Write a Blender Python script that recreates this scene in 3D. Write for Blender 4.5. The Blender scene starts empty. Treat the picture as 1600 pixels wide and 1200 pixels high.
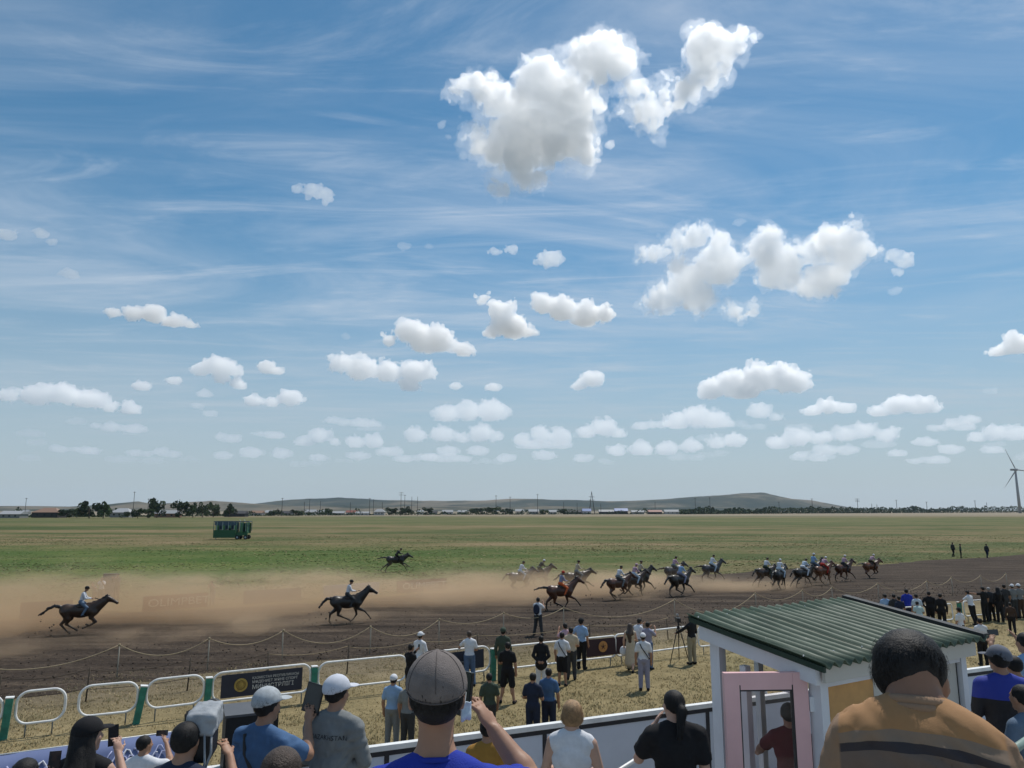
import bpy, bmesh, math, random
import numpy as np
from mathutils import Vector, Matrix
SC = bpy.context.scene
COL = SC.collection
R = math.radians
rng = random.Random(7)
# ------------------------------------------------------------------ camera
CAM_H = 5.8                      # eye height of somebody standing high up in the stand
FPX = 1150.0                     # focal length in pixels of the 1600 px wide photograph
PITCH = math.atan(197.0 / FPX)
cam_data = bpy.data.cameras.new('camera')
cam_data.sensor_width = 36.0
cam_data.lens = 36.0 * FPX / 1600.0
cam_data.clip_start = 0.05
cam_data.clip_end = 120000.0
cam = bpy.data.objects.new('camera', cam_data)
COL.objects.link(cam)
cam.location = (0, 0, CAM_H)
cam.rotation_euler = (math.pi / 2 + PITCH, 0, 0)
SC.camera = cam
# ------------------------------------------------------------------ light
SUN_AZ = R(34.0)                 # clockwise from +Y
SUN_EL = R(60.0)
SUN_DIR = Vector((math.sin(SUN_AZ) * math.cos(SUN_EL), math.cos(SUN_AZ) * math.cos(SUN_EL), math.sin(SUN_EL)))
world = bpy.data.worlds.new('World')
SC.world = world
world.use_nodes = True


class NT:
    """small helper for building node trees"""
    def __init__(self, tree):
        self.t = tree
    def n(self, kind, **kw):
        nd = self.t.nodes.new(kind)
        for k, v in kw.items():
            if k == 'inp':
                for kk, vv in v.items():
                    if isinstance(vv, bpy.types.NodeSocket):
                        self.t.links.new(vv, nd.inputs[kk])
                    else:
                        nd.inputs[kk].default_value = vv
            else:
                setattr(nd, k, v)
        return nd
    def math(self, op, a, b=None, c=None, clamp=False):
        nd = self.n('ShaderNodeMath', operation=op, use_clamp=clamp)
        for i, v in enumerate((a, b, c)):
            if v is None: continue
            if isinstance(v, bpy.types.NodeSocket): self.t.links.new(v, nd.inputs[i])
            else: nd.inputs[i].default_value = v
        return nd.outputs[0]
    def ramp(self, fac, stops, interp='LINEAR'):
        nd = self.n('ShaderNodeValToRGB')
        cr = nd.color_ramp
        cr.interpolation = interp
        while len(cr.elements) < len(stops): cr.elements.new(0.5)
        for e, (p, c) in zip(cr.elements, stops):
            e.position = p
            e.color = (*c, 1) if len(c) == 3 else c
        self.t.links.new(fac, nd.inputs[0])
        return nd.outputs[0]
    def mix(self, fac, a, b, blend='MIX'):
        nd = self.n('ShaderNodeMix', data_type='RGBA', blend_type=blend)
        for s, v in ((nd.inputs[0], fac), (nd.inputs[6], a), (nd.inputs[7], b)):
            if isinstance(v, bpy.types.NodeSocket): self.t.links.new(v, s)
            elif isinstance(v, (int, float)): s.default_value = v
            else: s.default_value = (*v, 1) if len(v) == 3 else v
        return nd.outputs[2]
    def smooth(self, v, lo, hi):
        nd = self.n('ShaderNodeMapRange', interpolation_type='SMOOTHSTEP', inp={'From Min': lo, 'From Max': hi})
        self.t.links.new(v, nd.inputs['Value'])
        return nd.outputs[0]
    def noise(self, vec, scale, detail=4.0, rough=0.55, dist=0.0):
        nd = self.n('ShaderNodeTexNoise', inp={'Scale': scale, 'Detail': detail, 'Roughness': rough, 'Distortion': dist})
        self.t.links.new(vec, nd.inputs['Vector'])
        return nd.outputs['Fac']
    def link(self, a, b): self.t.links.new(a, b)


def build_world():
    w = NT(world.node_tree)
    world.node_tree.nodes.clear()
    out = w.n('ShaderNodeOutputWorld')
    bg = w.n('ShaderNodeBackground', inp={'Strength': 0.096})
    sky = w.n('ShaderNodeTexSky', sky_type='NISHITA')
    sky.sun_disc = False
    sky.sun_elevation = SUN_EL
    sky.sun_rotation = SUN_AZ
    sky.altitude = 350.0
    sky.air_density = 1.0
    sky.dust_density = 0.25
    sky.ozone_density = 2.2
    # thin high cirrus: a flat veil far above, laid out on a plane over the whole sky
    tc = w.n('ShaderNodeTexCoord')
    sep = w.n('ShaderNodeSeparateXYZ', inp={0: tc.outputs['Generated']})
    z = w.math('MAXIMUM', sep.outputs['Z'], 0.03)
    px = w.math('DIVIDE', sep.outputs['X'], z)
    py = w.math('DIVIDE', sep.outputs['Y'], z)
    comb = w.n('ShaderNodeCombineXYZ', inp={0: px, 1: py, 2: 0.0})
    mp = w.n('ShaderNodeMapping')
    mp.inputs['Rotation'].default_value = (0, 0, R(-52))
    mp.inputs['Scale'].default_value = (0.50, 1.05, 1.0)
    w.link(comb.outputs[0], mp.inputs['Vector'])
    wisps = w.noise(mp.outputs[0], 1.0, 8.0, 0.62, 1.3)
    broad = w.noise(comb.outputs[0], 0.36, 3.0, 0.5, 0.3)
    fine = w.smooth(wisps, 0.30, 0.90)
    cover = w.smooth(broad, 0.30, 0.60)
    mp2 = w.n('ShaderNodeMapping')
    mp2.inputs['Rotation'].default_value = (0, 0, R(-28)); mp2.inputs['Scale'].default_value = (0.75, 2.3, 1.0); mp2.inputs['Location'].default_value = (3.7, 1.2, 0)
    w.link(comb.outputs[0], mp2.inputs['Vector'])
    thin = w.smooth(w.noise(mp2.outputs[0], 0.9, 8.0, 0.66, 2.0), 0.46, 0.80)
    veil = w.math('ADD', w.math('MULTIPLY', fine, cover), w.math('MULTIPLY', thin, 0.42), clamp=True)
    low = w.smooth(sep.outputs['Z'], 0.02, 0.16)
    veil = w.math('MULTIPLY', veil, low)
    veil = w.math('MULTIPLY', veil, 0.86)
    hs = w.n('ShaderNodeHueSaturation', inp={'Hue': 0.485, 'Saturation': 1.24, 'Color': sky.outputs[0]})
    col = w.mix(veil, hs.outputs[0], (6.9, 7.6, 8.6))
    # the lowest air is milky all round the horizon
    milk = w.math('MULTIPLY', w.math('SUBTRACT', 1.0, w.smooth(sep.outputs['Z'], -0.02, 0.40)), 0.88)
    col = w.mix(milk, col, (4.2, 5.1, 5.85))
    w.link(col, bg.inputs['Color'])
    w.link(bg.outputs[0], out.inputs['Surface'])


build_world()
sun_data = bpy.data.lights.new('sun', 'SUN')
sun_data.energy = 3.6
sun_data.angle = R(0.5)
sun_data.color = (1.0, 0.955, 0.88)
sun = bpy.data.objects.new('sun', sun_data)
COL.objects.link(sun)
sun.rotation_euler = (-SUN_DIR).to_track_quat('-Z', 'Y').to_euler()
sun.location = (20, 40, 60)
# ------------------------------------------------------------------ picture
SC.view_settings.view_transform = 'Standard'
SC.view_settings.look = 'None'
SC.view_settings.gamma = 1.0
SC.view_settings.exposure = 0.0
SC.view_settings.use_curve_mapping = False
SC.render.engine = 'CYCLES'
SC.cycles.max_bounces = 20
SC.cycles.diffuse_bounces = 3
SC.cycles.glossy_bounces = 3
SC.cycles.transmission_bounces = 6
SC.cycles.transparent_max_bounces = 12
SC.cycles.volume_bounces = 20
SC.cycles.use_denoising = True
SC.cycles.caustics_reflective = False
SC.cycles.caustics_refractive = False


# ------------------------------------------------------------------ where things stand
def ray(px, py):
    u = (px - 800.0) / FPX; v = (600.0 - py) / FPX
    return Vector((u, math.cos(PITCH) - v * math.sin(PITCH), math.sin(PITCH) + v * math.cos(PITCH)))


def ground(px, py, z=0.0):
    d = ray(px, py); t = (CAM_H - z) / -d.z
    return Vector((d.x * t, d.y * t, z))


def at_depth(px, py, y):
    d = ray(px, py); t = y / d.y
    return Vector((d.x * t, y, CAM_H + d.z * t))


# ------------------------------------------------------------------ tags
def tag(o, label=None, cat=None, group=None, kind=None):
    if label: o['label'] = label
    if cat: o['category'] = cat
    if group: o['group'] = group
    if kind: o['kind'] = kind
    return o


def empty(name, loc=(0, 0, 0), rz=0.0, parent=None):
    o = bpy.data.objects.new(name, None)
    COL.objects.link(o)
    o.location = loc
    o.rotation_euler = (0, 0, rz)
    o.empty_display_size = 0.2
    o.parent = parent
    return o


def link_mesh(name, me, mats=None, parent=None, loc=(0, 0, 0), rz=0.0):
    o = bpy.data.objects.new(name, me)
    COL.objects.link(o)
    if mats:
        for m in (mats if isinstance(mats, (list, tuple)) else [mats]):
            me.materials.append(m)
    o.parent = parent
    o.location = loc
    o.rotation_euler = (0, 0, rz)
    return o


def copy_obj(o, parent=None, loc=None, rz=None):
    c = o.copy()
    COL.objects.link(c)
    c.parent = parent
    if loc is not None: c.location = loc
    if rz is not None: c.rotation_euler = (0, 0, rz)
    return c


def copy_tree(o, parent=None):
    kids = list(o.children)
    c = copy_obj(o, parent)
    for k in kids: copy_tree(k, c)
    return c


# ------------------------------------------------------------------ numpy noise
_TAB = np.random.RandomState(11).uniform(-1, 1, 1 << 18).astype(np.float32)


def vnoise(p, seed=0):
    p = np.asarray(p, np.float32)
    i = np.floor(p)
    f = p - i
    f = f * f * (3 - 2 * f)
    i = i.astype(np.int32) + np.array([seed * 7 + 32, seed * 13 + 32, seed * 29 + 32], np.int32)
    x0 = i[:, 0] & 63; x1 = (i[:, 0] + 1) & 63
    y0 = (i[:, 1] & 63) << 6; y1 = ((i[:, 1] + 1) & 63) << 6
    z0 = (i[:, 2] & 63) << 12; z1 = ((i[:, 2] + 1) & 63) << 12
    fx, fy, fz = f[:, 0], f[:, 1], f[:, 2]
    T = _TAB
    a = T[x0 + y0 + z0]; a += (T[x1 + y0 + z0] - a) * fx
    b = T[x0 + y1 + z0]; b += (T[x1 + y1 + z0] - b) * fx
    a += (b - a) * fy
    c = T[x0 + y0 + z1]; c += (T[x1 + y0 + z1] - c) * fx
    b = T[x0 + y1 + z1]; b += (T[x1 + y1 + z1] - b) * fx
    c += (b - c) * fy
    return a + (c - a) * fz


def fbm(p, octaves=4, seed=0, gain=0.5, billow=False):
    s = np.zeros(len(p), np.float32); a = 1.0; t = 0.0
    for k in range(octaves):
        v = vnoise(p * (2.03 ** k) + 17.3 * k, seed + k)
        if billow: v = np.abs(v) * 2 - 0.62
        s += a * v; t += a; a *= gain
    return s / t


# ------------------------------------------------------------------ smooth implicit bodies -> one continuous mesh
BS = 12


def surface(field, lo, hi, h, lip=1.35, pad=0.0, step=40):
    """mesh the zero set of field(points)->distance inside the box lo..hi with cell h; only blocks near the surface are sampled."""
    lo = np.array(lo, float) - 2 * h; hi = np.array(hi, float) + 2 * h
    nb = np.maximum(1, np.ceil((hi - lo) / (h * BS)).astype(int))
    bi = np.stack(np.meshgrid(*[np.arange(k) for k in nb], indexing='ij'), -1).reshape(-1, 3)
    cen = lo + (bi + 0.5) * BS * h
    d = field(cen)
    reach = BS * h * 0.5 * math.sqrt(3) * lip + 2 * h + pad
    act = bi[np.abs(d) < reach]
    n = nb * BS + 1
    vol = np.full(n, 1e3, np.float32)
    # blocks wholly inside are negative, so the walls between stay closed
    ins = bi[d <= -reach]
    for b in ins:
        o = b * BS
        vol[o[0]:o[0] + BS + 1, o[1]:o[1] + BS + 1, o[2]:o[2] + BS + 1] = -1e3
    loc = np.stack(np.meshgrid(*[np.arange(BS + 1)] * 3, indexing='ij'), -1).reshape(-1, 3)
    for s in range(0, len(act), step):
        ch = act[s:s + step]
        pts = (lo + (ch[:, None, :] * BS + loc[None]) * h).reshape(-1, 3)
        val = field(pts).reshape(len(ch), BS + 1, BS + 1, BS + 1)
        for b, v in zip(ch, val):
            o = b * BS
            vol[o[0]:o[0] + BS + 1, o[1]:o[1] + BS + 1, o[2]:o[2] + BS + 1] = v
    sg = vol < 0
    c = [sg[i:i - 1 if i == 0 else None, j:j - 1 if j == 0 else None, k:k - 1 if k == 0 else None] for i in (0, 1) for j in (0, 1) for k in (0, 1)]
    cnt = sum(x.astype(np.int8) for x in c)
    cell = np.argwhere((cnt > 0) & (cnt < 8))
    if len(cell) == 0: return np.zeros((0, 3)), np.zeros((0, 4), int)
    idx = np.full(np.array(vol.shape) - 1, -1, np.int64)
    idx[tuple(cell.T)] = np.arange(len(cell))
    acc = np.zeros((len(cell), 3)); num = np.zeros(len(cell))
    offs = [(i, j, k) for i in (0, 1) for j in (0, 1) for k in (0, 1)]
    for a in offs:
        for ax in range(3):
            if a[ax]: continue
            b = list(a); b[ax] = 1
            va = np.clip(vol[tuple((cell + a).T)], -3 * h, 3 * h); vb = np.clip(vol[tuple((cell + b).T)], -3 * h, 3 * h)
            m = (va < 0) != (vb < 0)
            t = np.where(m, va / np.where(m, va - vb, 1), 0)
            p = np.tile(np.array(a, float), (len(cell), 1)); p[:, ax] += t
            acc[m] += p[m]; num[m] += 1
    verts = lo + (cell + acc / np.maximum(num, 1)[:, None]) * h
    faces = []
    for ax in range(3):
        u, v = [(1, 2), (2, 0), (0, 1)][ax]
        sl = [slice(1, -1)] * 3; sl[ax] = slice(0, -1)
        sl2 = list(sl); sl2[ax] = slice(1, None)
        A = sg[tuple(sl)]; B = sg[tuple(sl2)]
        for flip, M in ((False, A & ~B), (True, ~A & B)):
            e = np.argwhere(M)
            if len(e) == 0: continue
            o = np.ones(3, int); o[ax] = 0
            e = e + o
            def g(du, dv):
                q = e.copy(); q[:, u] += du; q[:, v] += dv
                return idx[tuple(q.T)]
            q = np.stack([g(-1, -1), g(0, -1), g(0, 0), g(-1, 0)], 1)
            if flip: q = q[:, ::-1]
            faces.append(q)
    faces = np.concatenate(faces)
    faces = faces[(faces >= 0).all(1)]
    return verts, faces


def to_mesh(name, verts, faces, smooth=True, mat_idx=None):
    me = bpy.data.meshes.new(name)
    nv, nf = len(verts), len(faces)
    me.vertices.add(nv); me.vertices.foreach_set('co', np.asarray(verts, np.float32).ravel())
    k = faces.shape[1]
    me.loops.add(nf * k); me.loops.foreach_set('vertex_index', faces.astype(np.int32).ravel())
    me.polygons.add(nf)
    me.polygons.foreach_set('loop_start', np.arange(0, nf * k, k, dtype=np.int32))
    if mat_idx is not None: me.polygons.foreach_set('material_index', mat_idx.astype(np.int32))
    me.polygons.foreach_set('use_smooth', np.full(nf, smooth))
    me.update(calc_edges=True)
    me.validate()
    return me
# ------------------------------------------------------------------ clouds: real volumes of even density, far off at their height
def volume_mat(name, color, density, g):
    m = bpy.data.materials.new(name)
    m.use_nodes = True
    t = m.node_tree
    for n in list(t.nodes):
        if n.type == 'BSDF_PRINCIPLED': t.nodes.remove(n)
    out = [n for n in t.nodes if n.type == 'OUTPUT_MATERIAL'][0]
    v = t.nodes.new('ShaderNodeVolumePrincipled')
    v.inputs['Color'].default_value = (*color, 1)
    v.inputs['Density'].default_value = density
    v.inputs['Anisotropy'].default_value = g
    t.links.new(v.outputs[0], out.inputs['Volume'])
    m.cycles.homogeneous_volume = True
    return m


CLOUD_BASE = 1500.0
# every cloud: lobes (x, y, radius) as they lie in the sky, sideways stretch, share cut off flat below (None = ragged)
CLOUDS = [
    ([(812, 205, 68), (745, 126, 28), (778, 150, 42), (836, 125, 44), (927, 97, 36), (972, 108, 30), (880, 165, 52), (842, 272, 25), (768, 288, 14), (748, 205, 30), (905, 218, 28),
      (1000, 140, 27), (1010, 176, 30), (1036, 156, 22), (1062, 150, 20), (1090, 138, 19), (1118, 120, 20), (1100, 88, 30), (1141, 84, 26), (985, 165, 20)], 1.0, None),
    ([(953, 226, 8)], 1.2, None), ([(1186, 58, 6)], 1.2, None), ([(690, 195, 7), (700, 214, 5)], 1.0, None),
    ([(1085, 359, 20), (1050, 366, 16), (1025, 378, 17), (1000, 382, 11), (1122, 408, 36), (1070, 436, 32), (1030, 458, 26), (1095, 460, 26), (1145, 482, 17), (1180, 478, 11), (1195, 385, 28),
      (1225, 420, 34), (1280, 446, 30), (1315, 405, 34), (1345, 408, 16), (1332, 370, 11), (1268, 405, 26)], 1.05, None),
    ([(1398, 398, 11), (1415, 410, 13), (1404, 424, 8)], 1.2, None), ([(1398, 456, 7)], 1.5, None),
    ([(755, 467, 9), (783, 484, 16), (800, 510, 22), (768, 520, 11), (825, 518, 10)], 1.15, 0.45),
    ([(850, 474, 15), (878, 484, 18), (915, 494, 20), (942, 492, 15)], 1.15, 0.5),
    ([(644, 518, 20), (607, 535, 9), (683, 530, 22), (725, 546, 14), (660, 535, 16)], 1.15, 0.5),
    ([(800, 388, 9), (772, 393, 7), (862, 404, 15), (842, 408, 9)], 1.4, None), ([(632, 384, 7)], 1.6, None), ([(670, 385, 5)], 1.4, None),
    ([(925, 592, 13), (903, 604, 9)], 1.4, 0.4),
    ([(1108, 605, 17), (1145, 598, 23), (1185, 592, 23), (1222, 592, 23), (1248, 602, 14), (1165, 607, 20)], 1.15, 0.45),
    ([(1060, 656, 16), (1090, 651, 18), (1120, 657, 16), (1138, 662, 9)], 1.15, 0.4),
    ([(1186, 641, 13), (1215, 653, 8)], 1.3, 0.4),
    ([(1270, 640, 11), (1296, 635, 13), (1320, 640, 10)], 1.3, 0.4),
    ([(1372, 641, 11), (1402, 632, 15), (1435, 634, 15), (1458, 640, 9)], 1.35, 0.4),
    ([(1488, 660, 8), (1515, 657, 9)], 1.5, 0.4),
    ([(1212, 689, 13), (1245, 681, 15), (1285, 683, 12), (1320, 679, 13), (1352, 674, 12), (1385, 683, 12)], 1.4, 0.3),
    ([(1250, 709, 7), (1290, 703, 10), (1325, 704, 9)], 1.8, 0.3),
    ([(962, 703, 11), (1000, 701, 13), (1042, 701, 12), (1080, 697, 11), (1120, 692, 11), (1145, 690, 12)], 1.4, 0.3),
    ([(1525, 681, 10), (1558, 675, 13), (1590, 678, 13), (1625, 676, 14)], 1.5, 0.3),
    ([(1400, 706, 7), (1445, 690, 8), (1485, 703, 8), (1550, 706, 7)], 2.2, 0.3),
    ([(1560, 546, 12), (1592, 538, 17), (1620, 540, 14)], 1.3, 0.5),
    ([(698, 647, 16), (732, 642, 17), (768, 642, 19), (785, 648, 11)], 1.15, 0.4),
    ([(650, 681, 13), (690, 678, 14), (722, 684, 11), (752, 677, 15), (775, 682, 10)], 1.25, 0.35),
    ([(815, 687, 12), (845, 679, 14), (876, 683, 15)], 1.25, 0.35),
    ([(918, 676, 12), (945, 669, 15), (966, 677, 10)], 1.2, 0.4),
    ([(15, 624, 12), (58, 621, 16), (98, 617, 18), (140, 622, 17), (178, 632, 10), (208, 633, 12)], 1.3, 0.4),
    ([(315, 579, 12), (345, 572, 16), (368, 577, 10), (374, 600, 10), (345, 590, 10)], 1.25, 0.5),
    ([(418, 574, 11), (434, 580, 8)], 1.3, 0.5),
    ([(396, 628, 10), (425, 629, 9), (455, 621, 13)], 1.4, 0.4),
    ([(180, 495, 8), (208, 493, 11), (240, 490, 14), (272, 499, 12), (298, 501, 8)], 1.35, 0.5),
    ([(488, 298, 13), (510, 301, 12), (466, 299, 9)], 1.2, None),
    ([(14, 365, 10), (-8, 364, 8)], 1.4, None), ([(62, 366, 9), (80, 377, 7)], 1.3, None), ([(112, 428, 9), (97, 428, 6)], 1.4, None),
    ([(536, 570, 15), (568, 577, 20), (605, 580, 17), (650, 579, 19), (640, 602, 13), (670, 584, 10)], 1.2, 0.5),
    ([(221, 604, 9)], 1.5, 0.4), ([(320, 616, 7)], 1.6, 0.4), ([(309, 635, 5), (330, 646, 6)], 1.8, 0.4),
    ([(120, 659, 7)], 1.8, 0.4), ([(48, 678, 7)], 2.6, 0.4), ([(205, 676, 5)], 2.2, 0.4),
    ([(475, 690, 10), (500, 680, 13), (522, 690, 8)], 1.3, 0.35), ([(556, 692, 11), (584, 690, 12)], 1.4, 0.35),
    ([(350, 713, 8), (392, 707, 10), (440, 708, 9)], 1.9, 0.3), ([(190, 719, 7), (240, 720, 6)], 2.8, 0.3), ([(45, 716, 6)], 2.6, 0.3),
    ([(560, 712, 8), (610, 705, 9), (500, 716, 7)], 2.2, 0.3), ([(700, 704, 9), (745, 704, 9), (790, 716, 8), (850, 712, 9), (910, 716, 8)], 2.0, 0.3),
    ([(1545, 611, 6)], 1.8, None), ([(712, 603, 7), (770, 605, 8)], 1.6, 0.4), ([(1155, 347, 6)], 2.0, None), ([(540, 525, 6)], 1.3, None), ([(272, 595, 8)], 1.5, 0.4),
]


_lr = random.Random(77)
for _k in range(38):                      # thin flat rows low over the plain, on every side
    _x = _lr.uniform(-500, 2100) if _k > 26 else 60 + _k * 60 + _lr.uniform(-20, 20)
    _y = _lr.choice((664, 682, 694, 706, 716, 724)) + _lr.uniform(-5, 5)
    _r = _lr.uniform(4.5, 8.0)
    CLOUDS.append(([(_x + (_j - 1.5) * _r * 2.4 + _lr.uniform(-4, 4), _y + _lr.uniform(-2.5, 2), _r * _lr.uniform(0.7, 1.15)) for _j in range(_lr.choice((2, 3, 4)))], _lr.uniform(1.6, 2.4), 0.55))


def build_clouds():
    sky = tag(empty('sky', (0, 0, 0)), 'blue summer sky with scattered small white cumulus clouds', 'sky', kind='structure')
    mats = {}
    for ci, (lobes, sx, flat) in enumerate(CLOUDS):
        if flat is not None: flat = min(0.75, flat + 0.22); sx = sx * 1.12
        mx = sum(l[0] * l[2] for l in lobes) / sum(l[2] for l in lobes)
        ylow = max(l[1] + l[2] * 0.6 for l in lobes)
        d = ray(mx, ylow)
        if d.z <= 0: continue
        t = min(CLOUD_BASE / d.z, 52000.0)
        base = Vector((0, 0, CAM_H)) + d * t
        s = t / FPX                               # metres per photo pixel out there
        right = Vector((d.y, -d.x, 0)).normalized()
        fwd = Vector((d.x, d.y, 0)).normalized()
        el = math.atan2(d.z, math.hypot(d.x, d.y))
        big = max(l[2] for l in lobes)
        wob = min(0.30, 0.12 + 0.006 * big)
        P = []
        for k, (x, y, r) in enumerate(lobes):
            r3 = random.Random(ci * 31 + k)
            rr = r * s
            c = at_depth(x, y, base.y)
            lx = (c - base).dot(right); lz = (c.z - base.z)
            dep = r3.uniform(-0.3, 0.3) * rr
            lz = lz * 1.0 + dep * math.tan(el)
            P.append((lx, dep, lz, rr * sx, rr * (0.62 if flat is None else 1.15), rr))
            if r > 4:
                for _ in range(4 if r > 14 else 3):
                    a = r3.uniform(-0.3, math.pi + 0.3) if flat is not None else r3.uniform(0, 2 * math.pi)
                    q = rr * r3.uniform(0.30, 0.48)
                    P.append((lx + math.cos(a) * rr * sx * 0.92, dep + r3.uniform(-0.6, 0.6) * rr, lz + math.sin(a) * rr * 0.92, q * 1.1, q, q))
        P = np.array(P, np.float32)
        floor = None
        if flat is not None:
            floor = (P[:, 2] - P[:, 5]).min() + flat * float(np.median(P[:, 5]))
        amp = big * s * 0.50
        fs = 1.0 / (big * s * 0.95)
        seed = ci * 13

        def field(p, P=P, amp=amp, fs=fs, floor=floor, seed=seed, shell=False):
            p = p.astype(np.float32)
            q = p
            dd = None
            use = P
            if len(p) > 400:
                a0 = p.min(0); a1 = p.max(0); rad = float(np.linalg.norm(a1 - a0)) * 0.5
                gap = np.sqrt(((P[:, :3] - (a0 + a1) * 0.5) ** 2).sum(1)) - P[:, 3:].max(1)
                m_ = gap < rad + amp * 0.75
                if m_.any(): use = P[m_]
            for a in use:
                e = (q - a[:3]) * (1.0 / a[3:])
                k = (np.sqrt(np.einsum('ij,ij->i', e, e)) - 1) * a[5]
                if dd is None: dd = k
                else:
                    kk = amp * 0.32
                    hh = np.clip(0.5 + 0.5 * (dd - k) / kk, 0, 1)
                    dd = dd * (1 - hh) + k * hh - kk * hh * (1 - hh)
            near = np.abs(dd) < amp * 0.95
            nz = np.zeros(len(p), np.float32)
            if near.any():
                pn = p[near]
                nz[near] = (0.50 * fbm(pn * fs * 2.6, 2, seed, 0.6, billow=True) + 0.55 * fbm(pn * fs * 1.1, 2, seed + 40) + 0.36 * fbm(pn * fs * 6.0, 3, seed + 60, 0.75)) if not shell else (0.55 * fbm(pn * fs * 1.1, 2, seed + 40) + 1.0 * fbm(pn * fs * 2.6, 4, seed + 5, 0.75))
            dd = dd - amp * nz * 0.95 - amp * (0.20 if shell else -0.10)
            if floor is not None:
                b = floor + amp * 0.10 * vnoise(p * fs * 1.3, seed + 7) - p[:, 2]
                kk = amp * 0.25
                hh = np.clip(0.5 - 0.5 * (dd - b) / kk, 0, 1)
                dd = dd * (1 - hh) + b * hh + kk * hh * (1 - hh)
            return dd

        lo = (P[:, :3] - P[:, 3:]).min(0) - amp * 0.7; hi = (P[:, :3] + P[:, 3:]).max(0) + amp * 0.7
        cell = (1.7 if big > 30 else 2.1 if big > 12 else 2.7) * s
        dens = 0.62 / (10.0 * s) * (1.9 if flat is None else 4.5)
        if t > 12000: dens *= 0.42
        cloud = None
        for shell in ((False, True) if big > 24 else (False,) if big > 7.5 else (True,)):
            fld = (lambda p, f0=field: f0(p, shell=True)) if shell else field
            v, f = surface(fld, lo, hi, cell * (1.4 if shell else 1.0), lip=1.2, pad=amp * 0.5, step=2)
            if len(f) == 0: continue
            me = to_mesh('cloud', v, f)
            dn = dens * (0.10 if shell and big > 10 else 0.25 if shell else 0.7)
            key = round(math.log(dn) * 4)
            if key not in mats: mats[key] = volume_mat('cloud_volume', (0.998, 0.9985, 0.999), dn, 0.66)
            if cloud is None:
                cloud = link_mesh('cloud', me, mats[key], sky, base)
                cloud.rotation_euler = (0, 0, math.atan2(right.y, right.x))
            else:
                link_mesh('wisps', me, mats[key], cloud)


build_clouds()
# ------------------------------------------------------------------ materials
_MATS = {}


def mat(name, color, rough=0.7, var=0.12, scale=6.0, bump=0.0, bump_scale=60.0, metal=0.0, spec=0.4, coat=0.0):
    """plain procedural material: one colour with a little uneven tone and relief"""
    if name in _MATS: return _MATS[name]
    m = bpy.data.materials.new(name); m.use_nodes = True
    t = NT(m.node_tree)
    b = [n for n in m.node_tree.nodes if n.type == 'BSDF_PRINCIPLED'][0]
    tc = t.n('ShaderNodeTexCoord')
    nz = t.noise(tc.outputs['Object'], scale, 5.0, 0.6)
    lo = tuple(max(0, c * (1 - var)) for c in color); hi = tuple(min(1, c * (1 + var)) for c in color)
    col = t.ramp(nz, [(0.3, lo), (0.7, hi)])
    t.link(col, b.inputs['Base Color'])
    rr = t.math('MULTIPLY_ADD', nz, 0.12, rough - 0.06)
    t.link(rr, b.inputs['Roughness'])
    b.inputs['Metallic'].default_value = metal
    b.inputs['Specular IOR Level'].default_value = spec
    b.inputs['Coat Weight'].default_value = coat
    if bump > 0:
        bn = t.noise(tc.outputs['Object'], bump_scale, 4.0, 0.6)
        bp = t.n('ShaderNodeBump', inp={'Strength': bump, 'Distance': 0.01, 'Height': bn})
        t.link(bp.outputs[0], b.inputs['Normal'])
    _MATS[name] = m
    return m


def glass_mat(name, tint, alpha=0.25):
    if name in _MATS: return _MATS[name]
    m = bpy.data.materials.new(name); m.use_nodes = True
    t = NT(m.node_tree)
    out = [n for n in m.node_tree.nodes if n.type == 'OUTPUT_MATERIAL'][0]
    tr = t.n('ShaderNodeBsdfTransparent', inp={'Color': (*tint, 1)})
    gl = t.n('ShaderNodeBsdfGlossy', inp={'Roughness': 0.03, 'Color': (0.9, 0.9, 0.9, 1)})
    fr = t.n('ShaderNodeFresnel', inp={'IOR': 1.5})
    gq = t.n('ShaderNodeNewGeometry')
    f = t.math('MULTIPLY', t.math('ADD', fr.outputs[0], alpha, clamp=True), t.math('SUBTRACT', 1.0, gq.outputs['Backfacing']))
    mx = t.n('ShaderNodeMixShader')
    t.link(f, mx.inputs[0]); t.link(tr.outputs[0], mx.inputs[1]); t.link(gl.outputs[0], mx.inputs[2])
    t.link(mx.outputs[0], out.inputs['Surface'])
    _MATS[name] = m
    return m


TRACK = R(30.0)                                   # heading of the race track, from +X
TE = Vector((math.cos(TRACK), math.sin(TRACK), 0)); TN = Vector((-math.sin(TRACK), math.cos(TRACK), 0))


def tv(u, v, z=0.0): return TE * u + TN * v + Vector((0, 0, z))


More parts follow.
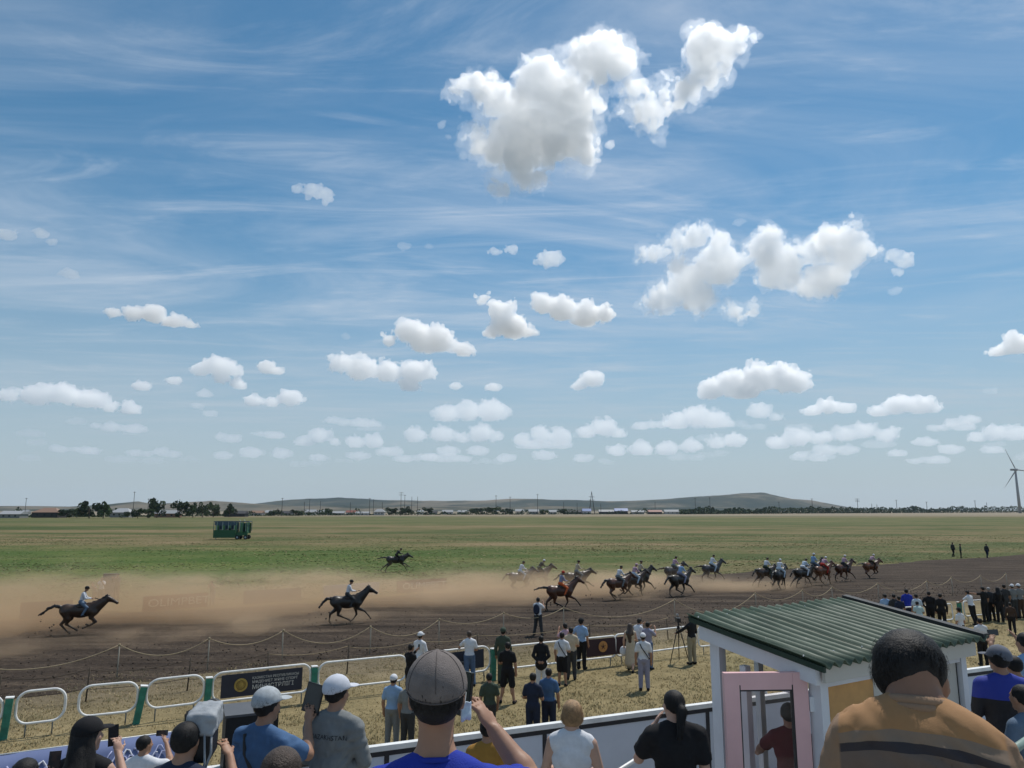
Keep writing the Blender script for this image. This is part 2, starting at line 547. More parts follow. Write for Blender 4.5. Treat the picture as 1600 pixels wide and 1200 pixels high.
def ground_material():
    m = bpy.data.materials.new('field_grass'); m.use_nodes = True
    t = NT(m.node_tree)
    b = [n for n in m.node_tree.nodes if n.type == 'BSDF_PRINCIPLED'][0]
    geo = t.n('ShaderNodeNewGeometry')
    sep = t.n('ShaderNodeSeparateXYZ', inp={0: geo.outputs['Position']})
    X, Y = sep.outputs[0], sep.outputs[1]
    V = t.math('ADD', t.math('MULTIPLY', X, TN.x), t.math('MULTIPLY', Y, TN.y))
    def mp(sx, sy, rz=0.0):
        k = t.n('ShaderNodeMapping'); k.inputs['Scale'].default_value = (sx, sy, 1); k.inputs['Rotation'].default_value = (0, 0, rz)
        t.link(geo.outputs['Position'], k.inputs['Vector']); return k.outputs[0]
    # worn stripes lie along the field
    big = t.noise(mp(0.006, 0.022, R(-8)), 1.0, 5.0, 0.6, 0.4)
    mid = t.noise(mp(0.045, 0.10, R(-14)), 1.0, 7.0, 0.68, 0.5)
    fine = t.noise(mp(0.7, 1.0), 1.0, 6.0, 0.72)
    blade = t.noise(mp(9.0, 14.0), 1.0, 4.0, 0.7)
    mx = t.math('ADD', t.math('MULTIPLY', big, 0.48), t.math('ADD', t.math('MULTIPLY', mid, 0.36), t.math('MULTIPLY', fine, 0.16)))
    field = t.ramp(mx, [(0.41, (0.050, 0.072, 0.020)), (0.46, (0.084, 0.096, 0.031)), (0.515, (0.150, 0.125, 0.056)), (0.59, (0.240, 0.172, 0.096))])
    # lush belt inside the oval, towards the left of the field
    g1 = t.smooth(V, 52.0, 66.0)
    g2 = t.math('SUBTRACT', 1.0, t.smooth(t.math('MULTIPLY_ADD', big, 90.0, Y), 120.0, 200.0))
    g3 = t.math('SUBTRACT', 1.0, t.smooth(t.math('MULTIPLY_ADD', mid, 40.0, X), -10.0, 60.0))
    lush = t.math('MULTIPLY', t.math('MULTIPLY', g1, g2), g3)
    lushc = t.ramp(t.math('ADD', t.math('MULTIPLY', mid, 0.65), t.math('MULTIPLY', fine, 0.35)), [(0.3, (0.040, 0.078, 0.012)), (0.5, (0.066, 0.110, 0.020)), (0.66, (0.140, 0.160, 0.040))])
    col = t.mix(lush, field, lushc)
    # far strip before the village is green again
    far = t.math('MULTIPLY', t.smooth(Y, 260.0, 330.0), t.math('SUBTRACT', 1.0, t.smooth(Y, 520.0, 640.0)))
    col = t.mix(t.math('MULTIPLY', far, 0.6), col, t.ramp(mid, [(0.35, (0.075, 0.096, 0.028)), (0.65, (0.120, 0.126, 0.048))]))
    dry = t.smooth(Y, 560.0, 900.0)
    col = t.mix(dry, col, (0.24, 0.20, 0.14))
    # trampled straw coloured grass between the stand and the track
    near = t.math('SUBTRACT', 1.0, t.smooth(t.math('MULTIPLY_ADD', fine, 1.5, V), 30.0, 33.0))
    lawn_n = t.math('ADD', t.math('MULTIPLY', mid, 0.35), t.math('ADD', t.math('MULTIPLY', fine, 0.35), t.math('MULTIPLY', blade, 0.30)))
    lawn = t.ramp(lawn_n, [(0.36, (0.115, 0.098, 0.044)), (0.45, (0.215, 0.172, 0.086)), (0.55, (0.315, 0.250, 0.132)), (0.66, (0.420, 0.340, 0.195))])
    worn = t.math('MULTIPLY', t.smooth(t.math('MULTIPLY_ADD', mid, 6.0, V), 25.5, 32.5), 0.9)
    lawn = t.mix(worn, lawn, t.ramp(lawn_n, [(0.36, (0.075, 0.062, 0.042)), (0.5, (0.140, 0.112, 0.074)), (0.66, (0.230, 0.185, 0.125))]))
    col = t.mix(near, col, lawn)
    t.link(col, b.inputs['Base Color'])
    b.inputs['Roughness'].default_value = 0.95
    b.inputs['Specular IOR Level'].default_value = 0.15
    bh = t.math('ADD', t.math('MULTIPLY', fine, 0.5), t.math('MULTIPLY', blade, 0.5))
    bp = t.n('ShaderNodeBump', inp={'Strength': 0.9, 'Distance': 0.12, 'Height': bh})
    t.link(bp.outputs[0], b.inputs['Normal'])
    return m


def build_ground():
    rad = [0, 20, 60, 150, 400, 1000, 3000, 8800]
    nseg = 72
    vs = [(0, 0, 0)]; fs = []
    for r in rad[1:]:
        for k in range(nseg):
            a = 2 * math.pi * k / nseg
            vs.append((r * math.cos(a), r * math.sin(a), 0))
    for k in range(nseg): fs.append((0, 1 + k, 1 + (k + 1) % nseg))
    for i in range(len(rad) - 2):
        for k in range(nseg):
            a, b2 = 1 + i * nseg + k, 1 + i * nseg + (k + 1) % nseg
            fs.append((a, a + nseg, b2 + nseg, b2))
    me = bpy.data.meshes.new('ground'); me.from_pydata(vs, [], fs); me.update()
    tag(link_mesh('ground', me, ground_material()), 'wide flat grass field reaching to the village', 'field', kind='structure')


def dirt_material():
    m = bpy.data.materials.new('harrowed_soil'); m.use_nodes = True
    t = NT(m.node_tree)
    b = [n for n in m.node_tree.nodes if n.type == 'BSDF_PRINCIPLED'][0]
    geo = t.n('ShaderNodeNewGeometry')
    k = t.n('ShaderNodeMapping'); k.inputs['Rotation'].default_value = (0, 0, -TRACK); k.inputs['Scale'].default_value = (0.16, 1.3, 1)
    t.link(geo.outputs['Position'], k.inputs['Vector'])
    a = t.noise(k.outputs[0], 0.9, 6.0, 0.65)
    c = t.noise(geo.outputs['Position'], 5.5, 5.0, 0.7)
    f = t.math('ADD', t.math('MULTIPLY', a, 0.6), t.math('MULTIPLY', c, 0.4))
    t.link(t.ramp(f, [(0.36, (0.022, 0.016, 0.012)), (0.5, (0.055, 0.041, 0.031)), (0.64, (0.125, 0.094, 0.068))]), b.inputs['Base Color'])
    b.inputs['Roughness'].default_value = 0.97
    b.inputs['Specular IOR Level'].default_value = 0.12
    bp = t.n('ShaderNodeBump', inp={'Strength': 1.0, 'Distance': 0.10, 'Height': t.math('ADD', c, t.math('MULTIPLY', a, 0.8))})
    t.link(bp.outputs[0], b.inputs['Normal'])
    return m


def build_track():
    us = np.concatenate([np.arange(-260, -42, 6.0), np.arange(-42, 86, 0.42), np.arange(86, 420, 6.0)])
    nv = 46
    w = np.linspace(0, 1, nv)
    U, W = np.meshgrid(us, w, indexing='ij')
    e0 = 29.3 + 1.0 * vnoise(np.stack([us * 0.10, us * 0, us * 0], 1), 3) + 0.5 * vnoise(np.stack([us * 0.7, us * 0, us * 0], 1), 4)
    e1 = 48.6 + 0.9 * vnoise(np.stack([us * 0.08, us * 0, us * 0], 1), 5) + 0.5 * vnoise(np.stack([us * 0.6, us * 0, us * 0], 1), 6) + 0.04 * np.maximum(us, 0)
    Vv = e0[:, None] * (1 - W) + e1[:, None] * W
    p = np.stack([U.ravel() * 0.55, Vv.ravel() * 1.5, U.ravel() * 0], 1)
    z = 0.035 + 0.035 * fbm(p, 3, 21, 0.65).reshape(U.shape)
    z *= np.clip(np.minimum(W, 1 - W) / 0.05, 0, 1)
    z += 0.004
    verts = np.stack([U * TE.x + Vv * TN.x, U * TE.y + Vv * TN.y, z], -1).reshape(-1, 3)
    n0, n1 = U.shape
    i = np.arange(n0 * n1).reshape(n0, n1)
    f = np.stack([i[:-1, :-1], i[1:, :-1], i[1:, 1:], i[:-1, 1:]], -1).reshape(-1, 4)
    tag(link_mesh('dirt_track', to_mesh('dirt_track', verts, f), dirt_material()), 'dark harrowed dirt race track crossing the field', 'track', kind='structure')


def hill_material():
    m = bpy.data.materials.new('hill_steppe'); m.use_nodes = True
    t = NT(m.node_tree)
    b = [n for n in m.node_tree.nodes if n.type == 'BSDF_PRINCIPLED'][0]
    geo = t.n('ShaderNodeNewGeometry')
    k = t.n('ShaderNodeMapping'); k.inputs['Scale'].default_value = (0.0016, 0.0016, 0.006)
    t.link(geo.outputs['Position'], k.inputs['Vector'])
    n1 = t.noise(k.outputs[0], 1.0, 6.0, 0.6, 0.4)
    t.link(t.ramp(n1, [(0.42, (0.024, 0.034, 0.024)), (0.50, (0.050, 0.054, 0.036)), (0.57, (0.135, 0.115, 0.08)), (0.7, (0.19, 0.155, 0.11))]), b.inputs['Base Color'])
    b.inputs['Roughness'].default_value = 1.0
    b.inputs['Specular IOR Level'].default_value = 0.05
    return m


def build_hills():
    hm = hill_material()
    ridges = [
        ('hills', 6300.0, 900.0, [(330, 797), (372, 791), (420, 784), (455, 780), (500, 778), (530, 777.5), (580, 780), (640, 782), (700, 783.5), (760, 781), (800, 780), (840, 779.5), (880, 781), (930, 782), (985, 783), (1040, 780), (1080, 776), (1120, 773.5), (1160, 771), (1195, 771.5), (1225, 776), (1265, 782), (1300, 788), (1335, 794), (1370, 797)], 'long low blue grey hills rising behind the village'),
        ('hills', 4300.0, 600.0, [(-60, 792), (30, 790), (110, 791), (160, 789), (200, 785), (215, 783), (240, 787), (290, 785), (330, 782), (360, 784), (410, 788), (460, 791), (540, 790), (640, 791), (760, 792), (860, 791), (960, 793), (1080, 793), (1200, 794), (1300, 794.5), (1400, 795.5), (1500, 796)], 'nearer brown slope in front of the blue hills'),
    ]
    for name, dist, half, prof, lab in ridges:
        xs = np.arange(prof[0][0], prof[-1][0] + 1, 6.0)
        ys = np.interp(xs, [p[0] for p in prof], [p[1] for p in prof])
        rows = np.linspace(-1, 1, 15)
        V = []
        for j, r in enumerate(rows):
            for x, y in zip(xs, ys):
                top = at_depth(x, y, dist)
                hgt = max(top.z, 1.0)
                sc = (dist + r * half) / dist
                hh = hgt * (math.cos(r * math.pi / 2) ** 1.3) if abs(r) < 1 else -2.0
                V.append((top.x * sc, dist + r * half, hh))
        V = np.array(V)
        nz = fbm(np.stack([V[:, 0] / 260.0, V[:, 1] / 260.0, V[:, 0] * 0], 1), 4, 31)
        V[:, 2] *= 1 + 0.16 * nz * (1 - np.abs(np.repeat(rows, len(xs))))
        n0, n1 = len(rows), len(xs)
        i = np.arange(n0 * n1).reshape(n0, n1)
        f = np.stack([i[:-1, :-1], i[:-1, 1:], i[1:, 1:], i[1:, :-1]], -1).reshape(-1, 4)
        tag(link_mesh(name, to_mesh('hills', V, f), hm), lab, 'hills', kind='structure')


def build_haze():
    me = bpy.data.meshes.new('haze')
    bm = bmesh.new()
    bmesh.ops.create_cube(bm, size=1.0, matrix=Matrix.Translation((0, 0, 119.0)) @ Matrix.Diagonal((18400, 18400, 240, 1)))
    bm.to_mesh(me); bm.free()
    o = link_mesh('haze', me, volume_mat('haze_air', (0.66, 0.82, 1.0), 3.6e-5, 0.2))
    tag(o, 'thin pale summer haze over the plain', 'haze', kind='stuff')


build_ground()
build_track()
build_hills()
build_haze()
# ------------------------------------------------------------------ short dry grass on the near ground
def build_grass():
    r = np.random.RandomState(12)
    n = 90000
    y = 13.5 + 30 * r.uniform(0, 1, n) ** 1.25
    x = r.uniform(-0.80, 0.80, n) * y + r.uniform(-1, 1, n)
    v = x * TN.x + y * TN.y
    # thins out on the track side, thick along the edge of the soil
    keep = (v < 29.6) | ((v < 31.0 + 1.6 * vnoise(np.stack([x * .4, y * .4, x * 0], 1), 2)) & (r.uniform(0, 1, n) < 0.75))
    patch = vnoise(np.stack([x * 0.5, y * 0.5, x * 0], 1), 5) + 0.6 * vnoise(np.stack([x * 1.7, y * 1.7, x * 0], 1), 6)
    keep &= r.uniform(-1.2, 1.2, n) < patch + 0.55
    wd = -(x - W0.x) * WD.y + (y - W0.y) * WD.x
    keep &= wd > 4.6
    x, y, patch = x[keep], y[keep], patch[keep]; n = len(x)
    V = []; idx = []
    for k in range(3):
        a = r.uniform(0, 2 * np.pi, n); h = r.uniform(0.025, 0.065, n) * (1 + 0.5 * (patch > 0.3)); w = r.uniform(0.006, 0.014, n)
        ox = x + r.uniform(-0.06, 0.06, n); oy = y + r.uniform(-0.06, 0.06, n)
        b = r.uniform(0.3, 1.1, n) * h
        t = r.uniform(0, 2 * np.pi, n)
        p0 = np.stack([ox - np.cos(a) * w, oy - np.sin(a) * w, np.zeros(n)], 1); p1 = np.stack([ox + np.cos(a) * w, oy + np.sin(a) * w, np.zeros(n)], 1)
        p2 = np.stack([ox + np.cos(t) * b, oy + np.sin(t) * b, h], 1)
        V.append(np.stack([p0, p1, p2], 1).reshape(-1, 3)); idx.append((r.uniform(-0.8, 0.8, n) + patch * 0.9 > 0.55).astype(int) + (r.uniform(0, 1, n) < 0.25) * 2)
    V = np.concatenate(V); idx = np.clip(np.concatenate(idx), 0, 2)
    o = link_mesh('grass', to_mesh('grass', V, np.arange(len(V)).reshape(-1, 3), False, idx), [mat('straw_blade', (0.45, 0.36, 0.20), 0.9, 0.3, 0.7), mat('green_blade', (0.25, 0.23, 0.115), 0.9, 0.3, 0.7), mat('brown_blade', (0.34, 0.25, 0.13), 0.9, 0.3, 0.7)])
    tag(o, 'short dry trampled grass between the stand and the track', 'grass', kind='stuff')




def build_meadow():
    """rough taller grass out on the infield, as far as single tufts can still be told from the ground"""
    r = np.random.RandomState(31)
    n = 60000
    y = 50 + 130 * r.uniform(0, 1, n) ** 1.7
    x = r.uniform(-0.76, 0.76, n) * y
    v = x * TN.x + y * TN.y
    patch = vnoise(np.stack([x * 0.06, y * 0.10, x * 0], 1), 5) + 0.7 * vnoise(np.stack([x * 0.35, y * 0.5, x * 0], 1), 6)
    keep = (v > 50.5 + 1.2 * vnoise(np.stack([x * .2, y * .2, x * 0], 1), 9)) & (r.uniform(-1.3, 1.0, n) < patch)
    x, y, patch = x[keep], y[keep], patch[keep]; n = len(x)
    lush = np.clip((20 - x) / 60, 0, 1) * np.clip((150 - y) / 40, 0, 1)
    V = []; idx = []
    for k in range(2):
        a = r.uniform(-0.6, 0.6, n); h = r.uniform(0.015, 0.055, n) * (0.8 + 0.4 * (patch > 0.4)); w = r.uniform(0.06, 0.16, n)
        ox = x + r.uniform(-0.2, 0.2, n); oy = y + r.uniform(-0.2, 0.2, n)
        t = r.uniform(0, 2 * np.pi, n); b = r.uniform(0.10, 0.24, n)
        V.append(np.stack([np.stack([ox - np.cos(a) * w, oy - np.sin(a) * w, np.zeros(n)], 1), np.stack([ox + np.cos(a) * w, oy + np.sin(a) * w, np.zeros(n)], 1), np.stack([ox + np.cos(t) * b, oy + np.sin(t) * b, h], 1)], 1).reshape(-1, 3))
        q = r.uniform(0, 1, n)
        idx.append(np.where(q < 0.25 + 0.6 * lush, 0, np.where(q < 0.8, 1, 2)))
    V = np.concatenate(V); idx = np.concatenate(idx)
    o = link_mesh('meadow_grass', to_mesh('meadow', V, np.arange(len(V)).reshape(-1, 3), False, idx), [mat('lush_tuft', (0.058, 0.100, 0.022), 0.9, 0.4, 0.3), mat('olive_tuft', (0.125, 0.122, 0.048), 0.9, 0.4, 0.3), mat('pale_tuft', (0.27, 0.215, 0.11), 0.9, 0.3, 0.3)])
    tag(o, 'rough uneven grass growing on the infield', 'grass', kind='stuff')


build_meadow()
# ------------------------------------------------------------------ small mesh builder
class MB:
    def __init__(self):
        self.v = []; self.f = []; self.mi = []; self.m = 0
    def add(self, vs, fs):
        o = len(self.v)
        self.v.extend([tuple(x) for x in vs])
        for f in fs:
            self.f.append(tuple(i + o for i in f)); self.mi.append(self.m)
        return self
    def box(self, c, s, rz=0.0, M=None):
        c = Vector(c); hx, hy, hz = s[0] / 2, s[1] / 2, s[2] / 2
        q = Matrix.Rotation(rz, 3, 'Z') if M is None else M
        vs = [c + q @ Vector((x * hx, y * hy, z * hz)) for x in (-1, 1) for y in (-1, 1) for z in (-1, 1)]
        return self.add(vs, [(0, 1, 3, 2), (4, 6, 7, 5), (0, 4, 5, 1), (2, 3, 7, 6), (0, 2, 6, 4), (1, 5, 7, 3)])
    def hexa(self, p):
        """8 corners: bottom ring 0-3 then top ring 4-7"""
        return self.add(p, [(0, 3, 2, 1), (4, 5, 6, 7), (0, 1, 5, 4), (1, 2, 6, 5), (2, 3, 7, 6), (3, 0, 4, 7)])
    def tube(self, pts, r, n=8, closed=False, r2=None):
        pts = [Vector(p) for p in pts]; k = len(pts); o = len(self.v)
        up = Vector((0, 0, 1)); rings = []
        prev = None
        for i, p in enumerate(pts):
            if closed: d = pts[(i + 1) % k] - pts[i - 1]
            else: d = pts[min(i + 1, k - 1)] - pts[max(i - 1, 0)]
            d.normalize()
            if prev is None:
                a = d.cross(up)
                if a.length < 1e-3: a = d.cross(Vector((1, 0, 0)))
            else:
                a = prev - d * prev.dot(d)
            a.normalize(); prev = a
            b = d.cross(a)
            rr = r if r2 is None else r + (r2 - r) * i / max(1, k - 1)
            rings.append([p + a * (rr * math.cos(2 * math.pi * j / n)) + b * (rr * math.sin(2 * math.pi * j / n)) for j in range(n)])
        vs = [x for g in rings for x in g]; fs = []
        for i in range(k if closed else k - 1):
            i2 = (i + 1) % k
            for j in range(n):
                fs.append((i * n + j, i * n + (j + 1) % n, i2 * n + (j + 1) % n, i2 * n + j))
        if not closed:
            fs.append(tuple(range(n - 1, -1, -1))); fs.append(tuple((k - 1) * n + j for j in range(n)))
        return self.add(vs, fs)
    def disc(self, c, r, axis, th, n=24):
        c = Vector(c); axis = Vector(axis).normalized()
        return self.tube([c - axis * th / 2, c + axis * th / 2], r, n)
    def build(self, name, m, parent=None, smooth=False, loc=(0, 0, 0), rz=0.0):
        me = bpy.data.meshes.new(name)
        me.from_pydata(self.v, [], self.f)
        me.polygons.foreach_set('material_index', self.mi)
        if smooth: me.polygons.foreach_set('use_smooth', [True] * len(self.f))
        me.update()
        return link_mesh(name, me, m, parent, loc, rz)


def text(name, body, size, m, parent, loc, rot, align='LEFT', extrude=0.004, sx=1.0):
    cu = bpy.data.curves.new(name, 'FONT')
    cu.body = body; cu.size = size; cu.align_x = align; cu.align_y = 'CENTER'; cu.extrude = extrude
    tmp = bpy.data.objects.new(name, cu)
    COL.objects.link(tmp)
    dg = bpy.context.evaluated_depsgraph_get(); dg.update()
    me = bpy.data.meshes.new_from_object(tmp.evaluated_get(dg))
    bpy.data.objects.remove(tmp)
    me.materials.clear()
    o = link_mesh(name, me, m)
    o.parent = parent; o.location = loc; o.rotation_euler = rot; o.scale = (sx, 1, 1)
    return o


# ------------------------------------------------------------------ far village
def house(px, py, w, h, roof, wall, lab, depth_w=8.0, hip=False, pitch=0.45, name='house', rz=0.0, nwin=3):
    g = ground(px, py)
    s = g.y / FPX
    W = w * s; Ht = h * s; wallh = Ht * (1 - pitch)
    o = tag(empty(name, g, rz), lab, 'house', 'houses of the village beyond the field')
    D = depth_w
    MB().box((0, D / 2, wallh / 2), (W * 0.94, D, wallh)).build('wall', wall, o)
    rb = MB(); e = W / 2; ov = 0.5
    z0 = wallh - 0.05; z1 = Ht
    ins = W * 0.28 if hip else 0.0
    vs = [(-e, -ov, z0), (e, -ov, z0), (e, D + ov, z0), (-e, D + ov, z0), (-e + ins, D / 2, z1), (e - ins, D / 2, z1)]
    rb.add(vs, [(0, 1, 5, 4), (2, 3, 4, 5), (1, 2, 5), (3, 0, 4), (3, 2, 1, 0)])
    rb.build('roof', roof, o)
    k = nwin
    for i in range(k):
        x = W * 0.8 * ((i + 0.5) / k - 0.5)
        MB().box((x, -0.02, wallh * 0.55), (min(1.4, W * 0.12), 0.1, min(1.3, wallh * 0.4))).build('window', M_DARKGLASS, o)
    return o


def leaf_crown(seed, n, rx, rz, leaf):
    r = np.random.RandomState(seed)
    nb = 11
    cen = r.uniform(-1, 1, (nb, 3)); cen[:, 2] = r.uniform(-0.8, 0.95, nb)
    cen /= np.maximum(1, np.linalg.norm(cen, axis=1))[:, None] * 1.15
    rad = r.uniform(0.28, 0.5, nb)
    k = r.randint(0, nb, n)
    d = r.normal(size=(n, 3)); d /= np.linalg.norm(d, axis=1)[:, None]
    p = cen[k] + d * (rad[k] * r.uniform(0.55, 1.0, n) ** 0.5)[:, None]
    p *= np.array([rx, rx, rz])
    a = r.normal(size=(n, 3)); a /= np.linalg.norm(a, axis=1)[:, None]
    b = np.cross(a, r.normal(size=(n, 3))); b /= np.linalg.norm(b, axis=1)[:, None]
    s = (leaf * r.uniform(0.6, 1.3, n))[:, None]
    V = np.stack([p - a * s, p + b * s * 0.7, p + a * s, p - b * s * 0.7], 1).reshape(-1, 3)
    F = np.arange(n * 4).reshape(n, 4)
    return to_mesh('crown', V, F, smooth=False)


def leaf_mat(name, c):
    m = mat(name, c, 0.8, 0.45, 0.6, spec=0.2)
    b = [n for n in m.node_tree.nodes if n.type == 'BSDF_PRINCIPLED'][0]
    return m


M_DARKGLASS = mat('dark_window', (0.03, 0.035, 0.04), 0.2)
M_LEAF = [leaf_mat('leaf_dark', (0.030, 0.052, 0.020)), leaf_mat('leaf_mid', (0.050, 0.080, 0.026)), leaf_mat('leaf_pale', (0.075, 0.100, 0.045))]
M_BARK = mat('bark', (0.10, 0.075, 0.055), 0.9)
CROWNS = None


def tree(px, py, w, h, k, lab):
    global CROWNS
    if CROWNS is None:
        CROWNS = [leaf_crown(s, 900, 1.0, 1.0, 0.13) for s in (1, 2, 3, 4)]
    g = ground(px, py); s = g.y / FPX
    W = w * s / 2; Ht = h * s
    o = tag(empty('tree', g, rng.uniform(0, 6)), lab, 'tree', 'trees around the village')
    tb = MB()
    tb.tube([(0, 0, -0.1), (0.02 * Ht, 0, Ht * 0.25), (0, 0.01 * Ht, Ht * 0.6)], 0.035 * Ht, 6, r2=0.012 * Ht)
    for a in (0.4, 2.5, 4.4):
        tb.tube([(0.01 * Ht, 0, Ht * 0.28), (math.cos(a) * W * 0.5, math.sin(a) * W * 0.5, Ht * 0.6)], 0.018 * Ht, 5, r2=0.006 * Ht)
    tb.build('trunk', M_BARK, o)
    me = CROWNS[(int(px) + k) % 4]
    c = bpy.data.objects.new('crown', me); COL.objects.link(c)
    if not me.materials: me.materials.append(M_LEAF[1])
    c.parent = o; c.location = (0, 0, Ht * 0.54); c.scale = (W * 1.05, W * 1.05, Ht * 0.50)
    c.material_slots[0].link = 'OBJECT'; c.material_slots[0].material = M_LEAF[k]
    return o


def pole(px, ytop, ybase, arms, lab, name='utility_pole'):
    g = ground(px, ybase); s = g.y / FPX
    h = at_depth(px, ytop, g.y).z
    o = tag(empty(name, g), lab, 'pole', 'power poles along the far side of the field')
    MB().tube([(0, 0, -0.3), (0, 0, h)], 0.42 * s, 6, r2=0.3 * s).build('post', M_POLE, o)
    for i in range(arms):
        z = h * (0.97 - 0.09 * i)
        MB().box((0, 0, z), (7 * s if arms > 1 else 4 * s, 0.3 * s, 0.4 * s)).build('crossarm', M_POLE, o)
    return o


M_POLE = mat('weathered_pole', (0.07, 0.065, 0.06), 0.9)
M_W = dict(white=mat('whitewash', (0.42, 0.41, 0.39), 0.9), cream=mat('cream_plaster', (0.45, 0.38, 0.29), 0.9), dark=mat('dark_boards', (0.045, 0.042, 0.045), 0.9), brick=mat('brick_wall', (0.23, 0.13, 0.09), 0.9), grey=mat('grey_block', (0.24, 0.24, 0.23), 0.9))
M_R = dict(brown=mat('brown_sheet_roof', (0.26, 0.16, 0.11), 0.6), grey=mat('slate_roof', (0.30, 0.31, 0.32), 0.6), blue=mat('blue_sheet_roof', (0.05, 0.13, 0.36), 0.45), white=mat('zinc_roof', (0.34, 0.35, 0.36), 0.7), dark=mat('tar_roof', (0.05, 0.05, 0.055), 0.8), red=mat('red_sheet_roof', (0.24, 0.08, 0.06), 0.6))


def build_village():
    H = [
        (14, 809.5, 34, 11, 'white', 'grey', 'pale roofed house at the far edge of the village', 10, False),
        (69, 809, 42, 15, 'brown', 'dark', 'brown hip roofed house with dark walls', 12, True),
        (186, 808.5, 31, 14, 'white', 'grey', 'house with white hip roof behind the tall trees', 12, True),
        (258, 808.5, 36, 11, 'grey', 'brick', 'long low barn with grey gable roof', 10, False),
        (366, 807.5, 34, 9, 'dark', 'dark', 'long black shed beyond the green trailer', 9, False),
        (30, 806, 22, 9, 'grey', 'white', 'small grey roofed cottage beside the pale roofed house', 8, False),
        (100, 807, 20, 9, 'dark', 'grey', 'flat dark shed next to the brown roofed house', 8, False),
        (400, 806, 20, 8, 'brown', 'white', 'small cottage with brown roof left of the village middle', 8, False),
        (421, 805, 16, 7.5, 'white', 'cream', 'cottage with zinc roof and cream walls', 8, False),
        (447, 805.5, 18, 7, 'dark', 'grey', 'dark roofed grey shed among the cottages', 8, False),
        (484, 805, 18, 8.5, 'white', 'white', 'all white cottage with zinc gable roof', 8, False),
        (503, 804.5, 16, 7.5, 'grey', 'grey', 'grey cottage next to the all white one', 8, False),
        (524, 805, 26, 6, 'white', 'grey', 'long low zinc roofed store in the village', 7, False),
        (549, 804.5, 18, 7, 'red', 'white', 'cottage with dark red roof and white walls', 7, False),
        (566, 805, 22, 5.5, 'grey', 'white', 'low grey roofed bungalow near the white tiered house', 7, False),
        (592, 805, 17, 9.5, 'white', 'white', 'tall white house with steep white roof', 8, True),
        (656, 804, 10, 7, 'white', 'white', 'small white house at the foot of the tall pole', 8, False),
        (676, 804, 14, 6, 'dark', 'grey', 'low dark shed right of the tall pole', 7, False),
        (699, 804, 17, 7, 'grey', 'white', 'white walled cottage with grey roof before the trees', 8, False),
        (722, 804, 14, 6.5, 'white', 'grey', 'small zinc roofed cottage before the trees', 8, False),
        (812, 803.5, 14, 8, 'white', 'cream', 'white gabled cottage right of the thicket', 8, False),
        (834, 803.5, 16, 7.5, 'white', 'grey', 'lean zinc roofed cottage at the village centre', 8, False),
        (864, 803.5, 13, 6.5, 'white', 'white', 'tiny white house at the village centre', 7, False),
        (896, 803.5, 28, 6, 'dark', 'dark', 'long dark store left of the pylon', 8, False),
        (917, 803.5, 14, 8.5, 'blue', 'white', 'small blue roofed house at the foot of the pylon', 8, False),
        (948, 803.5, 24, 7, 'grey', 'dark', 'grey roofed store right of the pylon', 8, False),
        (971, 803.5, 21, 9, 'blue', 'dark', 'big bright blue roofed house in the village', 9, False),
        (997, 803.5, 20, 6, 'white', 'grey', 'low white roofed barn beside the blue roofed house', 8, False),
        (1024, 803.5, 22, 6.5, 'red', 'dark', 'dull red roofed barn near the village end', 8, False),
        (1051, 803.5, 25, 7, 'white', 'white', 'long white building at the end of the village', 8, False),
    ]
    for i, (x, y, w, h, r, wl, lab, d, hip) in enumerate(H):
        house(x, y, w, h, M_R[r], M_W[wl], lab, d, hip, nwin=3 if w > 15 else 2)
    T = [(139, 810, 28, 28, 0, 'tall round tree left of the white hip roofed house'), (161, 810, 22, 25, 1, 'second tall tree left of the white hip roofed house'), (120, 809, 20, 14, 2, 'low pale bush tree beside the tall pair'),
         (104, 809, 22, 13, 0, 'squat tree behind the dark shed'), (215, 810, 16, 16, 0, 'short dark tree right of the white hip roofed house'), (231, 809.5, 18, 14, 1, 'bushy tree before the long barn'),
         (245, 809, 24, 29, 0, 'dark tall tree over the long barn roof'), (280, 809, 24, 25, 0, 'dark round tree right of the barn'), (301, 808.5, 18, 22, 1, 'mid green tree right of the barn'), (316, 808.5, 16, 23, 2, 'pale tree in the middle of the row'),
         (333, 808, 16, 24, 2, 'slim pale tree near the black shed'), (358, 808, 20, 20, 0, 'dark tree behind the black shed'), (195, 810, 12, 10, 2, 'small bush at the white hip roofed house'), (430, 806, 16, 9, 0, 'small tree between the cottages with brown and zinc roofs'),
         (463, 806, 16, 10, 0, 'dark tree left of the all white cottage'), (512, 805, 12, 10, 1, 'little tree among the grey cottages'), (612, 805, 18, 11, 0, 'dark tree right of the steep white roof'), (634, 805, 18, 13, 0, 'dark tree by the pole with two crossarms'),
         (668, 804.5, 16, 11, 0, 'tree behind the low dark shed'), (736, 804, 18, 9, 1, 'bushy tree at the near end of the thicket'), (752, 804, 20, 10, 0, 'broad tree in the thicket'), (771, 804, 22, 11.5, 1, 'highest tree of the thicket'), (791, 804, 18, 10, 0, 'last tree of the thicket before the gabled cottage'),
         (850, 804, 12, 8, 1, 'small tree beside the tiny white house'), (880, 804, 14, 8, 0, 'small dark tree left of the long dark store'), (1110, 803, 12, 12, 0, 'tree standing up from the start of the tree row'), (1428, 800.5, 10, 10, 0, 'single round tree above the long tree row'), (1441, 800.5, 8, 6, 0, 'little tree beside the single round one')]
    for t_ in T: tree(*t_)
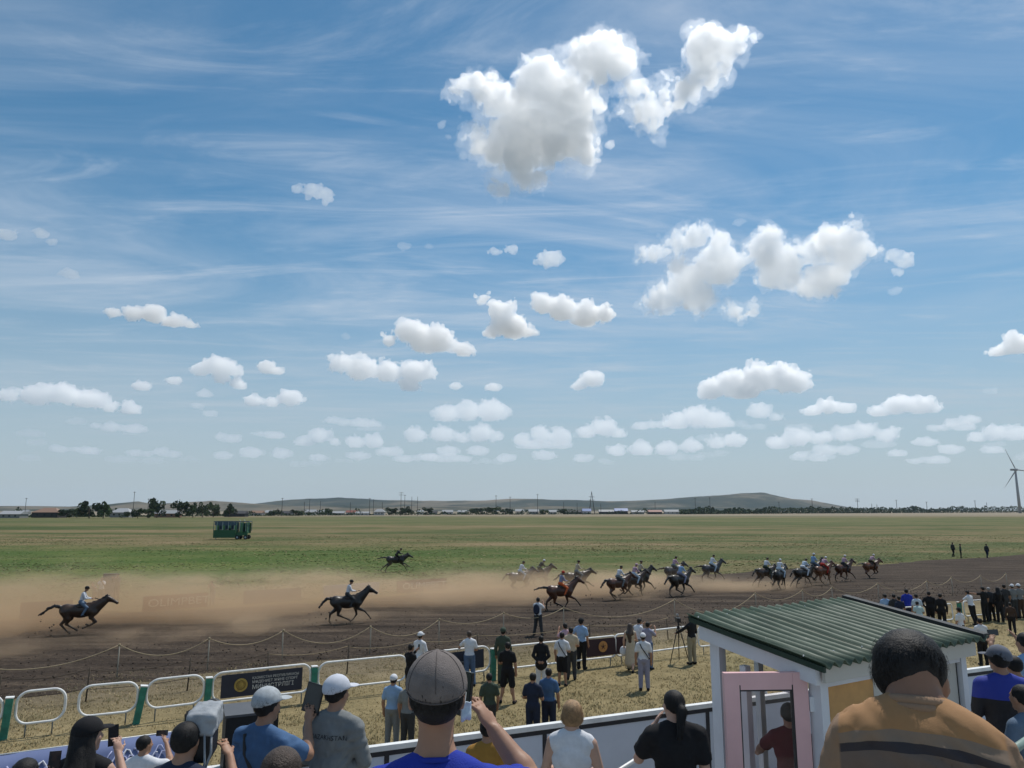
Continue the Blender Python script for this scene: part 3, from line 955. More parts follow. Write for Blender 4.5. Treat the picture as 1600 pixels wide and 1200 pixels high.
    P = [(38, 778, 809, 1, 'pole beside the pale roofed house'), (207, 768, 809, 1, 'tall slanting dark pole near the white hip roofed house'), (230, 779, 808, 1, 'pole left of the dark tall tree'), (279, 780, 808, 0, 'thin pole over the barn trees'),
         (440, 778, 806, 1, 'lone tall pole left of the cottages'), (475, 784, 805, 0, 'first of two short poles by the white cottage'), (483, 780, 805, 1, 'second of two short poles by the white cottage'), (500, 783, 805, 0, 'thin pole behind the grey cottage'), (547, 785, 805, 0, 'thin pole at the red roofed cottage'),
         (577, 778, 805, 1, 'pole left of the steep white roof'), (583, 780, 805, 0, 'thin pole close to the steep white roof'), (597, 785, 804.5, 0, 'low pole over the steep white roof'), (626, 769, 806, 2, 'tallest pole with two crossarms'), (632, 773, 805, 1, 'pole just beside the tallest one'), (643, 776, 805, 0, 'thin pole between the tall ones'), (652, 776, 806, 0, 'bare pole by the small white house'),
         (775, 774, 804, 1, 'pole rising from the thicket'), (797, 776, 804, 1, 'pole at the end of the thicket'), (840, 772, 804, 1, 'tall pole at the village centre'), (881, 784, 803.5, 0, 'short pole left of the pylon'), (902, 786, 803.5, 0, 'thin pole over the long dark store'), (939, 787, 803.5, 0, 'short pole right of the pylon'),
         (1024, 784, 803, 0, 'pole over the red barn'), (1087, 778, 803, 1, 'first tall pole past the village'), (1110, 777, 803, 1, 'second tall pole past the village'), (1218, 784, 802, 1, 'pole below the highest hill'), (1270, 779, 802, 1, 'pole on the falling side of the hill'), (1341, 779, 801, 3, 'pole with three crossarms at the hill foot'),
         (1363, 787, 800.5, 0, 'first of two low poles past the hill'), (1371, 788, 800.5, 0, 'second of two low poles past the hill'), (1402, 781, 801, 1, 'tall pole left of the single tree'), (1449, 784, 800.5, 1, 'pole right of the single tree'), (1525, 782, 800.5, 1, 'pole left of the wind turbine, the taller one'), (1543, 785, 800.5, 0, 'pole nearest the wind turbine')]
    for p in P: pole(*p)
    # lattice pylon
    g = ground(925, 803); s = g.y / FPX; h = at_depth(925, 768, g.y).z
    o = tag(empty('pylon', g), 'lattice power pylon above the blue roofed houses', 'pylon')
    b = 4.2 * s
    for sx, sy in ((-1, -1), (1, -1), (1, 1), (-1, 1)):
        MB().tube([(sx * b, sy * b, 0), (sx * b * 0.25, sy * b * 0.25, h * 0.75), (0, 0, h)], 0.35 * s, 5).build('leg', M_POLE, o)
    for z, q in ((0.15, 0.87), (0.35, 0.68), (0.55, 0.48), (0.75, 0.27)):
        w = b * q
        MB().tube([(-w, -w, h * z), (w, -w, h * z), (w, w, h * z), (-w, w, h * z)], 0.22 * s, 4, closed=True).build('brace', M_POLE, o)
    for z in (0.62, 0.76): MB().box((0, 0, h * z), (9 * s, 0.4 * s, 0.5 * s)).build('crossarm', M_POLE, o)
    # the long dark row of trees on the horizon: one mass
    V = []; F = []
    r = np.random.RandomState(5)
    xs = r.uniform(1062, 1640, 9000)
    g0 = np.array([ground(x, 802.6 - (x - 1062) / 540 * 1.6) for x in xs[:1]])
    dep = np.interp(xs, [1062, 1300, 1640], [1050, 1350, 1900]) + r.uniform(-30, 30, len(xs))
    hgt = np.interp(xs, [1062, 1130, 1200, 1300, 1400, 1640], [7, 9, 9, 9.5, 11, 15]) * (0.75 + 0.4 * np.abs(vnoise(np.stack([xs / 7, xs * 0, xs * 0], 1), 3)) + 0.25 * vnoise(np.stack([xs / 25, xs * 0, xs * 0], 1), 9))
    X = (xs - 800) / FPX * dep * 0.985
    Z = hgt * r.uniform(0.02, 1.0, len(xs)) ** 1.2
    p = np.stack([X, dep, Z], 1)
    a = r.normal(size=(len(xs), 3)); a /= np.linalg.norm(a, axis=1)[:, None]
    b_ = np.cross(a, r.normal(size=(len(xs), 3))); b_ /= np.linalg.norm(b_, axis=1)[:, None]
    sz = r.uniform(0.8, 1.9, len(xs))[:, None]
    V = np.stack([p - a * sz, p + b_ * sz, p + a * sz, p - b_ * sz], 1).reshape(-1, 3)
    tag(link_mesh('treeline', to_mesh('treeline', V, np.arange(len(V)).reshape(-1, 4), smooth=False), M_LEAF[0]), 'long dark row of trees along the horizon', 'trees', kind='stuff')
    # gardens and hedges between the houses: a low dark mass
    n = 7000
    xs = r.uniform(-60, 1075, n)
    yy = np.interp(xs, [-60, 380, 640, 1075], [809.2, 806.5, 804.6, 803.4])
    dep = np.array([ground(0, q).y for q in yy]) + r.uniform(4, 60, n)
    hg = np.clip(2.2 + 3.4 * vnoise(np.stack([xs / 9, xs * 0, xs * 0], 1), 13) + 2.0 * vnoise(np.stack([xs / 31, xs * 0, xs * 0], 1), 17), 0.5, 7) * np.interp(dep, [500, 900], [1.0, 1.5])
    p = np.stack([(xs - 800) / FPX * dep * 0.985, dep, hg * r.uniform(0.0, 1.0, n) ** 1.2], 1)
    a = r.normal(size=(n, 3)); a /= np.linalg.norm(a, axis=1)[:, None]
    b_ = np.cross(a, r.normal(size=(n, 3))); b_ /= np.linalg.norm(b_, axis=1)[:, None]
    sz = r.uniform(0.5, 1.2, n)[:, None]
    V = np.stack([p - a * sz, p + b_ * sz, p + a * sz, p - b_ * sz], 1).reshape(-1, 3)
    tag(link_mesh('hedges', to_mesh('hedges', V, np.arange(len(V)).reshape(-1, 4), smooth=False), M_LEAF[0]), 'dark low hedges and gardens between the village houses', 'hedges', kind='stuff')
    # wind turbine
    g = ground(1594, 801); g.y = 1450.0; g.x = (1594 - 800) / FPX * 1450 * 0.985; g.z = 0
    s = g.y / FPX
    hub = at_depth(1590, 735, g.y)
    o = tag(empty('wind_turbine', g), 'tall grey wind turbine at the edge of the plain', 'wind turbine')
    MT = mat('turbine_paint', (0.30, 0.31, 0.32), 0.5)
    hz = hub.z
    MB().tube([(0, 0, 0), (0, 0, hz * 0.5), (0, 0, hz)], 2.3 * s, 14, r2=1.4 * s).build('tower', MT, o, True)
    MB().box((-2.0 * s, 0, hz + 1.0 * s), (10 * s, 3 * s, 3 * s)).build('nacelle', MT, o)
    hc = Vector((-1.0 * s, -3.4 * s, hz + 0.8 * s))
    MB().tube([hc + Vector((0, -1.6 * s, 0)), hc, hc + Vector((0, 1.6 * s, 0))], 1.9 * s, 12).build('hub', MT, o, True)
    for ang in (113, 233, 353):
        a = R(ang); d = Vector((math.cos(a), 0, math.sin(a))); sd = Vector((-d.z, 0, d.x))
        L = 35 * s
        bm_ = MB()
        pts = [(0.02, 0.9), (0.12, 1.5), (0.3, 1.3), (0.6, 0.85), (0.85, 0.5), (1.0, 0.12)]
        vs = []
        for q, w in pts:
            c = hc + d * (L * q)
            vs += [c - sd * w * s * 0.5, c + Vector((0, -0.35 * s, 0)), c + sd * w * s * 0.75, c + Vector((0, 0.35 * s, 0))]
        fs = []
        for i in range(len(pts) - 1):
            for j in range(4): fs.append((i * 4 + j, i * 4 + (j + 1) % 4, i * 4 + 4 + (j + 1) % 4, i * 4 + 4 + j))
        fs += [(0, 1, 2, 3), (23, 22, 21, 20)]
        bm_.add(vs, fs).build('blade', MT, o, True)


build_village()


# ------------------------------------------------------------------ starting gate standing out on the field
def build_gate():
    g = ground(360, 843)
    s = g.y / FPX
    W, Ht = 52 * s, 28 * s
    o = tag(empty('starting_gate', g, R(6)), 'green and blue wheeled horse starting gate out on the grass', 'starting gate')
    MG = mat('gate_green', (0.022, 0.105, 0.050), 0.6); MBl = mat('gate_blue', (0.050, 0.095, 0.145), 0.6); MD = mat('gate_tyre', (0.02, 0.02, 0.02), 0.9); MS = mat('gate_steel', (0.30, 0.38, 0.42), 0.5)
    x0 = -W / 2; x1 = W / 2; xs = x0 + W * 0.63
    D = 2.6
    MB().box(((x0 + xs) / 2, 0, Ht * 0.30), (xs - x0, 0.08, Ht * 0.42)).build('side_panel', MG, o)
    MB().box(((x0 + xs) / 2, D, Ht * 0.30), (xs - x0, 0.08, Ht * 0.42)).build('side_panel', MG, o)
    MB().box(((xs + x1) / 2, 0.1, Ht * 0.30), (x1 - xs - 0.3, 0.08, Ht * 0.18)).build('rear_panel', MG, o)
    n = 12
    for i in range(n + 1):
        x = x0 + (x1 - x0) * i / n
        for y in (0.06, D):
            MB().box((x, y, Ht * 0.70), (0.09, 0.09, Ht * 0.52)).build('bar', MS if i % 2 else MBl, o)
    for i in range(8):
        x = x0 + 0.25 + (xs - x0 - 0.3) * i / 7.4
        MB().box((x + 0.15, 0.0, Ht * 0.86), (0.40, 0.06, Ht * 0.20)).build('stall_number_board', MBl, o)
    for y in (0.0, D):
        MB().box((0, y, Ht * 0.965), (W, 0.12, 0.14)).build('top_rail', MBl, o)
    for i in range(6):
        x = x0 + 0.4 + (W - 0.8) * i / 5
        MB().box((x, D / 2, Ht * 0.62), (0.05, D - 0.3, Ht * 0.6)).build('stall_divider', MG, o)
    MB().box(((x0 + xs) / 2, D - 0.1, Ht * 0.72), (xs - x0, 0.05, Ht * 0.40)).build('rear_panel', MBl, o)
    MB().box(((xs + x1) / 2, D - 0.1, Ht * 0.60), (x1 - xs - 0.2, 0.05, Ht * 0.55)).build('rear_panel', MG, o)
    for x in (x0 + 0.05, 0, x1 - 0.05):
        MB().box((x, D / 2, Ht * 0.965), (0.12, D, 0.12)).build('roof_beam', MBl, o)
    for x in (xs + 0.4, x1 - 0.5):
        for y in (0.05, D - 0.05):
            w = MB().disc((x, y, 0.42), 0.42, (0, 1, 0), 0.3, 16).build('wheel', MD, o)
            MB().disc((x, y - 0.16 if y < 1 else y + 0.16, 0.42), 0.2, (0, 1, 0), 0.05, 12).build('rim', MS, w)
    MB().box(((x0 + x1) / 2, D / 2, Ht * 0.1 + 0.12), (W * 0.98, 0.3, 0.14)).build('chassis', MD, o)
    for x in (x0 + 0.2, xs - 0.1): MB().box((x, D / 2, 0.2), (0.12, 0.12, 0.4)).build('leg', MS, o)
    for dx in (0.0, 0.9): MB().tube([(x1 - 1.6 + dx, 0, Ht * 0.96), (x1 - 1.9 + dx, 0.2, Ht * 1.08)], 0.05, 5).build('arm', MS, o)


build_gate()
# ------------------------------------------------------------------ rails along the track
RL0 = Vector((-6.08, 23.88, 0)); RLD = Vector((1, 0.543, 0)).normalized(); RLN = Vector((-RLD.y, RLD.x, 0))
RL_ANG = math.atan2(RLD.y, RLD.x)


def on_plane(px, py, p0=None, d=None):
    """where the line of sight meets the upright plane through the rail: (distance along, height)"""
    p0 = RL0 if p0 is None else p0; d = RLD if d is None else d
    n = Vector((-d.y, d.x, 0)); r = ray(px, py); c = Vector((0, 0, CAM_H))
    t = (p0 - c).dot(n) / r.dot(n)
    q = c + r * t
    return (q - p0).dot(d), q.z


def rl(s, z=0.0, off=0.0, p0=None): return (RL0 if p0 is None else p0) + RLD * s + RLN * off + Vector((0, 0, z))


M_WHITE = mat('white_enamel', (0.78, 0.78, 0.76), 0.4, 0.16, 4.0)
M_GREEN = mat('green_post_paint', (0.035, 0.21, 0.15), 0.5, 0.3, 5.0)
M_NAVY = mat('navy_board', (0.028, 0.034, 0.055), 0.55, 0.12, 2.0)
M_MAROON = mat('maroon_board', (0.040, 0.018, 0.026), 0.55, 0.12, 2.0)
M_GOLD = mat('gold_print', (0.40, 0.28, 0.07), 0.55, 0.25, 9.0)
M_INK = mat('white_print', (0.62, 0.62, 0.60), 0.6)
M_ORANGE = mat('orange_print', (0.52, 0.25, 0.08), 0.6)


def hoop_mesh(s0, s1, z0, z1, rad, r=0.035):
    pts = []
    for cx, cz, a0 in ((s1 - rad, z1 - rad, 0), (s0 + rad, z1 - rad, 90), (s0 + rad, z0 + rad, 180), (s1 - rad, z0 + rad, 270)):
        for k in range(7):
            a = R(a0 + 15 * k)
            pts.append((cx + rad * math.cos(a), 0, cz + rad * math.sin(a)))
    return MB().tube(pts, r, 8, closed=True)


def panel(xl, xr, lab, board=None, z=(0.33, 1.12), rad=0.3):
    s0 = on_plane(xl, 1060)[0]; s1 = on_plane(xr, 1060)[0]
    o = tag(empty('rail_panel', rl(s0), RL_ANG), lab, 'railing', 'white hoop rail panels along the track')
    jr = random.Random(int(xl * 7 + 3))
    o.rotation_euler = (R(jr.uniform(-3.5, 3.5)), R(jr.uniform(-0.7, 0.7)), RL_ANG + R(jr.uniform(-1.2, 1.2)))
    z = (z[0] + jr.uniform(-0.03, 0.03), z[1] + jr.uniform(-0.03, 0.03))
    hoop_mesh(0, s1 - s0, z[0], z[1], rad * jr.uniform(0.9, 1.1)).build('hoop', M_WHITE, o, True)
    for x in (0.25, s1 - s0 - 0.25):
        MB().tube([(x, 0.0, -0.05), (x, 0.0, z[0] + 0.02)], 0.02, 6).build('foot', mat('rail_foot', (0.20, 0.20, 0.18), 0.6), o, True)
    return o, s0, s1


def build_rails():
    panel(-32, 10, 'white hoop rail panel cut by the picture edge, first of the row')
    panel(30, 106, 'second white hoop rail panel, right of the first green post')
    panel(126, 217, 'third white hoop rail panel, ending at a leaning green post')
    panel(231, 320, 'fourth white hoop rail panel above the covered camera')
    o, s0, s1 = panel(333, 485, 'long white hoop rail panel framing the dark blue sign with gold emblem')
    sign_ministry(o, 346, 472, s0)
    panel(497, 636, 'empty long white hoop rail panel right of the blue sign')
    o, s0, s1 = panel(650, 767, 'white hoop rail panel framing the plain navy sign')
    a = on_plane(664, 1020)[0] - s0; b = on_plane(757, 1020)[0] - s0
    brd = MB().box(((a + b) / 2, -0.02, 0.73), (b - a, 0.02, 0.60)).build('sign_board', M_NAVY, o)
    for k, tx in enumerate(('АСТАНА ҚАЛАСЫ', 'ӘКІМДІГІ', '2024')):
        pass
    text('lettering', 'ҰЛТТЫҚ СПОРТ', 0.085, M_INK, brd, ((a + b) / 2 + 0.1, -0.034, 0.66), (R(90), 0, 0), 'LEFT')
    text('lettering', 'ТҮРЛЕРІ', 0.085, M_INK, brd, ((a + b) / 2 + 0.1, -0.034, 0.56), (R(90), 0, 0), 'LEFT')
    # long straight rails further on
    for xl, xr, lab in ((782, 962, 'long white double rail left of the maroon sign'), (964, 1092, 'white double rail by the camera tripod'), (1094, 1330, 'white double rail hidden behind the green roof'), (1332, 1500, 'white double rail with people in front, left of the far green post'), (1518, 1680, 'far white double rail past the last green post')):
        panel(xl, xr, lab, z=(0.30, 1.08), rad=0.16)
    s0 = on_plane(915, 1000)[0]; s1 = on_plane(977, 1000)[0]
    o = tag(empty('sign_board', rl(s0, 0.0, -0.06), RL_ANG), 'maroon sign with orange round emblem hung on the rail', 'sign')
    L = s1 - s0
    MB().box((L / 2, 0, 0.72), (L, 0.02, 0.62)).build('board', M_MAROON, o)
    MB().disc((L * 0.40, -0.014, 0.74), 0.20, (0, 1, 0), 0.012, 28).build('emblem', M_ORANGE, o)
    e = MB()
    for k in range(5):
        a = R(72 * k + 90); e.tube([(L * 0.40, -0.026, 0.74), (L * 0.40 + 0.12 * math.cos(a), -0.026, 0.74 + 0.12 * math.sin(a))], 0.018, 5, r2=0.006)
    e.build('emblem_mark', M_MAROON, o)
    # posts
    for x, lab, lean, hgt in ((15, 'green square post nearest the picture edge', 3, 1.12), (218, 'leaning green square post between the hoop panels', 8, 1.08), (325, 'green square post left of the blue sign', 2, 1.12), (489, 'green square post right of the blue sign', 2, 1.14), (770, 'green square post right of the navy sign', 1, 1.14), (1510, 'far green post among the crowd', 0, 1.15)):
        s = on_plane(x, 1060)[0]
        hgt -= 0.10
        o = tag(empty('fence_post', rl(s, 0, 0.0), RL_ANG), lab, 'post', 'green posts of the white railing')
        p = MB().box((0, 0, hgt / 2 - 0.1), (0.17, 0.17, hgt + 0.2)).build('post', M_GREEN, o)
        MB().box((0, 0, hgt + 0.005), (0.19, 0.19, 0.03)).build('cap', M_WHITE, o)
        o.rotation_euler = (0, R(lean), RL_ANG)


def sign_ministry(o, xl, xr, s0):
    a = on_plane(xl, 1060)[0] - s0; b = on_plane(xr, 1060)[0] - s0
    W = b - a; zc = 0.73; Hh = 0.64
    brd = MB().box(((a + b) / 2, -0.02, zc), (W, 0.02, Hh)).build('sign_board', M_NAVY, o)
    brd['label'] = 'dark blue board with gold emblem and white lettering'
    cx = a + W * 0.235
    MB().disc((cx, -0.036, zc), 0.19, (0, 1, 0), 0.012, 32).build('emblem', M_GOLD, brd)
    ring = MB()
    ring.tube([(cx + 0.125 * math.cos(R(12 * k)), -0.044, zc + 0.125 * math.sin(R(12 * k))) for k in range(30)], 0.008, 5, closed=True)
    for k in range(16):
        t = R(22.5 * k); ring.tube([(cx + 0.07 * math.cos(t), -0.044, zc + 0.07 * math.sin(t)), (cx + 0.115 * math.cos(t), -0.044, zc + 0.115 * math.sin(t))], 0.006, 4)
    ring.build('emblem_mark', mat('dark_gold_print', (0.16, 0.11, 0.035), 0.6), brd)
    x = a + W * 0.37
    for k, (tx, sz, z) in enumerate((('ҚАЗАҚСТАН РЕСПУБЛИКАСЫ', 0.098, 0.16), ('МӘДЕНИЕТ ЖӘНЕ СПОРТ', 0.105, 0.045), ('МИНИСТРЛІГІ', 0.165, -0.10))):
        w_est = {0: 0.060, 1: 0.066, 2: 0.111}[k] * len(tx)
        text('lettering', tx, sz, M_INK, brd, (x, -0.034, zc + z), (R(90), 0, 0), 'LEFT', 0.003, sx=(W * 0.53) / w_est)


def build_rope():
    MR = mat('rope_fibre', (0.40, 0.32, 0.20), 0.9); MP = mat('thin_post', (0.36, 0.34, 0.28), 0.8); MDk = mat('dark_stake', (0.075, 0.06, 0.045), 0.9)
    base = [(180, 1048), (320, 1043), (437, 1031), (565, 1016), (672, 1004), (770, 996), (862, 985), (1030, 968), (1168, 958), (1235, 951), (1300, 948), (1372, 941), (1447, 934), (1492, 930), (1537, 926), (1579, 922)]
    G = [ground(x, y) for x, y in base]
    # settle them on one line beside the track
    us = [g.dot(TE) for g in G]
    G = [tv(u, 30.3 + 0.15 * math.sin(u)) for u in us]
    r = random.Random(3)
    where = ['before the covered camera', 'behind the fourth hoop panel', 'above the blue sign with emblem', 'above the empty long hoop panel', 'behind the man in white by the navy sign', 'behind the officer in green', 'right of the man with the backpack', 'behind the maroon sign', 'left of the cabin roof', 'above the cabin roof, first', 'above the cabin roof, second', 'above the cabin roof, third', 'above the far crowd, first', 'above the far crowd, second', 'above the far crowd, third', 'nearest the picture edge above the crowd']
    tops = []
    for g, w in zip(G, where):
        h = 1.15 + r.uniform(-0.05, 0.08)
        o = tag(empty('rope_post', g), 'thin pale rope post ' + w, 'post', 'thin posts holding the rope beside the track')
        MB().tube([(0, 0, -0.1), (r.uniform(-.03, .03), 0, h)], 0.022, 6, r2=0.016).build('stake', MP, o, True)
        MB().tube([(0, 0, h - 0.06), (0, 0, h + 0.02)], 0.034, 8).build('cap', MR, o, True)
        tops.append(g + Vector((0, 0, h - 0.02)))
    names = ['from the edge of the picture', 'over the dark soil past the first post', 'above the fourth hoop panel', 'above the blue sign', 'above the empty long hoop panel', 'above the navy sign', 'by the officer in green', 'behind the man with the backpack', 'above the maroon sign', 'left of the cabin roof', 'over the roof, first span', 'over the roof, second span', 'over the roof, third span', 'above the far crowd, first span', 'above the far crowd, second span', 'above the far crowd, third span', 'x']
    first = tops[0] - TE * 5
    for i, (a, b) in enumerate(zip([first] + tops[:-1], tops)):
        sag = (0.09 * (b - a).length + 0.12) * r.uniform(0.72, 1.35)
        pts = [a.lerp(b, k / 14) - Vector((0, 0, sag * 4 * (k / 14) * (1 - k / 14))) for k in range(15)]
        tag(MB().tube(pts, 0.016, 6).build('rope', MR, None, True), 'slack pale rope ' + names[i], 'rope', 'rope spans beside the track')
    # second, lower line on short dark stakes nearer the rail
    st = [(-20, 1118), (138, 1092), (315, 1077), (455, 1056), (590, 1043), (716, 1028), (813, 1018), (1000, 998), (1130, 985)]
    G2 = [rl(on_plane(x, 1040)[0], 0, 3.4) for x, y in st]
    w2 = ['near the picture edge', 'inside the third hoop panel', 'inside the fourth hoop panel', 'above the blue sign', 'inside the empty long hoop panel', 'above the navy sign', 'between the officer and the man in black jacket', 'behind the people by the maroon sign', 'beside the cabin roof']
    tp = []
    for g, w in zip(G2, w2):
        h = 1.0 + r.uniform(-.05, .05)
        tag(MB().tube([(0, 0, -0.1), (r.uniform(-.06, .06), 0, h)], 0.026, 6, r2=0.02).build('stake', MDk, None, True, loc=g), 'short dark stake ' + w, 'stake', 'dark stakes with wire behind the railing')
        tp.append(g)
    for i in range(len(tp) - 1):
        wn = 'slack wire from the stake ' + w2[i]
        for j, (z, sg) in enumerate(((0.92, 0.14), (0.36, 0.06))):
            a = tp[i] + Vector((0, 0, z)); b = tp[i + 1] + Vector((0, 0, z + 0.03))
            pts = [a.lerp(b, k / 10) - Vector((0, 0, sg * 4 * (k / 10) * (1 - k / 10))) for k in range(11)]
            tag(MB().tube(pts, 0.010, 5).build('wire', MDk if i < 3 else MR, None, True), wn + (', upper' if j == 0 else ', lower'), 'wire', 'wires behind the railing')


build_rails()
build_rope()


# ------------------------------------------------------------------ sponsor boards on the far side of the track
def far_board(xl, yl, xr, yr, hgt, m, txt, tm, lab, ts=0.5):
    a = ground(xl, yl); b = ground(xr, yr)
    d = (b - a); L = d.length; ang = math.atan2(d.y, d.x)
    o = tag(empty('advertising_board', a, ang), lab, 'board', 'boards on the far side of the track')
    MB().box((L / 2, 0, hgt / 2), (L, 0.05, hgt)).build('board', m, o)
    for x in (0.3, L / 2, L - 0.3): MB().box((x, 0.25, hgt * 0.4), (0.05, 0.5, 0.05)).build('prop', M_POLE, o)
    if txt: text('lettering', txt, ts, tm, o, (L * 0.55, -0.035, hgt * 0.5), (R(90), 0, 0), 'CENTER', 0.004, 1.25)
    return o


M_RED = mat('dark_red_board', (0.17, 0.035, 0.035), 0.6, 0.12, 0.5)
M_PALEB = mat('pale_blue_board', (0.46, 0.50, 0.60), 0.6, 0.08, 0.5)
M_GREYB = mat('grey_board', (0.11, 0.11, 0.13), 0.6, 0.12, 0.5)
far_board(222, 956, 324, 948, 0.85, M_RED, 'OLIMPBET', M_INK, 'dark red board with white lettering in the thick dust', 0.62)
far_board(620, 927, 697, 922, 0.85, M_RED, 'OLIMPBET', M_INK, 'dark red board with white lettering right of the galloping lone horse', 0.62)
far_board(505, 936, 592, 929, 0.85, M_PALEB, None, None, 'pale blue white board behind the lone galloping horse')
far_board(380, 944, 470, 938, 0.80, M_GREYB, None, None, 'dark grey board between the red and the pale one')
far_board(30, 967, 112, 962, 0.85, M_GREYB, None, None, 'dark grey board behind the horse near the picture edge')
# ------------------------------------------------------------------ bodies: smooth union of tapered limbs, meshed as one skin
class Body:
    """list of tapered limbs and ellipsoids, each with a tag that says what covers it there"""
    def __init__(self, k=0.03):
        self.P = []; self.k = k
    def limb(self, a, b, ra, rb, tag, k=None):
        self.P.append(('c', np.array(a, np.float32), np.array(b, np.float32), ra, rb, tag, self.k if k is None else k)); return self
    def ell(self, c, r, tag, rot=None, k=None):
        M = np.eye(3, dtype=np.float32) if rot is None else np.array(rot, np.float32)
        self.P.append(('e', np.array(c, np.float32), np.array(r, np.float32), M, None, tag, self.k if k is None else k)); return self
    def dist(self, q, p):
        if q[0] == 'c':
            a, b, ra, rb = q[1:5]
            ba = b - a; L2 = float(ba @ ba) + 1e-9
            h = np.clip(((p - a) @ ba) / L2, 0, 1)
            d = p - a - h[:, None] * ba
            return np.sqrt(np.einsum('ij,ij->i', d, d)) - (ra + (rb - ra) * h)
        c, r, M = q[1:4]
        e = (p - c) @ M
        f_ = e / r; k0 = np.sqrt(np.einsum('ij,ij->i', f_, f_)); f_ = f_ / r; k1 = np.sqrt(np.einsum('ij,ij->i', f_, f_))
        return np.where(k0 < 1e-4, -float(r.min()), k0 * (k0 - 1) / np.maximum(k1, 1e-6))
    def field(self, p):
        p = p.astype(np.float32); d = None
        use = self.P
        if len(use) > 6 and len(p) > 64:                # only limbs close to this block matter
            a = p.min(0); c = p.max(0); cc = ((a + c) * 0.5)[None]; rad = float(np.linalg.norm(c - a)) * 0.5
            if rad < 0.5:
                if getattr(self, '_n', 0) != len(use):
                    self._n = len(use)
                    self._c = np.array([(q[1] + q[2]) * 0.5 if q[0] == 'c' else q[1] for q in use])
                    self._r = np.array([float(np.linalg.norm(q[2] - q[1])) * 0.5 + max(q[3], q[4]) if q[0] == 'c' else float(q[2].max()) for q in use])
                dd = np.sqrt(((self._c - cc) ** 2).sum(1)) - self._r
                near = [use[i] for i in np.nonzero(dd < rad * 1.2 + 0.08)[0]]
                if near: use = near
        for q in use:
            e = self.dist(q, p)
            if d is None: d = e; continue
            k = q[6]
            h = np.clip(0.5 + 0.5 * (d - e) / k, 0, 1)
            d = d + (e - d) * h - k * h * (1 - h)
        if getattr(self, 'fold', None): d = d + self.fold(p, d)
        return d
    def bounds(self):
        lo = np.full(3, 1e9); hi = -lo
        for q in self.P:
            if q[0] == 'c':
                for c, r in ((q[1], q[3]), (q[2], q[4])): lo = np.minimum(lo, c - r); hi = np.maximum(hi, c + r)
            else:
                r = float(q[2].max()); lo = np.minimum(lo, q[1] - r); hi = np.maximum(hi, q[1] + r)
        return lo - 0.03, hi + 0.03
    def mesh(self, name, h, tags, clip_lo=None):
        lo, hi = self.bounds()
        if clip_lo is not None: lo = np.maximum(lo, np.array(clip_lo))
        v, f = surface(self.field, lo, hi, h, lip=1.25, step=1)
        cen = v[f].mean(1)
        best = None; idx = np.zeros(len(f), int)
        if len({q[5] for q in self.P}) == 1:
            idx[:] = tags.index(self.P[0][5])
        else:
            cen = cen.astype(np.float32); best = np.full(len(f), 1e9, np.float32)
            for q in self.P:
                if q[0] == 'c':
                    a = np.minimum(q[1] - q[3], q[2] - q[4]) - 0.08; c = np.maximum(q[1] + q[3], q[2] + q[4]) + 0.08
                else:
                    r_ = float(q[2].max()) + 0.08; a = q[1] - r_; c = q[1] + r_
                sel = np.nonzero(((cen > a) & (cen < c)).all(1))[0]
                if len(sel) == 0: continue
                e = self.dist(q, cen[sel])
                m = e < best[sel]
                best[sel[m]] = e[m]; idx[sel[m]] = tags.index(q[5])
        return to_mesh(name, v, f, True, idx)
    def only(self, tag, grow=0.0):
        b = Body(self.k)
        b.P = [q for q in self.P if q[5] == tag]
        return b
    def under(self, tags, less):
        b = Body(self.k)
        for q in self.P:
            if q[5] not in tags: b.P.append(q)
            elif q[0] == 'c': b.P.append((q[0], q[1], q[2], max(0.01, q[3] - less), max(0.01, q[4] - less), 'skin', q[6]))
            else: b.P.append((q[0], q[1], np.maximum(q[2] - less, 0.005), q[3], q[4], 'skin', q[6]))
        return b


def rotz(p, a):
    c, s = math.cos(a), math.sin(a); return (p[0] * c - p[1] * s, p[0] * s + p[1] * c, p[2])


TAGS = ['skin', 'hair', 'shirt', 'trousers', 'shoes', 'print']
ARMS = {  # (elbow, wrist, hand end) for the right arm, body facing +Y, 1.75 m tall; the left arm mirrors x
    'down': ((0.245, -0.02, 1.13), (0.25, 0.05, 0.89), (0.245, 0.08, 0.80)),
    'back': ((0.26, -0.11, 1.14), (0.10, -0.17, 0.97), (0.01, -0.175, 0.93)),
    'front': ((0.25, 0.02, 1.14), (0.14, 0.25, 1.10), (0.05, 0.30, 1.12)),
    'phone': ((0.24, 0.16, 1.24), (0.13, 0.33, 1.48), (0.08, 0.38, 1.56)),
    'phone_high': ((0.28, 0.20, 1.38), (0.22, 0.34, 1.62), (0.18, 0.38, 1.70)),
    'hip': ((0.37, -0.05, 1.18), (0.20, 0.03, 1.00), (0.15, 0.08, 0.97)),
    'rail': ((0.30, 0.20, 1.22), (0.34, 0.42, 1.10), (0.34, 0.50, 1.08)),
    'point': ((0.42, 0.08, 1.40), (0.68, 0.12, 1.45), (0.78, 0.14, 1.46)),
    'fold': ((0.27, 0.08, 1.15), (0.06, 0.20, 1.20), (-0.06, 0.19, 1.20)),
}


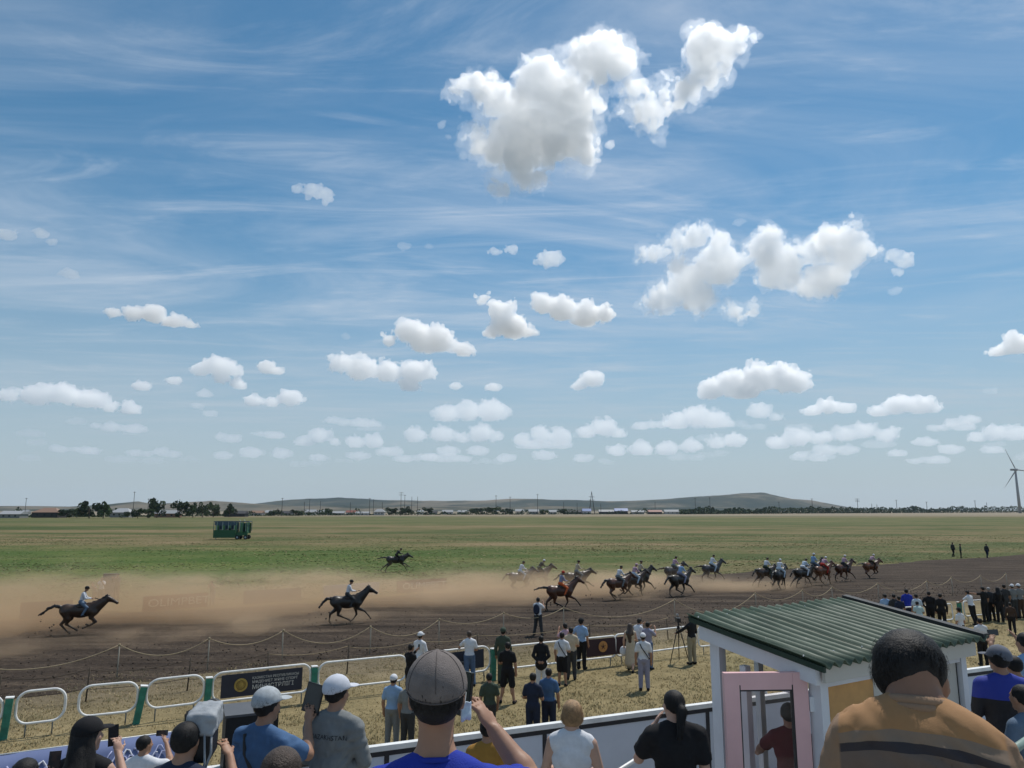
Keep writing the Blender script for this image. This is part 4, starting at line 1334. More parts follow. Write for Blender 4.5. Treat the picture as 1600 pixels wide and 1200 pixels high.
def hand(b, wrist, end, side, curl=0.35, r=0.0085, spread=1.0, up=None):
    """palm with four unequal bent fingers and a thumb leaving its side"""
    w = Vector(wrist); e = Vector(end); d = (e - w).normalized()
    u = Vector(up) if up else Vector((0, 0, 1))
    s = d.cross(u).normalized() * side
    n = s.cross(d).normalized() * side
    pc = w + d * 0.055
    M = np.array([[s.x, d.x, n.x], [s.y, d.y, n.y], [s.z, d.z, n.z]])
    b.ell(pc, (0.040, 0.055, 0.017), 'skin', M, 0.012)
    for i, (off, ln) in enumerate(((0.030, 0.070), (0.010, 0.080), (-0.011, 0.074), (-0.031, 0.058))):
        a = pc + d * 0.045 + s * off
        c1 = a + d * ln * 0.5 - n * ln * curl * 0.25 + s * off * 0.25 * spread
        c2 = c1 + d * ln * (0.5 - curl * 0.45) - n * ln * curl * 0.75
        b.limb(a, c1, r * 1.1, r, 'skin', 0.006); b.limb(c1, c2, r, r * 0.82, 'skin', 0.004)
    a = w + d * 0.03 + s * 0.032
    c1 = a + d * 0.035 + s * 0.030 - n * 0.012; c2 = c1 + d * 0.034 + s * 0.004 - n * 0.012
    b.limb(a, c1, r * 1.35, r * 1.1, 'skin', 0.010); b.limb(c1, c2, r * 1.1, r * 0.9, 'skin', 0.004)


def human(h=0.022, arms=('down', 'down'), legs='stand', sleeve='short', pants='long', fat=1.0, hair='short', lean=0.0, head_turn=0.0, head_tilt=0.0, fine=False, fold=0.0, only_top=None, wrists=None, curl=0.35, loose=0.0, jacket_hem=0.93, seed=0, drop=0.0):
    b = Body(0.035)
    W = fat
    sh = 'shirt'
    def L(p, f=1.0):                     # bend the upper body forward at the hips
        z = p[2] - 0.95
        if z <= 0 or lean == 0: return p
        c, s = math.cos(lean), math.sin(lean)
        return (p[0], p[1] * c + z * s, 0.95 - p[1] * s * 0 + z * c)
    tr = 'trousers' if pants != 'dress' else 'shirt'
    # trunk
    b.ell((0, -0.012, 0.94), (0.168 * W, 0.125 * W, 0.14), tr)
    b.ell(L((0, 0.0, 1.10)), (0.158 * W + loose * 0.5, 0.115 * W + loose * 0.4, 0.17), sh)
    b.ell(L((0, -0.005, 1.28)), (0.182 * W, 0.122 * W, 0.19), sh)
    b.limb(L((-0.145 * W, -0.012, 1.405)), L((0.145 * W, -0.012, 1.405)), 0.066, 0.066, sh, 0.06)
    b.limb(L((-0.06, -0.02, 1.44)), L((0.06, -0.02, 1.44)), 0.06, 0.06, sh, 0.05)
    if jacket_hem < 0.93: b.limb((0, -0.01, jacket_hem), L((0, 0, 1.08)), 0.175 * W + loose, 0.16 * W, sh, 0.05)
    else: b.ell(L((0, -0.008, 1.0)), (0.172 * W + loose, 0.128 * W + loose, 0.10), sh)
    # neck and head
    hc = Vector(L((0, 0.03 + drop * 0.5, 1.635 - drop)))
    b.limb(L((0, -0.012, 1.45)), L((0, 0.008, 1.56)), 0.064, 0.057, 'skin', 0.03)
    for s in (-1, 1): b.limb(L((s * 0.045, -0.025, 1.495)), L((s * 0.15 * W, -0.015, 1.425)), 0.036, 0.050, sh, 0.05)
    b.ell(L((0, -0.022, 1.468)), (0.082, 0.066, 0.046), sh, None, 0.03)
    q = Matrix.Rotation(head_turn, 3, 'Z') @ Matrix.Rotation(head_tilt, 3, 'X')
    def Hd(x, y, z): return tuple(hc + q @ Vector((x, y, z)))
    qn = np.array(q)
    b.ell(Hd(0, -0.012, 0.025), (0.078, 0.097, 0.096), 'skin', qn, 0.02)
    b.ell(Hd(0, 0.018, -0.042), (0.062, 0.070, 0.078), 'skin', qn, 0.03)
    b.limb(Hd(0, 0.088, 0.015), Hd(0, 0.108, -0.022), 0.009, 0.016, 'skin', 0.012)
    b.limb(Hd(0, 0.070, -0.098), Hd(0, 0.062, -0.102), 0.022, 0.02, 'skin', 0.02)
    if fine:
        for s in (-1, 1):
            b.ell(Hd(s * 0.034, 0.072, 0.032), (0.026, 0.012, 0.010), 'skin', qn, 0.012)          # brow
            b.ell(Hd(s * 0.046, 0.060, -0.020), (0.020, 0.020, 0.018), 'skin', qn, 0.02)           # cheek
            b.ell(Hd(s * 0.031, 0.072, 0.012), (0.012, 0.011, 0.009), 'print', qn, 0.002)           # eye
        b.ell(Hd(0, 0.083, -0.058), (0.022, 0.010, 0.007), 'skin', qn, 0.006)
        b.ell(Hd(0, 0.080, -0.068), (0.019, 0.010, 0.007), 'skin', qn, 0.006)
    for s in (-1, 1):
        b.ell(Hd(s * 0.081, -0.008, -0.005), (0.012, 0.020, 0.032), 'skin', qn, 0.008)
    if hair in ('short', 'long', 'bob', 'pony', 'grey'):
        b.ell(Hd(0, -0.024, 0.038), (0.088, 0.100, 0.092), 'hair', qn, 0.012)
        b.ell(Hd(0, -0.060, -0.005), (0.074, 0.050, 0.060), 'hair', qn, 0.02)
        if fine:
            for s in (-1, 1): b.ell(Hd(s * 0.074, -0.020, 0.008), (0.014, 0.030, 0.036), 'hair', qn, 0.012)
    if hair == 'bob':
        b.ell(Hd(0, -0.036, -0.020), (0.102, 0.082, 0.088), 'hair', qn, 0.02)
    if hair == 'long':
        b.limb(Hd(0, -0.06, 0.0), L((0, -0.125, 1.38)), 0.078, 0.095, 'hair', 0.03); b.limb(L((-0.03, -0.13, 1.38)), L((0.0, -0.15, 1.12)), 0.09, 0.05, 'hair', 0.04)
        b.limb(Hd(0.05, -0.03, 0.0), L((0.09, -0.08, 1.38)), 0.045, 0.05, 'hair', 0.03); b.limb(Hd(-0.05, -0.03, 0.0), L((-0.09, -0.08, 1.38)), 0.045, 0.05, 'hair', 0.03)
    if hair == 'pony':
        b.limb(Hd(0, -0.10, 0.03), Hd(0, -0.14, -0.02), 0.035, 0.04, 'hair', 0.02); b.limb(Hd(0, -0.14, -0.02), L((0, -0.16, 1.42)), 0.045, 0.025, 'hair', 0.02)
    # arms
    for s, pose in ((-1, arms[0]), (1, arms[1])):
        el, wr, hn = [tuple(x) for x in (pose if not isinstance(pose, str) else ARMS[pose])]
        S = L((s * 0.178 * W, -0.012, 1.40)); E = L((s * el[0], el[1], el[2])); Wr = L((s * wr[0], wr[1], wr[2])); Hn = L((s * hn[0], hn[1], hn[2]))
        mid = tuple(S[i] + (E[i] - S[i]) * 0.62 for i in range(3))
        if sleeve == 'none':
            b.limb(S, E, 0.052, 0.042, 'skin', 0.03)
        elif sleeve == 'short':
            b.limb(S, mid, 0.066 * W, 0.066 * W + 0.004, sh, 0.035); b.limb(mid, E, 0.046, 0.042, 'skin', 0.012)
        else:
            b.limb(S, E, 0.066 * W, 0.056, sh, 0.035)
        if sleeve == 'long':
            b.limb(E, tuple(E[i] + (Wr[i] - E[i]) * 0.93 for i in range(3)), 0.056, 0.044, sh, 0.03)
        m2 = tuple(E[i] + (Wr[i] - E[i]) * 0.3 for i in range(3))
        b.limb(E, m2, 0.043, 0.044, 'skin', 0.02); b.limb(m2, Wr, 0.044, 0.029, 'skin', 0.02)
        if fine:
            hand(b, Wr, Hn, s, curl)
        else:
            d = Vector(Hn) - Vector(Wr); d.normalize()
            w = Vector(Wr)
            b.limb(w, w + d * 0.08, 0.030, 0.036, 'skin', 0.02); b.limb(w + d * 0.08, w + d * 0.155, 0.031, 0.02, 'skin', 0.015)
            t = d.cross(Vector((0, 0, 1)))
            if t.length < 0.1: t = Vector((0, 1, 0))
            t.normalize(); b.limb(w + d * 0.03, w + d * 0.09 + t * 0.045 * s, 0.018, 0.013, 'skin', 0.012)
    # legs
    if only_top is None:
        lg = {'stand': (((-0.10, 0.01, 0.50), (-0.115, -0.02, 0.085)), ((0.10, 0.01, 0.50), (0.115, -0.02, 0.085))),
              'wide': (((-0.14, 0.02, 0.50), (-0.20, -0.02, 0.085)), ((0.14, 0.0, 0.50), (0.20, -0.02, 0.085))),
              'walk': (((-0.10, 0.14, 0.51), (-0.10, 0.20, 0.085)), ((0.10, -0.02, 0.50), (0.10, -0.30, 0.14))),
              'lean': (((-0.10, -0.08, 0.50), (-0.11, -0.22, 0.085)), ((0.12, -0.03, 0.50), (0.14, -0.20, 0.085))),
              'shift': (((-0.10, 0.04, 0.50), (-0.13, 0.02, 0.085)), ((0.08, 0.0, 0.50), (0.08, -0.03, 0.085)))}[legs]
        for s, (K, A) in zip((-1, 1), lg):
            Hp = (s * 0.092 * W, -0.005, 0.93)
            wide = 0.012
            if pants == 'long':
                b.limb(Hp, K, 0.094 * W + wide, 0.070 + wide, 'trousers', 0.04); b.limb(K, (A[0], A[1], A[2] + 0.03), 0.070 + wide, 0.058 + wide * 0.6, 'trousers', 0.02)
            elif pants == 'short':
                b.limb(Hp, (K[0], K[1], K[2] + 0.03), 0.096 * W + wide, 0.088 + wide, 'trousers', 0.04); b.limb(K, A, 0.056, 0.040, 'skin', 0.012)
                b.ell((K[0], K[1] - 0.03, K[2] - 0.13), (0.050, 0.056, 0.12), 'skin', None, 0.03)
            else:
                b.limb(K, A, 0.052, 0.038, 'skin', 0.02)
            b.limb((A[0], A[1] - 0.035, 0.050), (A[0] * 1.12, A[1] + 0.15, 0.040), 0.050, 0.042, 'shoes', 0.02)
        if pants == 'dress':
            b.limb((0, -0.01, 1.0), (0, 0, 0.32), 0.15, 0.23, 'shirt', 0.05)
    if fold > 0:
        def fd(p, d, fold=fold, seed=seed):
            q = p * np.array([7.0, 7.0, 13.0], np.float32)
            w = vnoise(p * 4.0, seed + 3)[:, None] * 2.0
            q2 = np.stack([p[:, 0] * 9 + p[:, 2] * 14 * np.sign(p[:, 0]), p[:, 1] * 9, p[:, 2] * 5 - np.abs(p[:, 0]) * 10], 1)
            nz = np.abs(vnoise(q + w, seed)) * 1.4 - 0.4 + (np.abs(vnoise(q2 + w, seed + 5)) * 1.8 - 0.5) * 0.8 + 0.25 * vnoise(p * 30.0, seed + 9)
            m = np.clip((1.53 - p[:, 2]) / 0.09, 0.15, 1) * (np.abs(d) < 0.06)
            return -nz * fold * m
        b.fold = fd
    b.L = L; b.Hd = Hd
    return b


def cloth(name, c, rough=0.85):
    return mat(name, c, rough, 0.10, 14.0, bump=0.35, bump_scale=180.0, spec=0.25)


SKIN = {'tan': mat('skin_tan', (0.36, 0.20, 0.13), 0.55, 0.10, 9.0, spec=0.35), 'dark': mat('skin_dark', (0.25, 0.135, 0.085), 0.55, 0.10, 9.0, spec=0.35), 'fair': mat('skin_fair', (0.50, 0.31, 0.23), 0.55, 0.08, 9.0, spec=0.35)}
HAIRC = {'black': mat('hair_black', (0.012, 0.011, 0.011), 0.62, 0.3, 40.0, bump=0.4, bump_scale=130.0, spec=0.3), 'blond': mat('hair_blond', (0.36, 0.22, 0.11), 0.55, 0.35, 30.0, bump=0.8, bump_scale=120.0), 'grey': mat('hair_grey', (0.30, 0.29, 0.28), 0.6, 0.2, 30.0), 'brown': mat('hair_brown', (0.06, 0.04, 0.03), 0.55, 0.3, 40.0, bump=0.8, bump_scale=130.0)}
CLOTH = dict(white=(0.66, 0.67, 0.70), black=(0.014, 0.014, 0.016), navy=(0.020, 0.028, 0.055), blue=(0.07, 0.14, 0.27), royal=(0.02, 0.04, 0.33), sky=(0.26, 0.40, 0.60), pale=(0.50, 0.58, 0.66), grey=(0.20, 0.21, 0.21), lilac=(0.27, 0.27, 0.36), beige=(0.50, 0.42, 0.31), olive=(0.055, 0.075, 0.055), khaki=(0.30, 0.26, 0.18), steel=(0.12, 0.17, 0.24), red=(0.40, 0.035, 0.025), orange=(0.62, 0.13, 0.04), brown=(0.06, 0.038, 0.028), pink=(0.50, 0.33, 0.40), denim=(0.09, 0.14, 0.23), charcoal=(0.045, 0.047, 0.05), maroon=(0.12, 0.022, 0.028), mint=(0.42, 0.52, 0.50), mustard=(0.36, 0.19, 0.04))


def C(n): return cloth('cloth_' + n, CLOTH[n])


def cap_mesh(h=0.012):
    b = Body(0.012)
    b.ell((0, -0.012, 0.022), (0.098, 0.114, 0.106), 'shirt')
    b.ell((0, 0.125, 0.026), (0.070, 0.078, 0.009), 'shirt', None, 0.012)
    b.ell((0, -0.012, 0.128), (0.010, 0.010, 0.006), 'shirt', None, 0.004)
    f0 = b.field
    b.field = lambda p: np.maximum(f0(p), 0.016 - p[:, 2].astype(np.float32) - 0.26 * np.clip(-p[:, 1], 0, 1).astype(np.float32))
    return b.mesh('cap', h, TAGS)


_CAP = []


def put_cap(o, b, m, name='cap', turn=0.0, tilt=0.0, scale=1.0, back=0.0, seams=False):
    if not _CAP: _CAP.append(cap_mesh())
    me = _CAP[0]
    c = bpy.data.objects.new(name, me); COL.objects.link(c)
    if not me.materials: me.materials.append(C('white'))
    c.material_slots[0].link = 'OBJECT'; c.material_slots[0].material = m
    c.parent = o
    p = b.Hd(0, -0.004, 0.022)
    c.location = p; c.rotation_euler = (tilt, 0, turn); c.scale = (scale,) * 3
    if seams:
        for k in range(6):
            a = R(30 + 60 * k)
            pts = []
            for i in range(11):
                t = R(4 + 8.6 * i)
                x, y, z = 0.0985 * math.sin(t) * math.cos(a), -0.012 + 0.1145 * math.sin(t) * math.sin(a), 0.022 + 0.1065 * math.cos(t)
                if z < 0.02 + 0.26 * min(0, y) : break
                pts.append((x, y, z))
            if len(pts) > 2: MB().tube(pts, 0.0011, 5).build('seam', mat('cap_stitch', (0.10, 0.085, 0.08), 0.9), c, True)
        pts = []
        for i in range(15):
            a = R(200 + 10 * i); x, y = 0.0965 * math.cos(a), -0.012 + 0.1125 * math.sin(a)
            pts.append((x, y, 0.024 + 0.26 * y))
        MB().tube(pts, 0.0022, 5).build('back_band', mat('cap_stitch', (0.10, 0.085, 0.08), 0.9), c, True)
    return c


def set_slots(o, mats):
    me = o.data
    while len(me.materials) < len(mats): me.materials.append(None)
    for i, m in enumerate(mats):
        o.material_slots[i].link = 'OBJECT'; o.material_slots[i].material = m


def strands(c, b, n, long, m):
    """thin locks lying over the hair, following it down and back"""
    me = c.data
    nv = len(me.vertices)
    if nv < 20: return
    co = np.empty(nv * 3, np.float32); no = np.empty(nv * 3, np.float32)
    me.vertices.foreach_get('co', co); me.vertices.foreach_get('normal', no)
    co = co.reshape(-1, 3); no = no.reshape(-1, 3)
    r = np.random.RandomState(nv)
    out = np.concatenate([b.field(co[i:i + 60] - np.array([0, 0, 0.012], np.float32)) for i in range(0, nv, 60)]) > 0.003
    ok = np.nonzero((no[:, 2] > -0.30) & out)[0]
    if len(ok) < 20: return
    k = ok[r.randint(0, len(ok), n)]
    p = co[k] + r.normal(size=(n, 3)) * 0.004; nn = no[k]
    g = np.tile(np.array([0, -0.25, -1.0], np.float32), (n, 1)) + r.normal(size=(n, 3)) * 0.22
    d = g - nn * np.einsum('ij,ij->i', g, nn)[:, None]
    d /= np.maximum(np.linalg.norm(d, axis=1), 1e-4)[:, None]
    side = np.cross(nn, d)
    ln = (r.uniform(0.007, 0.017, n) * (1 if long == 1 else 3))[:, None]; w = r.uniform(0.0008, 0.0018, n)[:, None]
    lift = r.uniform(0.02, 0.14, n)[:, None]
    a = p - side * w + nn * 0.0005; e = p + side * w + nn * 0.0005
    q = p + d * ln + nn * ln * lift
    V = np.stack([a, e, q], 1).reshape(-1, 3)
    s_ = link_mesh('hair_strands', to_mesh('strands', V, np.arange(len(V)).reshape(-1, 3), False), m, c)
    s_['kind'] = 'stuff'


def person(px, py, Ht, face, label, shirt='white', trousers='black', shoes='black', skin='tan', hairc='black', cap=None, group='people watching the race on the grass', z=0.0, cell=0.024, pos=None, **kw):
    """somebody standing on the ground at the photo point (px, py); face = heading in degrees, 0 = straight away from the stand"""
    g = ground(px, py, z) if pos is None else Vector(pos)
    s = Ht / 1.75
    b = human(h=cell, head_turn=R(kw.pop('turn', 0)), head_tilt=R(kw.pop('tilt', 0)), lean=R(kw.pop('lean', 0)), **kw)
    fine = kw.get('fine', False)
    bb = b.under(('shirt', 'trousers', 'hair'), 0.010) if fine else b
    me = bb.mesh('person', cell, TAGS)
    o = link_mesh('person', me, None, None, g, R(-face))
    o.scale = (s, s, s)
    if fine:
        for tg, nm, m in (('shirt', 'shirt', C(shirt)), ('trousers', 'trousers', C(trousers)), ('hair', 'hair', HAIRC[hairc])):
            sub = b.only(tg)
            if not sub.P: continue
            if tg == 'shirt': sub.fold = getattr(b, 'fold', None)
            if tg == 'hair':
                sub.fold = lambda p, d: 0.0030 * vnoise(p * np.array([150, 150, 22], np.float32), 3)
            c = link_mesh(nm, sub.mesh(nm, cell if tg != 'trousers' else max(cell, 0.016), TAGS), None, o)
            set_slots(c, [m] * 6)
            if tg == 'hair': strands(c, bb, 2600 if cell < 0.011 else 1300, 1 if kw.get('hair', 'short') in ('short', 'grey') else 2, m)
    set_slots(o, [SKIN[skin], HAIRC[hairc], C(shirt), C(trousers), C(shoes), C('black')])
    tag(o, label, 'person', group)
    if cap: put_cap(o, b, C(cap), turn=0, scale=1.0)
    o['_b'] = 0
    del o['_b']
    return o, b
# ------------------------------------------------------------------ people on the grass by the rail
def strap(o, b, m, z0=1.43, z1=0.98, side=1):
    pts = [(-0.11 * side, -0.085, z0 + 0.02), (-0.06 * side, -0.130, 1.33), (0.05 * side, -0.142, 1.18), (0.15 * side, -0.125, z1 + 0.05), (0.19 * side, -0.05, z1)]
    MB().tube([b.L(p) for p in pts], 0.016, 6).build('strap', m, o, True)


def held_phone(o, b, side=1, wide=False, name='phone'):
    """a phone in the raised hand: a thing of its own, placed where the hand is"""
    pass


def phone_at(p, face, label, size=(0.075, 0.010, 0.155), roll=0.0, m=None):
    q = MB().box((0, 0, 0), size).build('phone', m or mat('phone_black', (0.012, 0.012, 0.014), 0.25), None)
    q.location = p; q.rotation_euler = (R(-8), roll, R(-face))
    bv = MB().box((size[0] * 0.28, size[1] * 0.5 + 0.001, size[2] * 0.36), (size[0] * 0.3, 0.003, size[2] * 0.2)).build('lens', mat('lens_glass', (0.02, 0.02, 0.03), 0.1), q)
    MB().box((0, -size[1] * 0.5 - 0.0008, 0), (size[0] * 0.92, 0.001, size[2] * 0.95)).build('screen', mat('phone_screen', (0.03, 0.035, 0.04), 0.12), q)
    return tag(q, label, 'phone', 'phones held up by spectators')


def bag_mesh(o, p, size, m, name='bag'):
    b = Body(0.03)
    b.ell((0, 0, 0), size, 'shirt'); b.ell((0, 0, -size[2] * 0.4), (size[0] * 0.9, size[1], size[2] * 0.6), 'shirt')
    q = link_mesh(name, b.mesh(name, 0.02, TAGS), m, None)
    q.location = p
    return q


def world_of(o, p):
    return Matrix.Translation(o.location) @ Matrix.Rotation(o.rotation_euler.z, 4, 'Z') @ Matrix.Diagonal((*o.scale, 1)) @ Vector(p)


def build_people():
    G = 'people watching the race on the grass'
    o, b = person(655, 1075, 1.76, 30, 'person in white shirt and white cap behind the empty hoop panel end', 'white', 'grey', cap='white', sleeve='long', arms=('front', 'front'))
    o, b = person(640, 1100, 1.74, 40, 'person all in black filming with a raised phone beside the navy sign', 'black', 'black', arms=('phone', 'front'), sleeve='long', legs='shift')
    phone_at(world_of(o, (-0.09, 0.42, 1.60)), 40, 'black phone raised by the person all in black')
    person(733, 1071, 1.74, -10, 'person in white T-shirt and jeans leaning on the navy sign panel', 'white', 'denim', arms=('rail', 'front'), lean=8, legs='lean', hairc='brown')
    o, b = person(786, 1068, 1.80, 10, 'officer in green uniform and peaked cap near the green post', 'olive', 'olive', sleeve='long', arms=('down', 'down'))
    put_cap(o, b, C('olive'), 'peaked_cap', scale=1.05)
    person(793, 1099, 1.78, 12, 'person in black T-shirt and black shorts on the grass', 'black', 'black', pants='short', legs='wide', arms=('front', 'down'), turn=15)
    person(846, 1080, 1.72, 5, 'person in black jacket and white trousers with hands behind the back', 'black', 'white', arms=('back', 'back'), sleeve='long', jacket_hem=0.86, loose=0.02)
    o, b = person(879, 1072, 1.72, 20, 'person in white T-shirt and black shorts with a dark strap', 'white', 'black', pants='short', arms=('down', 'front'))
    strap(o, b, C('black'))
    person(893, 1062, 1.74, 10, 'person in beige shirt and dark trousers next to the officer in blue', 'beige', 'charcoal', arms=('phone', 'front'))
    person(884, 1050, 1.70, -20, 'person in pink shirt half hidden behind the group by the maroon sign', 'pink', 'grey', arms=('phone', 'phone'))
    o, b = person(909, 1046, 1.80, 30, 'officer in blue shirt and dark peaked cap beside the maroon sign', 'sky', 'black', arms=('hip', 'down'))
    put_cap(o, b, C('black'), 'peaked_cap', scale=1.06)
    o, b = person(841, 994, 1.74, 25, 'person with a dark backpack standing inside the rope', 'white', 'charcoal', arms=('phone', 'phone'), legs='wide')
    bp = bag_mesh(o, world_of(o, (0, -0.2, 1.24)), (0.16, 0.09, 0.23), C('navy'), 'backpack')
    bp.rotation_euler = (0, 0, R(-25)); tag(bp, 'dark backpack worn by the person inside the rope', 'backpack')
    o, b = person(986, 1049, 1.68, 15, 'woman in long beige dress beside the maroon sign', 'beige', 'beige', skin='fair', hair='long', hairc='brown', pants='dress', sleeve='none', legs='walk', arms=('down', 'front'))
    bg = bag_mesh(o, world_of(o, (-0.27, 0.1, 0.72)), (0.15, 0.08, 0.17), C('white'), 'shopping_bag')
    tag(bg, 'white carrier bag held by the woman in the beige dress', 'bag')
    o, b = person(1007, 1079, 1.78, 6, 'person in white T-shirt, white cap and lilac trousers standing alone on the grass', 'white', 'lilac', cap='white', arms=('down', 'down'), legs='stand')
    strap(o, b, C('black'))
    person(996, 1040, 1.72, 55, 'person in loose white shirt bending toward the rail', 'white', 'grey', arms=('phone', 'front'), lean=14, sleeve='long', hairc='black')
    person(1014, 1046, 1.68, 40, 'person in steel blue shirt behind the lone man in white', 'lilac', 'denim', arms=('phone', 'phone'))
    o, b = person(1082, 1038, 1.78, -30, 'camera operator in dark clothes standing at a tripod', 'black', 'khaki', arms=('rail', 'front'), sleeve='long', cap='black')
    # tripod with a video camera
    g = ground(1062, 1035)
    t = tag(empty('tripod', g), 'black camera tripod standing by the rail', 'tripod')
    MD = mat('tripod_black', (0.015, 0.015, 0.016), 0.5)
    for a in (80, 200, 320):
        MB().tube([(0.03 * math.cos(R(a)), 0.03 * math.sin(R(a)), 1.35), (0.42 * math.cos(R(a)), 0.42 * math.sin(R(a)), 0.0)], 0.022, 6, r2=0.014).build('leg', MD, t, True)
    MB().tube([(0, 0, 0.9), (0, 0, 1.48)], 0.025, 8).build('column', MD, t, True)
    MB().tube([(0, -0.05, 1.46), (0.10, -0.35, 1.30)], 0.012, 6).build('pan_handle', MD, t, True)
    c = tag(MB().box((0, 0, 0.09), (0.14, 0.34, 0.16)).build('video_camera', MD, None, loc=g + Vector((0, 0, 1.49))), 'black video camera mounted on the tripod', 'camera')
    MB().tube([(0, 0.17, 0.09), (0, 0.32, 0.09)], 0.055, 12).build('lens', MD, c, True)
    MB().box((0, 0.0, 0.22), (0.04, 0.22, 0.03)).build('handle', MD, c)
    MB().box((0.0, 0.12, 0.27), (0.09, 0.05, 0.06)).build('lamp_head', mat('lamp_head_grey', (0.4, 0.4, 0.4), 0.4), c)
    # pair close to the stand wall
    person(833, 1165, 1.72, 18, 'person in dark navy shirt, the darker of the pair by the stand wall', 'navy', 'navy', arms=('front', 'front'), cell=0.02)
    o, b = person(858, 1157, 1.75, 14, 'person in blue shirt, the brighter of the pair by the stand wall', 'blue', 'navy', arms=('front', 'down'), cell=0.02)
    o, b = person(612, 1172, 1.74, 8, 'person in light blue polo and white cap left of the big grey cap', 'sky', 'grey', cap='white', arms=('down', 'down'), cell=0.02)
    person(636, 1178, 1.70, 20, 'person in grey T-shirt partly hidden by the big grey cap', 'grey', 'charcoal', arms=('down', 'front'), cell=0.02)
    person(764, 1160, 1.66, -15, 'person in dark olive shirt seen beside the raised hand', 'olive', 'charcoal', arms=('down', 'down'), cell=0.02)
    # crowd at the rail on the far right
    GR = 'crowd leaning on the far rail'
    far = [
        (1297, 1003, 1.72, 10, 'person in white cap seen just above the green roof ridge', 'white', 'navy', dict(cap='white')),
        (1387, 984, 1.70, 20, 'person in pale blue shirt, first of the crowd right of the roof ridge', 'sky', 'navy', {}),
        (1401, 985, 1.72, 5, 'person in dark shirt, second of the crowd right of the roof ridge', 'charcoal', 'black', dict(arms=('front', 'front'))),
        (1409, 987, 1.66, -5, 'shorter person in navy standing before the tall one in blue', 'navy', 'black', {}),
        (1421, 980, 1.86, 10, 'tall person in royal blue jacket over navy trousers', 'royal', 'navy', dict(sleeve='long', arms=('front', 'front'))),
        (1436, 984, 1.70, 0, 'person in pale grey blue shirt behind the crouching one', 'pale', 'grey', {}),
        (1440, 992, 1.55, 12, 'stooping person in mint white shirt at the rail', 'mint', 'grey', dict(lean=25, arms=('front', 'front'))),
        (1456, 981, 1.76, 15, 'person in black suit, broader of the two in black', 'black', 'black', dict(sleeve='long', arms=('hip', 'down'), fat=1.1)),
        (1474, 985, 1.74, 25, 'slim person in black with legs apart beside the broad one', 'black', 'black', dict(sleeve='long', legs='walk')),
        (1521, 976, 1.70, -20, 'person in white shirt and dark skirt leaning at the far green post', 'white', 'black', dict(lean=14, arms=('rail', 'rail'), legs='lean')),
        (1541, 972, 1.80, -15, 'person in black stretching an arm out over the rail', 'black', 'black', dict(arms=('point', 'down'), sleeve='short')),
        (1551, 970, 1.72, 0, 'grey haired person in black between two people in black', 'charcoal', 'black', dict(hairc='grey', lean=6)),
        (1564, 972, 1.78, 5, 'person in black with long dark hair at the far rail', 'black', 'black', dict(hair='long', sleeve='long')),
        (1574, 966, 1.78, 10, 'person in charcoal shirt at the far rail beside the long haired one', 'charcoal', 'charcoal', {}),
        (1587, 966, 1.78, 0, 'person in grey shirt and white cap at the far rail', 'grey', 'charcoal', dict(cap='white')),
        (1597, 966, 1.80, -5, 'last person in grey at the edge of the picture by the rail', 'grey', 'brown', dict(cap='white')),
        (1583, 991, 1.45, 30, 'child in dark brown clothes walking on the grass', 'brown', 'black', dict(legs='walk', sleeve='long')),
        (1538, 1040, 1.72, 5, 'person in white T-shirt and black trousers right of the cabin roof corner', 'white', 'black', {}),
        (1504, 1010, 1.60, -20, 'person in white shirt and dark hat showing above the roof corner', 'white', 'charcoal', dict(cap='black')),
    ]
    for x, y, hh, fc, lab, s, t_, kw in far:
        person(x, y, hh, fc, lab, s, t_, group=GR, cell=0.028, **kw)
    # three men walking far out on the infield
    GW = 'dark figures out on the infield'
    person(1490, 869.5, 1.75, 70, 'dark figure on the infield, first of the pair', 'charcoal', 'black', group=GW, cell=0.035, legs='walk', sleeve='long')
    person(1502, 872, 1.70, 120, 'dark figure on the infield, second of the pair', 'olive', 'black', group=GW, cell=0.035, sleeve='long')
    person(1543, 872, 1.70, 60, 'dark figure standing alone on the infield near the picture edge', 'charcoal', 'navy', group=GW, cell=0.035, legs='walk', sleeve='long')
    # photographers in the dust across the track
    GP = 'photographers across the track'
    person(147, 946, 1.5, 185, 'photographer in grey crouching in the dust beyond the first horse', 'grey', 'charcoal', group=GP, cell=0.035, arms=('phone', 'phone'), lean=30)
    person(156, 944, 1.65, 175, 'photographer in white shirt in the dust beyond the first horse', 'white', 'charcoal', group=GP, cell=0.035, arms=('phone', 'phone'))
    person(181, 940, 1.75, 190, 'photographer in dark jacket beside the tall dark box in the dust', 'charcoal', 'black', group=GP, cell=0.035, arms=('phone', 'phone'), sleeve='long')
    person(331, 946, 1.55, 180, 'photographer right of the dark red board, bending over', 'olive', 'grey', group=GP, cell=0.035, arms=('phone', 'phone'), lean=25)
    g = ground(169, 938)
    q = tag(empty('equipment_case', g, R(20)), 'tall dark case standing among the photographers in the dust', 'case')
    MB().box((0, 0, 0.85), (0.75, 0.5, 1.6)).build('body', M_GREYB, q)
    MB().box((0, -0.27, 1.2), (0.5, 0.04, 0.05)).build('handle', M_POLE, q)
    MB().box((0, 0, 1.67), (0.79, 0.54, 0.04)).build('lid', M_POLE, q)


build_people()
